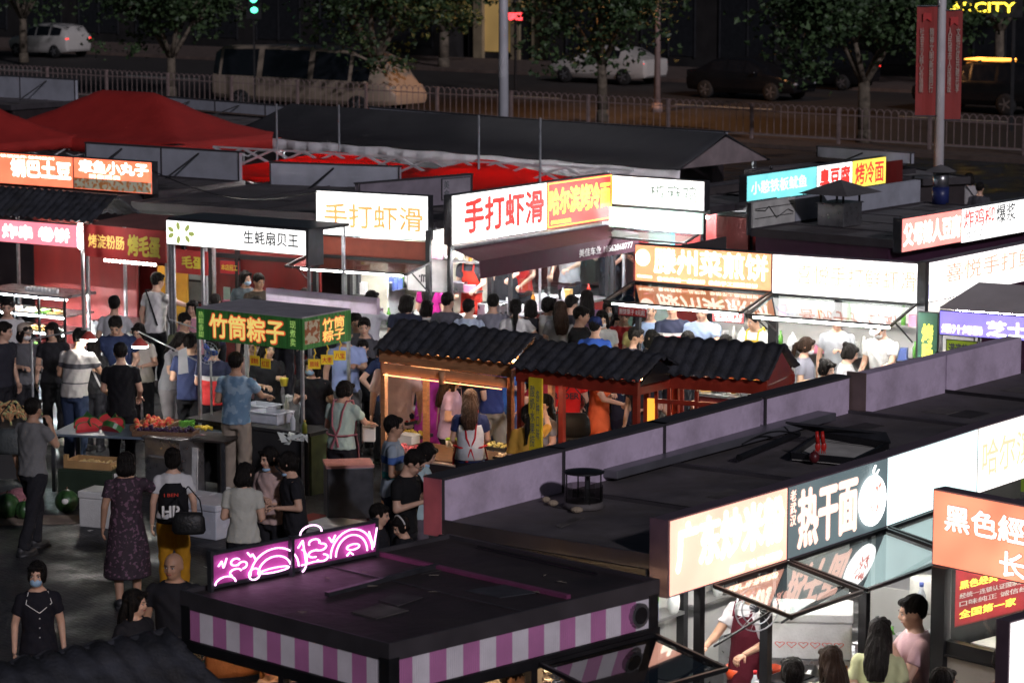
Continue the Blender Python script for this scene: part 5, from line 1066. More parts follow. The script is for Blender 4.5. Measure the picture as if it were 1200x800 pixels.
for i in range(k+1): x = LL*i/k; pv += [(x, .03, 2.42), (x, .03+.04*math.sin(i*.9)+.02*math.sin(i*2.3), 2.16+.03*math.sin(i*.35))]
q.add(pv, [(2*i, 2*i+2, 2*i+3, 2*i+1) for i in range(k)]); q.build('valance', whc, t, True).modifiers.new('s', 'SOLIDIFY').thickness = .008
for i in range(6):
    for y in (.1, 2*hd-.1): q = MB(); x = .3+(LL-.6)*i/5; q.box(x-.03, x+.03, y-.03, y+.03, 0, 2.45); q.build('leg', galv, t)
q = MB()
for i in range(5): x = LL*(.1+.18*i); q.box(x, x+.9, .5, .54, 2.28, 2.31)
q.build('led_tube', glow('canopy tubes', (.9, .95, 1), 90, 0), t)
# dark booths seen from behind with grey sign backs standing on their roofs
def booth(label, pa, pb, z, h, D=2.0, m=None, zr=2.45, legs=True, bodym=None):
    s = Stall('food_stall', label, pa, pb, z, 'food stall'); L = s.L
    c = s.box('rear_sign', (0, L, 0, .08, z-h, z), m or greyp); q = MB(); q.box(-.02, L+.02, -.01, .09, z, z+.02); n = max(1, round(L/1.6))
    for i in range(n+1): x = min(L-.02, L*i/n); q.box(x, x+.025, -.012, -.001, z-h, z)
    q.build('frame', capm, c)
    if legs:
        for i in range(n): x = L*(i+.5)/n; q = MB(); q.bar((x, -.02, z-.05), (x-.3, -.6, zr+.02), .025); s.mb('brace', q, dark)
    if D <= 0: s.posts((.03, L-.03), (.05,), z-h, .05, gunm); return s
    s.roof(0, L, -D, 0.1, zr); s.box('body', (.03, L-.03, -D+.08, 0, .05, zr-.08), bodym or mat('dark booth cladding', (.03, .022, .024), .5))
    return s
booth('dark booth at the far left with two grey sign backs on top', (-40, 87), (88, 94), 2.95, .5)
booth('low dark roofed booth behind the large red canopy', (195, 114), (372, 128), 2.75, .22)
booth('long low booth with thin pale board behind the black canopy', (432, 126), (640, 142), 2.85, .17, legs=True)
booth('low booth with thin pale board and bright end right of the lamp post', (642, 142), (850, 155), 2.85, .17)
booth('booth with thin pale board under the large street tree', (957, 172), (1068, 180), 2.75, .18)
booth('grey backed booth in front of the large red canopy', (100, 168), (280, 179), 2.95, .58, 3.0)
booth('booth with ribbed grey sign back left of the white shrimp sign', (316, 191), (468, 196), 2.85, .45, 2.2, zr=2.4)
s = booth('angled purple grey print panel on posts above the white shrimp sign', (420, 216), (553, 205), 2.95, .42, 0, mat('purple grey print back', (.25, .22, .26), .5), 2.45, False)
s.sign(s.L*.72, s.L*.98, 2.6, 2.93, mat('dark printed patch', (.35, .32, .36), .5), [('美\n食', (.05, .1, .25, .9), tbk, 0)], y=-.02, th=.01, name='decal')
booth('dark booth filling the gap left of the cyan sign', (790, 225), (876, 214), 2.6, .12, 1.4, mat('dark grey board', (.07, .06, .06), .6), 2.45, False, redw)
booth('dark roofed booth below the yellow sign segment', (905, 196), (1060, 190), 2.5, .05, 2.2, mat('dark grey board', (.07, .06, .06), .6), 2.4, False)
# thin flag poles
for k, (px, y0, y1, d, lab) in enumerate(((324, 122, 192, 52, 'thin galvanised pole at the left end of the black canopy'), (397, 123, 192, 52, 'thin galvanised pole left of the white shrimp sign'), (561, 135, 215, 49, 'thin galvanised pole above the central stall'), (633, 138, 212, 45, 'thin galvanised pole over the joint of the red and white signs'))):
    a = pt(px, y0, d); q = MB(); q.tube((0, 0, 0), (0, 0, a.z), .022, .018, 8); o = q.build('pole', galv, None, True); o.location = (a.x, a.y, 0); tag(o, lab, 'pole', 'thin poles over the stalls')
# ------------------------------------------------------------ the crowd
K_ = (.018, .018, .022); NAVY = (.02, .03, .075); WH = (.62, .61, .6); GR = (.25, .25, .26)
def bag(label, p, col, s=1., rz=0, name='shoulder_bag', strap=True):
    t = thing(name, label, 'bag', p, rz); q = MB(); q.rings([(0, 0, 0, .13*s, .05*s), (0, 0, .03*s, .15*s, .06*s), (0, 0, .14*s, .14*s, .055*s), (0, 0, .19*s, .11*s, .03*s)], 14); q.build('pouch', mat('bag %s' % label[:18], col, .5, 0, .2, 8, bump=.4), t, True)
    if strap: q = MB(); q.path([(-.12*s, 0, .17*s), (-.1*s, .0, .3*s), (0, .01, .42*s), (.1*s, 0, .3*s), (.12*s, 0, .17*s)], .007, 5); q.build('strap', dark, t)
    return t
def phone(label, r, side=-1):   # a phone held in front of a standing person
    o = r.matrix_basis @ Vector((side*.06, -.33, 1.27)); q = MB(); q.box(-.037, .037, -.005, .005, -.07, .07); x = q.build('phone', dark, None, False, .003); x.location = o; x.rotation_euler = (R(-35), 0, r.rotation_euler.z); tag(x, label, 'phone')
    q = MB(); q.box(-.033, .033, .0055, .0065, -.062, .062); q.build('screen', glow('phone screen', (.8, .9, 1), 1.5, .3, False), x)
BPY_LAST = [None]
def Pn(*a, **k): BPY_LAST[0] = person(*a, **k); return BPY_LAST[0]
stripe1 = stripes('grey tee with dark bands', [(.4, .38, .36), (.06, .06, .07), (.4, .38, .36), (.05, .05, .06), (.4, .38, .36)], [1.03, 1.045, 1.21, 1.27])
polo1 = stripes('blue teal striped polo', [(.28, .32, .38), (.3, .36, .42), (.03, .28, .3), (.32, .38, .44), (.05, .12, .35), (.3, .36, .42)], [.95, 1.06, 1.13, 1.22, 1.3])
polo2 = stripes('red white navy polo', [(.6, .03, .03), (.6, .6, .6), (.02, .025, .07)], [1.18, 1.24])
tee3 = stripes('navy tee with white red bands', [(.02, .025, .06), (.65, .62, .6), (.5, .04, .04), (.65, .62, .6), (.02, .025, .06)], [1.18, 1.21, 1.23, 1.27])
floral = speck('dark floral dress', (.035, .02, .03), (.16, .08, .12), 28, .56)
# left foreground
r = Pn('man in grey tee and dark trousers walking left with a bag over his shoulder', 36, 467, 1.72, 150, 'short', (.17, .17, .17), K_, arms=('down', 'shoulder'), walk=.9, skin=1)
bag('grey bag slung on the shoulder of the walking man at the left', r.location+Vector((-.2, .12, 1.08)), (.07, .08, .08), 1.5)
Pn('woman in dark floral dress with loose black hair seen from behind', 147, 530, 1.6, 188, 'bob', dress=True, skirt=.34, topm=floral, fem=True, arms=('down', 'side'), skin=1, wide=1.08)
r = Pn('woman in black print vest over white sleeves and mustard trousers, seen from behind', 202, 525, 1.62, 185, 'bun', (.6, .6, .6), (.42, .2, .012), fem=True, arms=('down', 'down'), hem=.95)
q = MB(); q.rings([(0, 0, .9, .178, .145), (0, 0, 1.1, .16, .13), (0, 0, 1.25, .168, .138), (0, 0, 1.34, .12, .13)], 20); q.build('vest', cloth((.012, .012, .014)), r, True); text('HP', (-.12, .98, .06, 1.1), -.15, twp, r, .04, rot=PI); text('I BEN', (-.1, 1.2, .05, 1.235), -.142, tredp, r, .03, rot=PI)
bag('black handbag on the hip of the woman in mustard trousers', W(223, 610, .95)+Vector((0, -.15, -.1)), (.012, .012, .012), 1.15)
Pn('woman in pale cream tee with short black hair seen from behind', 284, 543, 1.6, 175, 'bob', (.5, .5, .44), K_, fem=True, arms=('hold', 'hold'))
Pn('woman in light pink blouse with lowered mask facing left', 319, 523, 1.62, -35, 'clip', (.5, .36, .33), K_, fem=True, arms=('hold', 'fold'), extra='chinmask', long_sleeve=True)
Pn('woman in black tee with round glasses facing left toward her friend', 345, 529, 1.62, -75, 'clip', K_, K_, fem=True, arms=('hold', 'hold'), glasses=True, extra='chinmask')
Pn('woman in dark sailor collar top with pale blue mask facing the camera', 43, 657, 1.6, 8, 'clip', (.014, .014, .02), K_, fem=True, mask='b', arms=('down', 'down'))
q = MB(); q.path([(-.09, -.06, 1.43), (-.12, -.11, 1.33), (-.03, -.145, 1.27), (0, -.15, 1.25), (.03, -.145, 1.27), (.12, -.11, 1.33), (.09, -.06, 1.43)], .004, 4)
for k in range(4): q.ell((0, -.15+.012*k, 1.2-.09*k), .007, 6, 5)
q.build('collar_trim', twp, BPY_LAST[0])
Pn('woman with long black hair looking right behind the tiled roof', 153, 690, 1.56, 60, 'long', K_, K_, fem=True, head=(0, 15))
Pn('bald smiling man in black tee facing the camera', 204, 646, 1.66, 8, 'bald', K_, K_, skin=1, wide=1.1)
Pn('man in grey tee with dark bands and jeans bending over the fruit table', 86, 387, 1.76, 155, 'short', topm=stripe1, bottom=(.03, .045, .09), arms=('low', 'reach'), lean=12, skin=1)
Pn('tall young man in navy polo looking down, facing the camera', 138, 367, 1.78, 5, 'short', NAVY, K_, arms=('low', 'reach'), head=(28, 0), lean=8)
Pn('man in plain black tee and black trousers seen from behind', 141, 402, 1.72, 182, 'short', (.01, .01, .012), (.01, .01, .012), arms=('low', 'low'), hem=.8)
Pn('man in white tee leaning at the red cloth tent seen from behind', 133, 347, 1.72, 170, 'short', (.5, .5, .52), K_, arms=('down', 'reach'))
Pn('man in white tee with black strap and bag reaching right', 181, 320, 1.76, 140, 'short', (.62, .6, .6), K_, strap=K_, arms=('down', 'far'))
Pn('woman with long black hair in black V neck top among the left crowd', 62, 378, 1.62, 10, 'long', K_, K_, fem=True, arms=('hold', 'down'))
Pn('woman in beige cap with mask and dark jacket among the left crowd', 28, 380, 1.6, 30, 'bob', (.1, .1, .11), K_, fem=True, cap=(.4, .33, .27), mask='w', arms=('hold', 'hold'))
Pn('man in white tee at the left edge behind the crowd', 8, 350, 1.74, 20, 'short', WH, K_)
Pn('man in dark shirt at the left picture edge looking right', 1, 377, 1.72, 50, 'short', (.03, .03, .04), K_)
Pn('woman in grey tee with long black hair leaning over the fruit', 198, 388, 1.62, 45, 'long', (.3, .3, .33), (.3, .28, .3), fem=True, arms=('low', 'reach'), lean=18, head=(15, 0))
Pn('woman in dark dress with white sleeve holding a phone behind the striped man', 109, 395, 1.5, 165, 'long', (.02, .02, .022), K_, fem=True, arms=('hold', 'phone'), strap=WH)
Pn('small boy or girl sitting low near the melon peel, dark hair', 42, 467, 1.1, 160, 'short', K_, K_) if False else None
r = Pn('man in light blue patterned shirt and khaki trousers working at the zongzi cart', 276, 413, 1.75, 165, 'short', (.16, .27, .38), (.3, .25, .2), arms=('hold', 'reach'), skin=1, topm=speck('blue patterned shirt', (.13, .23, .34), (.25, .36, .46), 9, .5))
Pn('vendor in red white and navy polo behind the fan', 250, 398, 1.66, 185, 'short', topm=polo2, bottom=K_)
Pn('person in black tee holding a yellow cup under the green sign', 313, 398, 1.66, 20, 'long', K_, K_, fem=True, arms=('phone', 'hold'))
Pn('person in pale pink tee with dark bag behind the green sign', 297, 395, 1.6, -20, 'short', (.45, .3, .3), K_)
Pn('woman in black tee with mask standing under the yellow tags', 367, 418, 1.64, -5, 'bob', (.012, .012, .015), K_, fem=True, mask='b', arms=('down', 'phone'))
r = Pn('grey haired man in light blue shirt with mask right of the green cart', 405, 381, 1.74, 5, 'short', (.28, .35, .6), (.1, .1, .1), mask='b', hairm=HAIRG, arms=('phone', 'down'), skin=1)
Pn('man in grey tee with shoulder strap behind the masked man', 416, 366, 1.72, 15, 'short', (.2, .19, .22), K_, strap=K_, skin=1, arms=('low', 'down'))
Pn('woman in mint green tee with pink apron straps seen from behind', 400, 447, 1.6, 160, 'clip', (.4, .52, .46), K_, fem=True, arms=('low', 'reach'), apron=(.32, .12, .14))
Pn('woman in thin white shirt with pale hair clip reaching right', 433, 341, 1.66, 140, 'clip', (.62, .62, .66), K_, fem=True, arms=('hold', 'far'), long_sleeve=True)
Pn('person with dark hair and dark top beside the white shirt woman', 475, 346, 1.64, 180, 'bob', (.03, .035, .06), K_)
Pn('man in blue and teal striped polo with glasses looking right', 459, 487, 1.74, 100, 'short', topm=polo1, bottom=NAVY, glasses=True, head=(5, 0), skin=1)
Pn('man in black tee with glasses eating with one hand, looking down right', 472, 524, 1.76, 60, 'short', (.012, .012, .013), K_, glasses=True, arms=('mouth', 'phone'), head=(30, 10), lean=6)
Pn('woman in pale teal tee with a ponytail looking down right', 492, 517, 1.62, 95, 'clip', (.38, .5, .52), (.12, .1, .12), fem=True, arms=('low', 'low'), head=(28, 0), mask=None, extra='chinmask')
Pn('dark haired person facing right beside the neon sign', 441, 590, 1.5, 85, 'short', K_, K_, head=(8, 0))
Pn('girl with white hairband looking left just beyond the neon sign', 476, 602, 1.42, -60, 'clip', K_, K_, fem=True, band=WH, head=(20, 0))
r = Pn('vendor woman in white apron with red straps over navy and green top, seen from behind', 551, 457, 1.66, 185, 'long', (.02, .03, .09), K_, fem=True, arms=('low', 'low'), apron=(.45, .02, .03), hairm=HAIRB)
q = MB(); q.rings([(0, .02, .9, .19, .16), (0, .02, 1.05, .16, .13), (0, .01, 1.2, .165, .132), (0, .01, 1.3, .14, .128)], 20); q.build('white_bib', cloth((.6, .62, .64)), r, True)
Pn('woman in yellow blouse with long ponytail holding up her hand, seen from behind', 619, 475, 1.62, 178, 'pony', (.55, .3, .05), K_, fem=True, arms=('down', 'high'), sleeve=.95)
r = Pn('woman in lilac tee with long wavy hair facing right', 526, 432, 1.66, 80, 'long', (.42, .32, .5), K_, fem=True, arms=('hold', 'hold'), hairm=HAIRB, strap=(.3, .2, .18))
Pn('person in pale pink satin shirt under the leftmost tiled roof', 464, 404, 1.78, 180, 'short', (.6, .42, .4), K_, sleeve=.9, wide=1.1, hem=.72)
Pn('person in magenta dress under the tiled roof', 505, 398, 1.7, 170, 'long', dress=True, skirt=.35, top=(.36, .03, .24), fem=True)
Pn('man in navy tee and khaki trousers under the tiled roof', 576, 402, 1.74, 10, 'short', (.04, .06, .2), (.28, .25, .2))
Pn('person in blue tee right of the khaki trousers', 592, 405, 1.7, 20, 'short', (.05, .15, .45), (.06, .1, .25))
Pn('person in dark hooded top behind the vendor woman', 548, 412, 1.66, 160, 'long', (.02, .02, .04), K_)
Pn('vendor holding up a tray behind the yellow menu board', 640, 425, 1.6, -20, 'short', (.35, .03, .05), (.04, .08, .3), arms=('hold', 'reach'))
r = Pn('person in bright red jersey with dark letters seen from behind', 664, 412, 1.74, 178, 'short', (.6, .015, .012), speck and (.1, .1, .1), hem=.78)
text('RYDER', (-.15, 1.16, .15, 1.23), -.152, tredp if False else mat('dark jersey print', (.05, .01, .012), .6), r, .04, rot=PI)
bag('black shoulder bag carried by the person in the red jersey', W(670, 505, .9)+Vector((0, -.1, -.05)), (.012, .012, .013), 1.5)
r = Pn('woman in bright orange dress holding a phone, facing right', 702, 414, 1.68, 70, 'long', dress=True, skirt=.4, top=(.75, .13, .04), fem=True, arms=('phone', 'reach'))
phone('bright phone in the hand of the woman in the orange dress', r)
Pn('person in navy top and long skirt beside the orange dress', 733, 415, 1.66, -10, 'bob', (.03, .05, .12), (.02, .03, .08), fem=True, skirt=.3, arms=('hold', 'phone'))
Pn('person leaning with a tan bag behind the red lattice', 795, 425, 1.64, 30, 'bob', K_, K_, fem=True)
# crowd in the aisle
Pn('person with short black hair seen from behind at the central counter', 524, 343, 1.72, 150, 'short', (.1, .1, .12), K_)
Pn('young man in grey tee seen from behind at the central counter', 577, 345, 1.72, 175, 'short', (.2, .2, .24), K_)
Pn('girl in white tee with low ponytail seen from behind', 604, 351, 1.66, 182, 'pony', WH, K_, fem=True)
Pn('woman in white blouse with tied hair facing right in the aisle', 641, 348, 1.66, 120, 'clip', (.68, .67, .66), K_, fem=True, long_sleeve=True, arms=('hold', 'hold'))
Pn('woman in grey tee with long brown hair in the aisle', 657, 353, 1.64, 160, 'long', (.28, .28, .3), K_, fem=True, hairm=HAIRB)
Pn('man in black tee drinking with one hand raised', 679, 359, 1.74, 60, 'short', (.012, .012, .014), K_, arms=('mouth', 'down'))
Pn('man in dark blue cap and bright blue tee seen from behind', 697, 373, 1.7, 170, 'short', (.05, .13, .55), K_, cap=(.015, .03, .12))
Pn('woman with mask and striped tee behind the blue cap', 705, 363, 1.64, 10, 'long', (.5, .5, .5), K_, fem=True, mask='w')
Pn('girl with pink mask and pale top facing the camera', 722, 368, 1.5, 0, 'long', (.55, .4, .36), K_, fem=True, mask='p', arms=('hold', 'hold'))
Pn('woman with white mask and fringe behind the girl in the pink mask', 713, 353, 1.64, 5, 'bob', (.6, .58, .56), K_, fem=True, mask='w')
Pn('man with glasses and short black hair looking right by the awning', 743, 383, 1.72, 60, 'short', (.04, .04, .06), K_, glasses=True, skin=1)
Pn('smiling girl with fringe leaning beside the man in glasses', 762, 386, 1.6, 50, 'bob', K_, K_, fem=True, head=(15, 0))
Pn('woman with long dark hair by the central counter end', 688, 340, 1.66, 170, 'long', (.35, .22, .35), K_, fem=True)
Pn('person in light green top near the central counter end', 735, 347, 1.6, 175, 'short', (.3, .45, .4), K_)
# cooks inside stalls stand on the raised trailer floors
def inside(s, px, yd):
    x = 0.
    for _ in range(30):
        g_ = s.glob(x, yd); x += (px-(600+F*g_.x/g_.y))*g_.y/F/max(.3, math.cos(s.ang))*.6
    return s.glob(x, yd)
def cook(label, s, px, yd, *a, base=.25, **k): return Pn(label, 0, 0, *a, at=inside(s, px, yd), base=base, **k)
cook('cook in navy tee with white and red bands inside the pancake stall', C1, 790, .85, 1.76, 0, 'short', topm=tee3, bottom=K_, arms=('hold', 'low'))
cook('cook in light blue shirt inside the pancake stall', C1, 826, .95, 1.74, -20, 'short', (.3, .38, .55), K_, arms=('reach', 'low'))
cook('cook in light blue shirt at the left end of the pancake stall', C1, 764, .8, 1.7, 0, 'short', (.3, .4, .6), K_, arms=('low', 'low'))
cook('cook in white tee with yellow apron straps inside the pancake stall', C1, 893, .75, 1.74, -25, 'short', (.7, .7, .68), K_, arms=('reach', 'reach'), apron=(.7, .5, .05), lean=12)
cook('cook in pale shirt inside the white shrimp paste stall', C2, 985, 1.3, 1.7, -20, 'short', (.4, .42, .45), K_)
cook('chef in white jacket and mask at the corner of the white shrimp stall', C2, 1040, .8, 1.74, -40, 'short', (.72, .72, .7), K_, mask='w', arms=('reach', 'low'), cap=(.7, .7, .7), head=(25, 0))
Pn('woman with ponytail and mask bending at the white stall counter', 943, 395, 1.62, 70, 'pony', (.25, .25, .3), K_, fem=True, mask='w', hairm=HAIRB, head=(15, 0))
Pn('woman in white and black tee with top knot looking down right', 990, 402, 1.66, 80, 'bun', (.6, .6, .6), (.05, .07, .15), fem=True, arms=('reach', 'low'), head=(20, 0))
Pn('woman with dark bun partly hidden by the purple boards', 966, 421, 1.62, 60, 'bun', (.1, .1, .13), K_, fem=True)
Pn('woman with mask inside the dark red cabin', 287, 317, 1.62, 5, 'clip', (.1, .13, .15), K_, fem=True, mask='b')
Pn('man beside the masked woman inside the dark red cabin', 302, 320, 1.66, 30, 'short', (.05, .04, .03), K_, skin=1, head=(12, 0))
Pn('dark haired person bending before the dark red cabin', 357, 338, 1.5, 180, 'short', K_, K_)
Pn('person bending in dark clothes under the scallop sign', 251, 345, 1.5, 170, 'short', (.03, .03, .06), K_)
cook('cook in red apron steaming food in the central stall', S7, 556, .8, 1.74, -20, 'short', (.05, .05, .06), K_, apron=(.6, .05, .03), arms=('reach', 'low'), lean=15)
cook('cook in black and white top in the central stall', S7, 592, .9, 1.76, -25, 'short', (.6, .6, .6), K_, apron=(.02, .02, .025), arms=('reach', 'low'))
cook('cook in red tee in the central stall', S7, 612, .7, 1.76, -40, 'short', (.55, .03, .03), K_, arms=('low', 'reach'))
cook('cook in pale grey tee at the right half of the central stall', S7, 668, .8, 1.72, -30, 'short', (.4, .42, .44), K_, arms=('reach', 'low'))
r = cook('person in dark jersey numbered 23 by the central stall end', S7, 716, .9, 1.76, -20, 'short', (.015, .02, .03), K_); text('23', (-.06, 1.12, .06, 1.28), -.15, mat('blue grey number', (.25, .33, .45), .6), r, .05)
Pn('person leaning out beside the maroon awning', 723, 258, 1.72, 60, 'bob', K_, K_, fem=True)
Pn('person in magenta top at the left end of the central stall', 505, 318, 1.66, 160, 'long', (.4, .02, .2), K_, fem=True)
# back right, two strollers on the dark path
Pn('woman in white tee with dark strap walking behind the far right stall', 1137, 203, 1.66, 190, 'bob', (.4, .38, .38), K_, fem=True, strap=K_)
Pn('man with bare neck next to the woman behind the far right stall', 1148, 214, 1.64, 160, 'short', (.06, .06, .07), K_)
# front right
cook('cook in white tee and maroon apron with pink mask behind the fan guard', Fs[1], 889, .85, 1.74, -30, 'short', (.6, .58, .6), K_, mask='p', apron=(.09, .01, .02), arms=('reach', 'reach'), skin=1, base=.15, head=(15, 0))
Pn('customer with tied black hair at the bottom edge of the noodle stall', 929, 772, 1.62, 175, 'clip', (.03, .03, .04), K_, fem=True)
Pn('customer with brown shoulder length hair holding noodles', 976, 757, 1.66, 170, 'long', (.5, .48, .42), K_, fem=True, hairm=HAIRB)
Pn('customer with very long straight black hair and pale yellow top', 1030, 725, 1.72, 172, 'long', (.5, .52, .3), K_, fem=True)
Pn('man in pale pink tee eating at the noodle counter, facing left', 1077, 697, 1.84, -75, 'short', (.62, .4, .42), K_, arms=('mouth', 'reach'), head=(8, 0))
Pn('dark haired customer cut by the bottom edge beside the black post', 1104, 783, 1.66, 140, 'short', K_, K_)
Pn('man with shaved neck in black top below the orange sign window', 1177, 757, 1.84, 175, 'buzz', (.012, .012, .015), K_, skin=1)
Pn('cook in tan shirt and black cap inside the pink striped stall', 566, 769, 1.7, 80, 'short', (.35, .2, .1), K_, cap=(.015, .015, .018), skin=1, at=P.glob(1.68, .6), base=.3)
Pn('blonde brown haired customer under the striped fascia', 318, 757, 1.62, 20, 'long', (.55, .4, .38), K_, fem=True, hairm=mat('orange brown hair', (.3, .13, .04), .4, 0, .4, 30, bump=.6))
Pn('customer in pale pink top under the left striped fascia', 372, 765, 1.64, -30, 'bob', (.55, .36, .34), K_, fem=True)
bag('tan leather tote hanging inside the pink stall', W(275, 790, 1.35), (.3, .12, .05), 1.6, .4)
# FILL: more of the crowd
for (lab, px, py, h, fc, hr, tp, bt_, kw) in (
 ('woman in cream blouse right of the navy polo man', 165, 378, 1.6, -20, 'bob', (.5, .46, .4), K_, dict(fem=True, arms=('hold', 'hold'))),
 ('man in dark olive tee behind the woman leaning over the fruit', 214, 366, 1.7, 20, 'short', (.08, .09, .05), K_, {}),
 ('girl in pink top standing behind the fan', 225, 352, 1.56, 15, 'long', (.5, .25, .3), K_, dict(fem=True, arms=('phone', 'down'))),
 ('man in navy tee just left of the zongzi cart post', 222, 392, 1.68, 160, 'short', (.03, .04, .1), K_, {}),
 ('woman in lavender tee behind the zongzi cart roof', 330, 338, 1.62, 170, 'clip', (.4, .36, .5), K_, dict(fem=True)),
 ('man in white shirt behind the zongzi cart, seen from behind', 300, 348, 1.7, 185, 'short', WH, K_, {}),
 ('woman in black dress between the zongzi cart and the red cabin', 383, 350, 1.62, 150, 'long', K_, K_, dict(fem=True)),
 ('man in dark grey polo next to the man with the shoulder strap', 428, 372, 1.7, -20, 'short', (.08, .08, .09), (.05, .05, .06), dict(arms=('hold', 'down'))),
 ('boy in black tee behind the mint green tee woman', 425, 398, 1.5, 10, 'short', K_, K_, {}),
 ('woman in navy blouse under the left end of the tiled roof', 449, 396, 1.62, 40, 'bob', NAVY, K_, dict(fem=True)),
 ('woman in white tee left of the central counter', 499, 352, 1.55, 175, 'bob', WH, K_, dict(fem=True)),
 ('man in pale blue shirt left of the grey tee man in the aisle', 549, 351, 1.66, 165, 'short', (.45, .52, .65), K_, {}),
 ('woman in black top between the ponytail girl and the white blouse', 622, 352, 1.6, 170, 'bob', K_, K_, dict(fem=True)),
 ('man in dark tee with pale bag behind the drinking man', 668, 346, 1.72, 150, 'short', (.05, .05, .07), K_, {}),
 ('person in red tee behind the girl in the pink mask', 732, 360, 1.64, -15, 'short', (.45, .04, .04), K_, {}),
 ('person in lemon tee at the left end of the pancake awning', 748, 366, 1.62, 160, 'bob', (.55, .5, .2), K_, dict(fem=True)),
 ('man in grey shirt behind the tiled red cart, near the pancake counter', 806, 388, 1.7, 165, 'short', (.3, .3, .32), K_, {}),
 ('woman in peach tee near the pancake counter behind the tiled cart', 850, 392, 1.6, 175, 'long', (.55, .35, .28), K_, dict(fem=True)),
 ('woman in grey dress browsing right of the vendor table', 640, 462, 1.6, -60, 'long', (.2, .2, .22), K_, dict(fem=True, arms=('low', 'hold'))),
 ('woman with red tote strap behind the red lattice bars', 775, 418, 1.62, 10, 'long', (.5, .48, .46), K_, dict(fem=True, strap=(.4, .03, .03))),
 ('man in dark jacket between the orange dress and the lattice', 755, 420, 1.7, -30, 'short', (.04, .04, .05), K_, {}),
): Pn(lab, px, py, h, fc, hr, tp, bt_, **kw)
# ------------------------------------------------------------ goods, tables, boxes, lamps
foam = mat('white foam box', (.62, .62, .6), .7, 0, .06, 6, dirt=.3, bump=.3, bscale=60)
plas = mat('clear plastic tub', (.5, .52, .58), .25, 0, .08, 5); card = mat('brown cardboard', (.3, .18, .09), .85, 0, .2, 5)
def one(name, label, cat, q, m, loc, rz=0, group=None, smooth=False, bevel=0):
    o = q.build(name, m, None, smooth, bevel); o.location = loc; o.rotation_euler = (0, 0, rz); return tag(o, label, cat, group)
def boxbin(label, px, py, z, w, d, h, m, rz, name='foam_box', lid=True, cat='box', group=None):
    p = W(px, py, z+h); t = thing(name, label, cat, (p.x, p.y, z), rz, group)
    q = MB(); q.box(-w/2, w/2, -d/2, d/2, 0, h*(.8 if lid else 1)); q.build('body', m, t, False, .012)
    if lid: q = MB(); q.box(-w/2-.01, w/2+.01, -d/2-.01, d/2+.01, h*.8, h); q.build('lid', m, t, False, .015)
    return t
def tub(label, px, py, z, w, d, h, rz, m=plas):
    p = W(px, py, z+h); t = thing('plastic_tub', label, 'tub', (p.x, p.y, z), rz, None); q = MB(); th = .012
    for a in ((-w/2, w/2, -d/2, -d/2+th, 0, h), (-w/2, w/2, d/2-th, d/2, 0, h), (-w/2, -w/2+th, -d/2+th, d/2-th, 0, h), (w/2-th, w/2, -d/2+th, d/2-th, 0, h), (-w/2, w/2, -d/2, d/2, 0, .01)): q.box(*a)
    q.build('walls', m, t); q = MB()
    for a in ((-w/2-.02, w/2+.02, -d/2-.02, -d/2, h-.02, h), (-w/2-.02, w/2+.02, d/2, d/2+.02, h-.02, h), (-w/2-.02, -w/2, -d/2, d/2, h-.02, h), (w/2, w/2+.02, -d/2, d/2, h-.02, h)): q.box(*a)
    q.build('rim', m, t, False, .005); return t
rb = Z.ang
def table(label, pa, pb, z, dep, topm, skirt=None, name='table'):
    s = Stall(name, label, pa, pb, z, 'table', None); s.box('table_top', (0, s.L, 0, dep, z-.03, z), topm, bevel=.005)
    for x in (.03, s.L-.03):
        for y in (.04, dep-.04): q = MB(); q.box(x-.02, x+.02, y-.02, y+.02, 0, z-.03); s.mb('leg', q, gunm)
    if skirt: s.box('cloth_skirt', (.0, s.L, -.012, -.002, .08, z-.02), skirt)
    return s
bt = table('long low fruit table under the two hanging lamps', (58, 508), (258, 516), .72, .95, mat('blue grey table board', (.1, .13, .17), .4))
def scat(proto, n, s, x0, x1, y0, y1, z, zj=.0, rd=random.Random(4), sc=(.85, 1.15)):
    for i in range(n):
        p = s.glob(rd.uniform(x0, x1), rd.uniform(y0, y1)); loc = (p.x, p.y, z+rd.uniform(0, zj))
        if i == 0: proto.location = loc; continue
        dup(proto, loc, (rd.uniform(-.3, .3), rd.uniform(-.3, .3), rd.random()*6), scale=rd.uniform(*sc))
q = MB(); q.ell((0, 0, .03), .032, 10, 7); pe = one('peach', 'red and yellow peach in the loose pile on the fruit table', 'peach', q, speck('peach skin', (.7, .35, .12), (.65, .06, .04), 18, .45), (0, 0, 0), group='peaches on the fruit table', smooth=True); scat(pe, 38, bt, .95, 1.35, .3, .85, .72, .09)
q = MB(); q.ell((0, 0, .02), .022, 8, 6); pl = one('plum', 'dark purple plum in the wooden tray on the fruit table', 'plum', q, mat('plum skin', (.04, .012, .05), .3), (0, 0, 0), group='plums on the fruit table', smooth=True); scat(pl, 60, bt, 1.1, 1.75, .05, .3, .74, .06)
for k, (x0, x1, y0, y1, lab) in enumerate(((1.05, 1.8, .02, .34, 'shallow wooden tray holding dark plums'), (.9, 1.38, .36, .9, 'shallow wooden tray holding red peaches'))):
    g_ = bt.glob(x0, y0, .722); q = MB(); w_, d_ = x1-x0, y1-y0
    for a in ((0, w_, 0, .015, 0, .07), (0, w_, d_-.015, d_, 0, .07), (0, .015, .015, d_-.015, 0, .07), (w_-.015, w_, .015, d_-.015, 0, .07), (0, w_, 0, d_, 0, .006)): q.box(*a)
    one('fruit_tray', lab, 'tray', q, wood, g_, bt.ang)
q = MB(); rd = random.Random(9)
for _ in range(60): a = rd.random()*6; q.slab([(rd.uniform(-.1, .1), rd.uniform(-.1, .1), .03+rd.random()*.08) for _ in range(3)], .004)
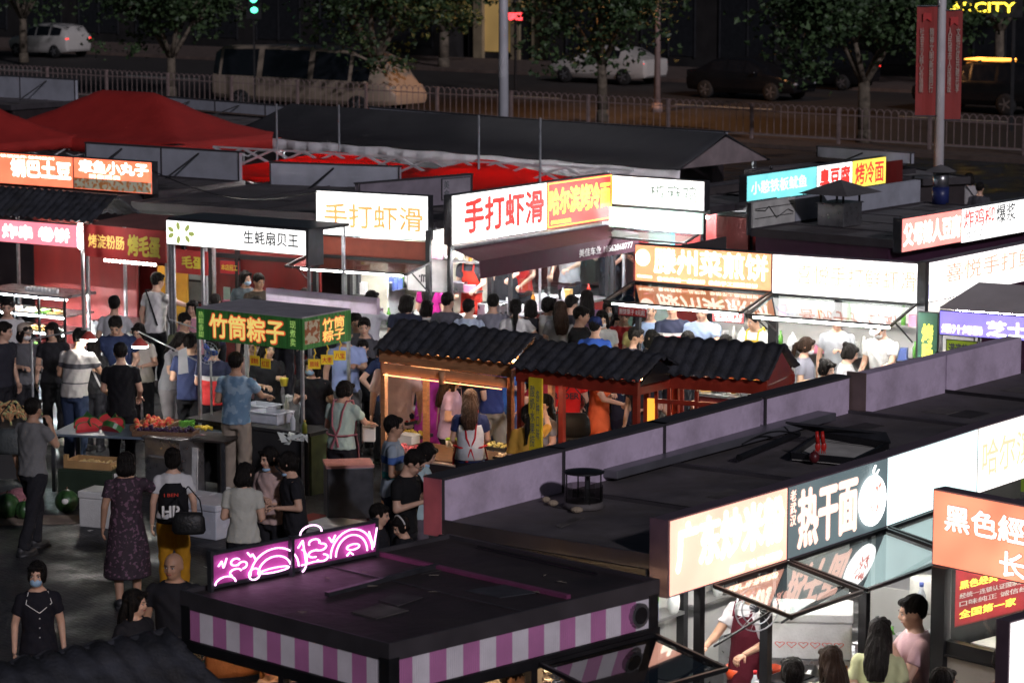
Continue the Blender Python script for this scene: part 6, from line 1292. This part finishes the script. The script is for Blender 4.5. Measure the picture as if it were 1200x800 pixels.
g_ = bt.glob(1.55, .6, .73); one('lettuce', 'heap of bright green leaves on the fruit table', 'lettuce', q, mat('lettuce green', (.12, .35, .04), .6), g_, 0)
for k, (x, y) in enumerate(((1.75, .55), (1.82, .5), (1.85, .62), (1.78, .66))):
    q = MB(); q.path([(0, 0, .02), (.05, .02, .035), (.1, .02, .03), (.14, 0, .02)], .018, 8); g_ = bt.glob(x, y, .73); one('mango', 'yellow fruit lying beside the green leaves', 'fruit', q, mat('yellow fruit', (.75, .5, .03), .4), g_, k, 'yellow fruit on the fruit table', True)
# watermelon slices
wm_ = [mat('watermelon rind', (.03, .12, .03), .4, 0, .5, 14), mat('watermelon flesh', (.65, .05, .06), .4, 0, .1, 10)]
def wedge():
    q = MB(); n = 10; a = [(.15*math.cos(PI*i/n), 0, .15*math.sin(PI*i/n)) for i in range(n+1)]
    b = [(x*.9, .07, z*.9) for x, _, z in a]; m_ = len(a)
    q.add(a+[(x*.88, -.001, z*.88) for x, _, z in a], [(i, i+1, m_+i+1, m_+i) for i in range(n)], 0)
    q.add([(x*.88, 0, z*.88) for x, _, z in a]+[(0, 0, 0)], [tuple(range(m_+1))], 1)
    q.add(a+b, [(i, m_+i, m_+i+1, i+1) for i in range(n)], 0); q.add(b+[(0, .07, 0)], [tuple(range(m_, -1, -1))], 1); q.add([a[0], a[-1], b[-1], b[0]], [(0, 1, 2, 3)], 1)
    return q
ws = one('watermelon_slice', 'cut watermelon slice with red flesh on the fruit table', 'watermelon slice', wedge(), wm_, (0, 0, 0), group='watermelon slices on the fruit table')
for k, (x, y, a, t_) in enumerate(((.3, .45, .3, -.9), (.48, .4, 1.2, -.7), (.62, .55, -.4, -1.0), (.3, .75, 2, -.6), (.5, .75, .2, -.9), (.7, .35, 2.6, -.8), (.42, .2, .5, -1.1), (.66, .82, 1.4, -.7))):
    g_ = bt.glob(x, y, .76)
    if k == 0: ws.location = g_; ws.rotation_euler = (t_, 0, a)
    else: dup(ws, g_, (t_, 0, a))
q = MB(); q.ell((0, 0, .2), (.2, .2, .2), 20, 12); melon = mat('striped melon skin', (.025, .07, .02), .35, 0, .8, 5, stretch=(4, 4, .4))
for px, py, s_, lab in ((78, 580, .7, 'round green melon with a white sticker on the ground'), (8, 585, .75, 'large striped watermelon at the left edge on the ground'), (28, 592, .55, 'smaller watermelon beside the walking man'),):
    p = W(px, py, .3*s_); q = MB(); q.ell((0, 0, .2*s_), .2*s_, 20, 12); t = thing('watermelon', lab, 'watermelon', (p.x, p.y, 0)); q.build('rind', melon, t, True)
    q = MB(); q.tube((0, 0, .4*s_-.005), (.01, 0, .4*s_+.03), .008); q.build('stalk', wood, t)
    if px == 78: q = MB(); q.ell((0, -.185*s_, .23*s_), (.06*s_, .02, .05*s_), 10, 6); q.build('sticker', twp, t, True)
p = W(12, 575, .25); q = MB(); rd = random.Random(2); q.ell((0, 0, .1), (.25, .18, .12), 14, 8); q.ell((.1, .05, .18), (.14, .12, .08), 12, 7); one('net_bag', 'pinkish filled net bag lying on top of the watermelons', 'bag', q, mat('pink net bag', (.3, .12, .14), .7, bump=1, bscale=40), (p.x, p.y, .02), 0, smooth=True)
p = W(30, 612, 0); q = MB(); q.slab([(-.9, -.25, .012), (.9, -.05, .012), (.95, .35, .012), (-.9, .4, .012)], .008); one('cardboard_sheet', 'flattened pale cardboard under the watermelons', 'cardboard', q, mat('pale cardboard', (.22, .17, .13), .9), (p.x, p.y, 0), 0)
# peel table at the left edge
s = table('dark table heaped with melon peel at the left edge', (-30, 502), (45, 500), .72, .7, mat('black board', (.02, .02, .02), .6), mat('black board', (.02, .02, .02), .6))
ph = one('melon_peel', 'curved scrap of melon peel in the heap at the left edge', 'peel', (lambda q: (q.path([(.09*math.cos(a*.35), 0, .09*math.sin(a*.35)) for a in range(10)], .012, 5), q)[1])(MB()), speck('peel', (.5, .25, .12), (.3, .35, .15), 9, .5), (0, 0, 0), group='melon peel heap'); scat(ph, 46, s, .05, s.L-.02, .05, .65, .73, .16)
# yellow tray stand
s = table('low dark stand with a wooden tray of yellow noodles behind the floral dress', (68, 549), (132, 553), .42, .5, mat('dark green board', (.02, .035, .02), .6), mat('dark green board', (.02, .035, .02), .6), 'display_stand')
g_ = s.glob(.05, .05, .425); q = MB(); w_ = s.L-.1
for a in ((0, w_, 0, .015, 0, .09), (0, w_, .38, .395, 0, .09), (0, .015, .015, .38, 0, .09), (w_-.015, w_, .015, .38, 0, .09)): q.box(*a)
q.box(.0, .05, 0, .05, .09, .16); one('wooden_tray', 'wooden tray with raised corner on the low dark stand', 'tray', q, mat('honey wood', (.4, .24, .1), .6), g_, s.ang)
q = MB(); rd = random.Random(8)
for _ in range(50): x, y = rd.uniform(.03, w_-.03), rd.uniform(.03, .36); q.path([(x, y, .02), (x+.04, y+.02, .05), (x+.07, y-.02, .03)], .008, 5)
tag(one('noodle_heap', 'yellow dried slices filling the wooden tray', 'dried fruit', q, mat('pale yellow slices', (.7, .5, .2), .6), g_, s.ang), kind='stuff')
# stainless box and towel table
g_ = W(193, 512, .75); t = thing('steel_cabinet', 'stainless steel cabinet reflecting a lamp left of the towel', 'cabinet', (g_.x, g_.y, 0), rb); q = MB(); q.box(-.28, .28, -.05, .4, .05, .72); q.build('cabinet_body', steel, t, False, .01); q = MB(); q.box(-.3, .3, -.07, .42, .72, .75); q.build('worktop', steel, t, False, .005)
q = MB(); q.box(-.2, .2, -.075, -.055, .5, .52); q.build('handle', galv, t)
s = table('dark wooden bench with a hanging white towel left of the zongzi cart', (213, 513), (262, 517), .74, .5, mat('dark bench', (.025, .02, .018), .6)); 
g_ = W(229, 530, .7); q = MB(); q.slab([(-.04, -.02, .06), (.05, -.02, .06), (.055, -.05, -.25), (.04, -.03, -.5), (-.05, -.05, -.5), (-.03, -.04, -.22)], .02, 0, (0, 1, 0)); one('towel', 'white towel hanging over the dark bench', 'towel', q, mat('white towel', (.55, .55, .54), .9, bump=.8, bscale=30), g_, rb, bevel=.005)
# zongzi cart items
tub('translucent tub on the zongzi cart table, front one', 318, 481, .82, .42, .3, .14, rb); tub('translucent tub on the zongzi cart table, rear one', 306, 473, .82, .4, .28, .12, rb)
g_ = W(345, 512, .9); q = MB(); rd = random.Random(12)
for _ in range(16): c_ = Vector((rd.uniform(-.12, .12), rd.uniform(-.08, .08), rd.uniform(.02, .1))); q.slab([c_+Vector((rd.uniform(-.09, .09), rd.uniform(-.06, .06), rd.uniform(-.06, .06))) for _ in range(4)], .003)
one('plastic_bags', 'crumpled clear plastic bags on the zongzi cart table', 'plastic bags', q, mat('crinkled plastic', (.6, .65, .62), .15, spec=.8), (g_.x, g_.y, .83), 0)
def bottle(label, px, py, z, col, capc=(.6, .02, .02), h=.22, r=.032, group=None, name='bottle'):
    p = W(px, py, z+h); t = thing(name, label, 'bottle', (p.x, p.y, z), 0, group); q = MB(); q.lathe((0, 0, 0), [(r*.9, 0), (r, .01), (r, h*.6), (r*.45, h*.8), (r*.42, h*.88)], 14); q.build('flask', mat('bottle %s' % (col,), col, .15, spec=.7), t, True); q = MB(); q.lathe((0, 0, h*.88), [(r*.5, 0), (r*.5, h*.12)], 12); q.build('cap', mat('cap %s' % (capc,), capc, .4), t, True); return t
bottle('clear water bottle on the front corner of the zongzi table', 343, 483, .82, (.5, .52, .56), (.5, .5, .55)); bottle('white drink bottle under the hanging tags', 336, 464, .82, (.6, .58, .5), (.6, .6, .6), .26)
bottle('little green bottle near the right post of the cart', 357, 492, .82, (.25, .35, .05), (.5, .4, .05), .16)
q = MB(); q.lathe((0, 0, 0), [(.04, 0), (.055, .09), (.057, .095)], 16); r_ = W(333, 452, 1.25); o = one('paper_cup', 'yellow paper cup held in front of the black tee', 'cup', q, mat('yellow cup', (.7, .6, .05), .5), r_, 0, smooth=True)
# fan
p = W(246, 411, 1.62); t = thing('pedestal_fan', 'white and blue pedestal fan behind the left post of the green cart', 'fan', (p.x, p.y, 0), R(-20)); q = MB()
for k in range(16): a = 2*PI*k/16; q.tube((.02*math.cos(a), -.06, 1.6+.02*math.sin(a)), (.14*math.cos(a), -.05, 1.6+.14*math.sin(a)), .003, n=4)
for r_ in (.14, .1, .05): q.path([(r_*math.cos(2*PI*i/20), -.055, 1.6+r_*math.sin(2*PI*i/20)) for i in range(21)], .004, 4)
q.build('guard', galv, t); q = MB()
for k in range(3): a = 2*PI*k/3; q.ell((.06*math.cos(a), -.02, 1.6+.06*math.sin(a)), (.07, .008, .035), 10, 6, 0, Matrix.Rotation(-a, 3, 'Y'))
q.build('blade', mat('blue fan blade', (.08, .15, .6), .3), t, True); q = MB(); q.tube((0, .02, 1.5), (0, .02, .1), .015); q.lathe((0, .02, 0), [(.16, 0), (.15, .03), (.02, .06)], 16); q.build('stand', galv, t); q = MB(); q.ell((0, .04, 1.6), (.05, .07, .05)); q.build('motor', galv, t, True)
# grill guard cabinet with pinkish top
p = W(408, 540, .9); t = thing('metal_trolley', 'grey metal trolley with pinkish slatted top left of the striped polo', 'trolley', (p.x, p.y, 0), Fs[0].ang-.75); q = MB(); q.box(-.26, .26, -.22, .22, .28, .86); q.build('body', gunm, t, False, .01); q = MB()
for k in range(6): q.box(-.27, .27, -.22+k*.076, -.165+k*.076, .86, .89)
q.build('slatted_top', mat('dusty pink slats', (.5, .22, .2), .6), t); q = MB()
for x in (-.2, .2): q.bar((x, -.2, .28), (x+.1, .2, .04), .025); q.bar((x, .2, .28), (x+.1, -.2, .04), .025)
q.build('folding_leg', dark, t)
p = W(395, 625, 0); q = MB(); q.box(-.9, .6, -.4, .7, .004, .016); one('red_mat', 'red mat on the ground under the metal trolley', 'mat', q, mat('red floor mat', (.25, .02, .02), .85), (p.x, p.y, 0), rb)
boxbin('white foam box left of the floral dress', 120, 573, 0, .42, .36, .42, foam, rb+.2); boxbin('large translucent box on the ground behind the mustard trousers', 243, 583, 0, .75, .6, .4, plas, rb, 'plastic_box'); boxbin('low white box between the neon sign and the red mat', 395, 612, 0, .6, .5, .3, foam, rb)
# vendor table with fruit trays
s = table('warm lit vendor table of cut fruit trays under the tiled roof', (462, 535), (640, 560), .8, .95, mat('pale table cover', (.5, .38, .3), .6), mat('dark table skirt', (.03, .02, .02), .8)); vt = s
def tray(label, px, py, m, col, n, seed, w=.36, d=.26, r=.022):
    p = W(px, py, .85); t = thing('food_tray', label, 'tray', (p.x, p.y, .805), s.ang, 'food trays on the vendor table'); q = MB(); q.box(-w/2, w/2, -d/2, d/2, 0, .012)
    for a in ((-w/2, w/2, -d/2, -d/2+.01, .012, .04), (-w/2, w/2, d/2-.01, d/2, .012, .04), (-w/2, -w/2+.01, -d/2, d/2, .012, .04), (w/2-.01, w/2, -d/2, d/2, .012, .04)): q.box(*a)
    q.build('dish', m, t); q = MB(); rd = random.Random(seed)
    for _ in range(n): q.ell((rd.uniform(-w/2+.03, w/2-.03), rd.uniform(-d/2+.03, d/2-.03), .03+rd.random()*.03), (r*rd.uniform(.7, 1.2), r*rd.uniform(.7, 1.2), r*.7), 7, 5)
    q.build('filling', mat('food %s' % (col,), col, .5, 0, .25, 20), t, True)
blk = mat('black tray', (.02, .02, .02), .4)
tray('tray of yellow mango cubes left of the vendor apron', 486, 507, blk, (.75, .52, .05), 40, 1); tray('tray of pale yellow cubes right of the vendor apron', 583, 521, blk, (.8, .68, .25), 40, 2, .42); tray('tray of pink red fruit pieces at the front left', 478, 524, mat('pink tray', (.5, .2, .2), .5), (.6, .12, .14), 30, 3); tray('tray of creamy slices at the front right', 600, 534, blk, (.75, .6, .4), 30, 4, .36); tray('small tray of deep red berries by the green capped cups', 476, 492, blk, (.5, .03, .03), 30, 5, .2, .2)
p0 = W(478, 489, .95)
for k in range(14):
    i, j = k % 7, k//7; q0 = vt.glob(.18+i*.06, .78+j*.07); 
    if k == 0:
        t0 = thing('juice_cup', 'clear cup with bright green lid in the double row', 'cup', (q0.x, q0.y, .8), 0, 'cups with green lids'); q = MB(); q.lathe((0, 0, 0), [(.022, 0), (.027, .1)], 12); q.build('cup_body', mat('pale juice', (.6, .55, .45), .3), t0, True); q = MB(); q.lathe((0, 0, .1), [(.029, 0), (.028, .02), (.01, .03)], 12); q.build('lid', mat('lime green lid', (.35, .6, .03), .4), t0, True)
    else: dup(t0, (q0.x, q0.y, .8))
boxbin('white paper box leaning on the vendor table by the polo man', 479, 508, .8, .22, .16, .12, foam, s.ang, 'paper_box'); boxbin('white takeaway bag on a hook left of the satin shirt', 432, 497, .8, .16, .14, .2, foam, 0, 'paper_box', False)
Z.strip(.1, Z.L-.1, .5, 2.17, led, .008)  # tube added under the cart roof to brighten the table and crowd
# hanging lamps
def hlamp(label, px, py, d=None):
    p = W(px, py, 1.62); t = thing('hanging_lamp', label, 'lamp', p, 0, 'round hanging lamps over the fruit table'); q = MB(); q.lathe((0, 0, 0), [(.105, 0), (.1, .02), (.06, .06), (.03, .09), (.01, .1)], 20); q.build('shade', mat('red lamp shade', (.4, .06, .05), .4), t, True)
    q = MB(); q.lathe((0, 0, -.02), [(.095, 0), (.104, .018)], 20); q.build('bulb_disc', glow('round lamp glow', (1, .97, .9), 130, 0), t); return t
hlamp('round white glowing lamp left of the navy polo', 104, 397); hlamp('round white glowing lamp right of the navy polo', 164, 405)
for k, (a, b, lab) in enumerate((((38, 397, 1.6), (104, 385, 1.75), 'thin rod holding the left round lamp'), ((162, 388, 1.75), (230, 422, 1.5), 'thin pale rod holding the right round lamp'), ((230, 385, 1.6), (198, 374, 1.75), 'thin pale bar tied to the zongzi cart post'))):
    a = W(*a); b = W(*b); q = MB(); q.tube((0, 0, 0), b-a, .01); one('lamp_rod', lab, 'rod', q, galv, a)
p = W(37, 400, 1.6); q = MB(); q.tube((0, 0, 0), (0, 0, 1.62), .016); one('steel_pole', 'thin upright pole left of the striped man', 'pole', q, galv, (p.x, p.y, 0))
p = W(214, 418, 1.55); q = MB(); q.slab([(-.05, 0, .08), (.05, 0, .12), (.07, .0, -.2), (-.06, 0, -.22)], .006, 0, (0, 1, 0)); one('white_bag', 'white plastic bag hanging left of the zongzi cart', 'plastic bag', q, mat('white bag film', (.6, .6, .6), .5), p, .2)
p = W(187, 495, .75)
# shelf food in the left display case
rd = random.Random(21); cols = [(.15, .3, .05), (.7, .7, .6), (.6, .12, .1), (.5, .25, .08), (.75, .5, .4)]
for lv, z in ((0, .47), (1, .74), (2, 1.0)):
    for k in range(6):
        g_ = S3.glob(.12+k*.25, .22, z); q = MB(); q.box(-.1, .1, -.06, .12, 0, .012)
        for _ in range(14): q.ell((rd.uniform(-.08, .08), rd.uniform(-.04, .1), .025+rd.random()*.02), (.03, .02, .018), 6, 5)
        c = rd.choice(cols); one('food_dish', 'dish of skewers and vegetables inside the left display case', 'dish', q, mat('food %s' % (c,), c, .5, 0, .25, 20), g_, S3.ang, 'dishes in the left display case')
for k in range(9): g_ = S3.glob(.75+k*.075, .3, 1.3); q = MB(); q.lathe((0, 0, 0), [(.03, 0), (.036, .05), (.02, .07)], 12); one('white_bowl', 'small white bowl in the row on top of the left display case', 'bowl', q, mat('white glaze', (.75, .75, .73), .3), g_, 0, 'white bowls on the display case', True)
# counters of the bright stalls
def row(s, spec, y, z, lab, grp, seed, x0, x1, n):
    rd = random.Random(seed)
    for k in range(n):
        x = x0+(x1-x0)*(k+.5)/n+rd.uniform(-.02, .02); g_ = s.glob(x, y+rd.uniform(-.06, .06), z); kind = spec[k % len(spec)]; q = MB()
        if kind == 'bottle': h = rd.uniform(.18, .26); q.lathe((0, 0, 0), [(.03, 0), (.033, h*.65), (.014, h*.82), (.014, h)], 12); c = rd.choice([(.5, .2, .03), (.6, .6, .6), (.5, .03, .02), (.1, .3, .05), (.7, .7, .65)]); nm, m_ = 'sauce_bottle', mat('bottle %s' % (c,), c, .2, spec=.7)
        elif kind == 'pot': q.lathe((0, 0, 0), [(.1, 0), (.11, .12), (.115, .125), (.1, .13), (.095, .03)], 18); nm, m_ = 'steel_pot', steel
        elif kind == 'bowl': q.lathe((0, 0, 0), [(.04, 0), (.09, .05), (.1, .07), (.085, .055), (.03, .02)], 16); nm, m_ = 'mixing_bowl', mat('white glaze', (.75, .75, .73), .3)
        elif kind == 'box': q.box(-.08, .08, -.06, .06, 0, rd.uniform(.08, .2)); c = rd.choice([(.6, .2, .3), (.7, .7, .7), (.1, .15, .4), (.6, .35, .1)]); nm, m_ = 'goods_box', mat('goods %s' % (c,), c, .5)
        else: q.ell((0, 0, .1), (.07, .05, .12), 10, 8); q.ell((0, 0, .22), (.02, .02, .03), 8, 5); nm, m_ = 'plastic_bag', mat('tied white bag', (.65, .67, .66), .3, bump=.8, bscale=30)
        one(nm, lab % nm.replace('_', ' '), nm.split('_')[-1], q, m_, g_, rd.random()*.6+s.ang, grp+' '+nm.replace('_', ' ')+'s', kind in ('bottle', 'bowl', 'bag', 'pot'))
row(S7, ['bottle', 'box', 'bowl', 'bottle', 'bag', 'pot'], .25, .95, '%s on the counter of the central red and white stall', 'central counter', 1, .3, S7.L-.2, 16)
row(S7, ['bottle', 'box', 'bag'], 1.7, 1.3, '%s at the back of the central red and white stall', 'central back shelf', 2, .3, S7.L-.2, 10)
row(C1, ['pot', 'bottle', 'bowl', 'box'], .22, .95, '%s on the counter of the pancake stall', 'pancake counter', 3, .3, C1.L-.2, 8)
row(C2, ['pot', 'bowl', 'bottle', 'bottle', 'box'], .25, .95, '%s on the counter of the white corner stall', 'corner counter', 4, .1, C2.L-.2, 10)
row(S6, ['bag', 'bottle', 'pot', 'bottle', 'bowl', 'bag'], .25, .94, '%s on the counter under the white shrimp sign', 'shrimp counter', 5, .6, S6.L, 9)
row(Fs[0], ['pot', 'bottle', 'bowl'], .35, .95, '%s on the counter under the peach sign', 'peach counter', 6, .1, 1.4, 6)
row(Fs[1], ['bottle', 'bowl', 'bottle', 'box'], .4, .95, '%s on the counter of the noodle stall', 'noodle counter', 7, .75, 1.45, 6)
row(Fs[2], ['bottle', 'pot', 'bowl', 'bottle'], .4, .95, '%s on the counter under the aqua sign', 'aqua counter', 8, .1, 1.4, 7)
row(S9, ['bottle', 'box', 'bowl'], .25, .94, '%s on the counter under the plain white sign', 'plain white counter', 9, .2, S9.L-.2, 6)
def shelf(s, x0, x1, y, z, lab):
    o = s.box('back_shelf', (x0, x1, y-.12, y+.1, z-.025, z), counterm)
def appliance(s, x, y, z, w, d, h, lab):
    g_ = s.glob(x, y, z); t = thing('cooker', lab, 'cooker', g_, s.ang); q = MB(); q.box(-w/2, w/2, -d/2, d/2, 0, h); q.build('casing', steel, t, False, .01); q = MB()
    for k in range(3): q.tube((-w*.3+k*w*.3, -d/2-.02, h*.3), (-w*.3+k*w*.3, -d/2-.002, h*.3), .022, n=10)
    q.build('knobs', dark, t); q = MB(); q.box(-w/2+.03, w/2-.03, -d/2+.04, d/2-.04, h+.001, h+.012); q.build('hot_plate', dark, t)
for s_, nm, y_ in ((Fs[0], 'peach', 1.98), (Fs[1], 'noodle', 1.98), (Fs[2], 'aqua', 1.98), (C1, 'pancake', 1.9), (C2, 'white corner', 1.9), (S7, 'central', 1.85), (S6, 'shrimp', 1.78)):
    for j, z_ in enumerate((1.3, 1.75)):
        shelf(s_, .12, s_.L-.1, y_-.02, z_, nm); row(s_, [['box', 'bottle', 'bag', 'pot'], ['bottle', 'box', 'bowl', 'bottle']][j], y_-.06, z_, '%s on the '+['lower', 'upper'][j]+' back shelf of the '+nm+' stall', nm+' back shelf '+['low', 'high'][j], 20+j, .15, s_.L-.15, int(s_.L*5))
    appliance(s_, s_.L*.35, .28 if s_ not in Fs else .3, .95, .42, .36, .2, 'low steel cooker with knobs on the '+nm+' stall counter')
    appliance(s_, s_.L*.6, y_-.35, .1, .8, .5, .85, 'tall steel cooker at the back of the '+nm+' stall')
    c_ = s_.box('wall_notice', (s_.L*.2, s_.L*.38, y_+.02, y_+.03, 1.9, 2.2), mat('wall notice red', (.5, .05, .04), .6)) if s_ in Fs else None
row(K2, ['bottle', 'box'], 0, .95, '%s on the ledge of the dark red cabin', 'cabin ledge', 10, 1.0, K2.L-.1, 7)
p = W(617, 318, 1.3); 
# big foam box on the noodle counter with red print
p = inside(Fs[1], 958, .33); q = MB(); q.box(-.36, .36, -.26, .26, .3, .33); [q.box(x-.015, x+.015, y-.015, y+.015, 0, .3) for x in (-.34, .34) for y in (-.24, .24)]; one('steel_rack', 'low steel rack under the big printed foam box', 'rack', q, steel, (p.x, p.y, .95), Fs[0].ang-PI/2+.55)
t = thing('foam_box', 'big worn white foam box with red printed marks on the noodle counter', 'box', (p.x, p.y, 1.285), Fs[0].ang-PI/2+.55); q = MB(); q.box(-.33, .33, -.24, .24, 0, .29); q.build('body', foam, t, False, .012); q = MB(); q.box(-.34, .34, -.25, .25, .292, .37); q.build('lid', foam, t, False, .015)
text('♡♡♡♡♡♡', (-.27, .09, .27, .14), -.245, tredp, t, .0)
# round wire guard of the wall fan in front of the cook
p = inside(Fs[0], 893, .02); p.z = 1.93; t = thing('hanging_fan', 'round wire guarded fan hanging in front of the maroon apron cook', 'fan', p, R(15)); q = MB()
for k in range(14): a = 2*PI*k/14; q.tube((.03*math.cos(a), -.05, .03*math.sin(a)), (.17*math.cos(a), 0, .17*math.sin(a)), .003, n=4)
for r_ in (.17, .12): q.path([(r_*math.cos(2*PI*i/22), -.02, r_*math.sin(2*PI*i/22)) for i in range(23)], .006, 5)
q.build('guard', galv, t); q = MB(); q.tube((0, .02, .0), (.02, .02, .75), .008); q.build('hanging_rod', dark, t); q = MB(); q.ell((0, .03, 0), (.04, .05, .04)); q.build('motor', gunm, t, True)
bottle('clear bottle with red cap at the bottom edge of the noodle stall', 885, 785, .98, (.55, .58, .6), (.6, .02, .03), .24); 
for (px, lab) in ((868, 'orange plastic basin left of the red capped bottle'), (896, 'orange plastic basin right of the red capped bottle')):
    p = W(px, 792, 1.0); q = MB(); q.lathe((0, 0, 0), [(.09, 0), (.13, .12), (.14, .12), (.1, .0)], 20); one('plastic_basin', lab, 'basin', q, mat('orange plastic', (.7, .08, .02), .35), (p.x, p.y, .96), 0, smooth=True)
p = W(1095, 690, 1.2); q = MB(); q.lathe((0, 0, 0), [(.13, 0), (.14, .02), (.14, .3), (.12, .31)], 20); one('white_bucket', 'white plastic bucket with lid left of the black post', 'bucket', q, mat('white bucket plastic', (.65, .65, .6), .35), (p.x-.05, p.y+.2, .95), 0, smooth=True)
bottle('tall clear bottle with blue cap at the noodle stall', 1080, 682, .98, (.5, .53, .58), (.1, .15, .5), .3, .04)
# wires between poles
def wire(label, a, b, sag, r=.008):
    a = W(*a); b = W(*b); q = MB(); q.path([a.lerp(b, i/12)+Vector((0, 0, -sag*math.sin(PI*i/12)))-a for i in range(13)], r, 5); one('cable', label, 'cable', q, dark, a)
wire('thin black cable sagging across the dark roofs at the left', (178, 200, 3.0), (372, 225, 2.9), .25); wire('black cable running over the front roof to the hatch', (870, 520, 2.55), (936, 508, 2.58), -.06); wire('black cable lying on the striped stall roof', (560, 640, 2.52), (700, 672, 2.52), 0)
# litter
rd = random.Random(31)
for k in range(16):
    px, py = rd.uniform(20, 330), rd.uniform(600, 720); p = W(px, py, 0); q = MB(); q.slab([(rd.uniform(-.04, .04), rd.uniform(-.04, .04), .006+rd.random()*.01) for _ in range(4)], .003); one('litter', 'small pale scrap of litter on the dark ground at the left', 'litter', q, twp, (p.x, p.y, 0), 0, 'litter on the ground')
for k in range(12):
    px, py = rd.uniform(230, 700), rd.uniform(640, 740); p = P.loc(px, py, 2.5)
    if not (.1 < p.x < P.L-.1 and .1 < p.y < 1.8): continue
    g_ = P.glob(p.x, p.y, 2.503); q = MB(); q.slab([(rd.uniform(-.05, .05), rd.uniform(-.03, .03), .004+rd.random()*.01) for _ in range(4)], .003); one('leaf_litter', 'scrap of dry litter on the black roof of the striped stall', 'litter', q, mat('dry scrap', (.2, .17, .14), .8), g_, 0, 'litter on the striped stall roof')
SKYS = .005; SUNS = .88
# ------------------------------------------------------------ camera, night sky, city glow
cd = bpy.data.cameras.new('camera'); cam = bpy.data.objects.new('camera', cd); COL.objects.link(cam)
cam.location = (0, 0, H); cam.rotation_euler = (PI/2-PITCH, 0, 0); cd.sensor_width = 36; cd.lens = F/1200*36; cd.clip_start = .5; cd.clip_end = 1500; SC.camera = cam; cd.dof.use_dof = True; cd.dof.focus_distance = 29; cd.dof.aperture_fstop = 4.0
w = bpy.data.worlds.new('World'); SC.world = w; w.use_nodes = True; nt = w.node_tree; bg = nt.nodes['Background']
sky = nt.nodes.new('ShaderNodeTexSky'); sky.sky_type = 'NISHITA'; sky.sun_disc = False; sky.sun_elevation = R(24); sky.sun_rotation = R(180-23)
nt.links.new(sky.outputs[0], bg.inputs[0]); bg.inputs[1].default_value = SKYS
sl_ = bpy.data.lights.new('sun', 'SUN'); sl_.energy = SUNS; sl_.angle = R(2.5); sl_.color = (.95, .89, 1)
so = bpy.data.objects.new('sun', sl_); COL.objects.link(so); so.rotation_euler = (R(66), 0, R(23)); so.location = (0, 0, 30)
vs_ = SC.view_settings; vs_.view_transform = 'Standard'; vs_.look = 'None'; vs_.exposure = .3; vs_.gamma = 1; vs_.use_curve_mapping = False
SC.cycles.max_bounces = 6; SC.cycles.transparent_max_bounces = 12; SC.cycles.sample_clamp_indirect = 6
bpy.data.scenes.remove(TMP)
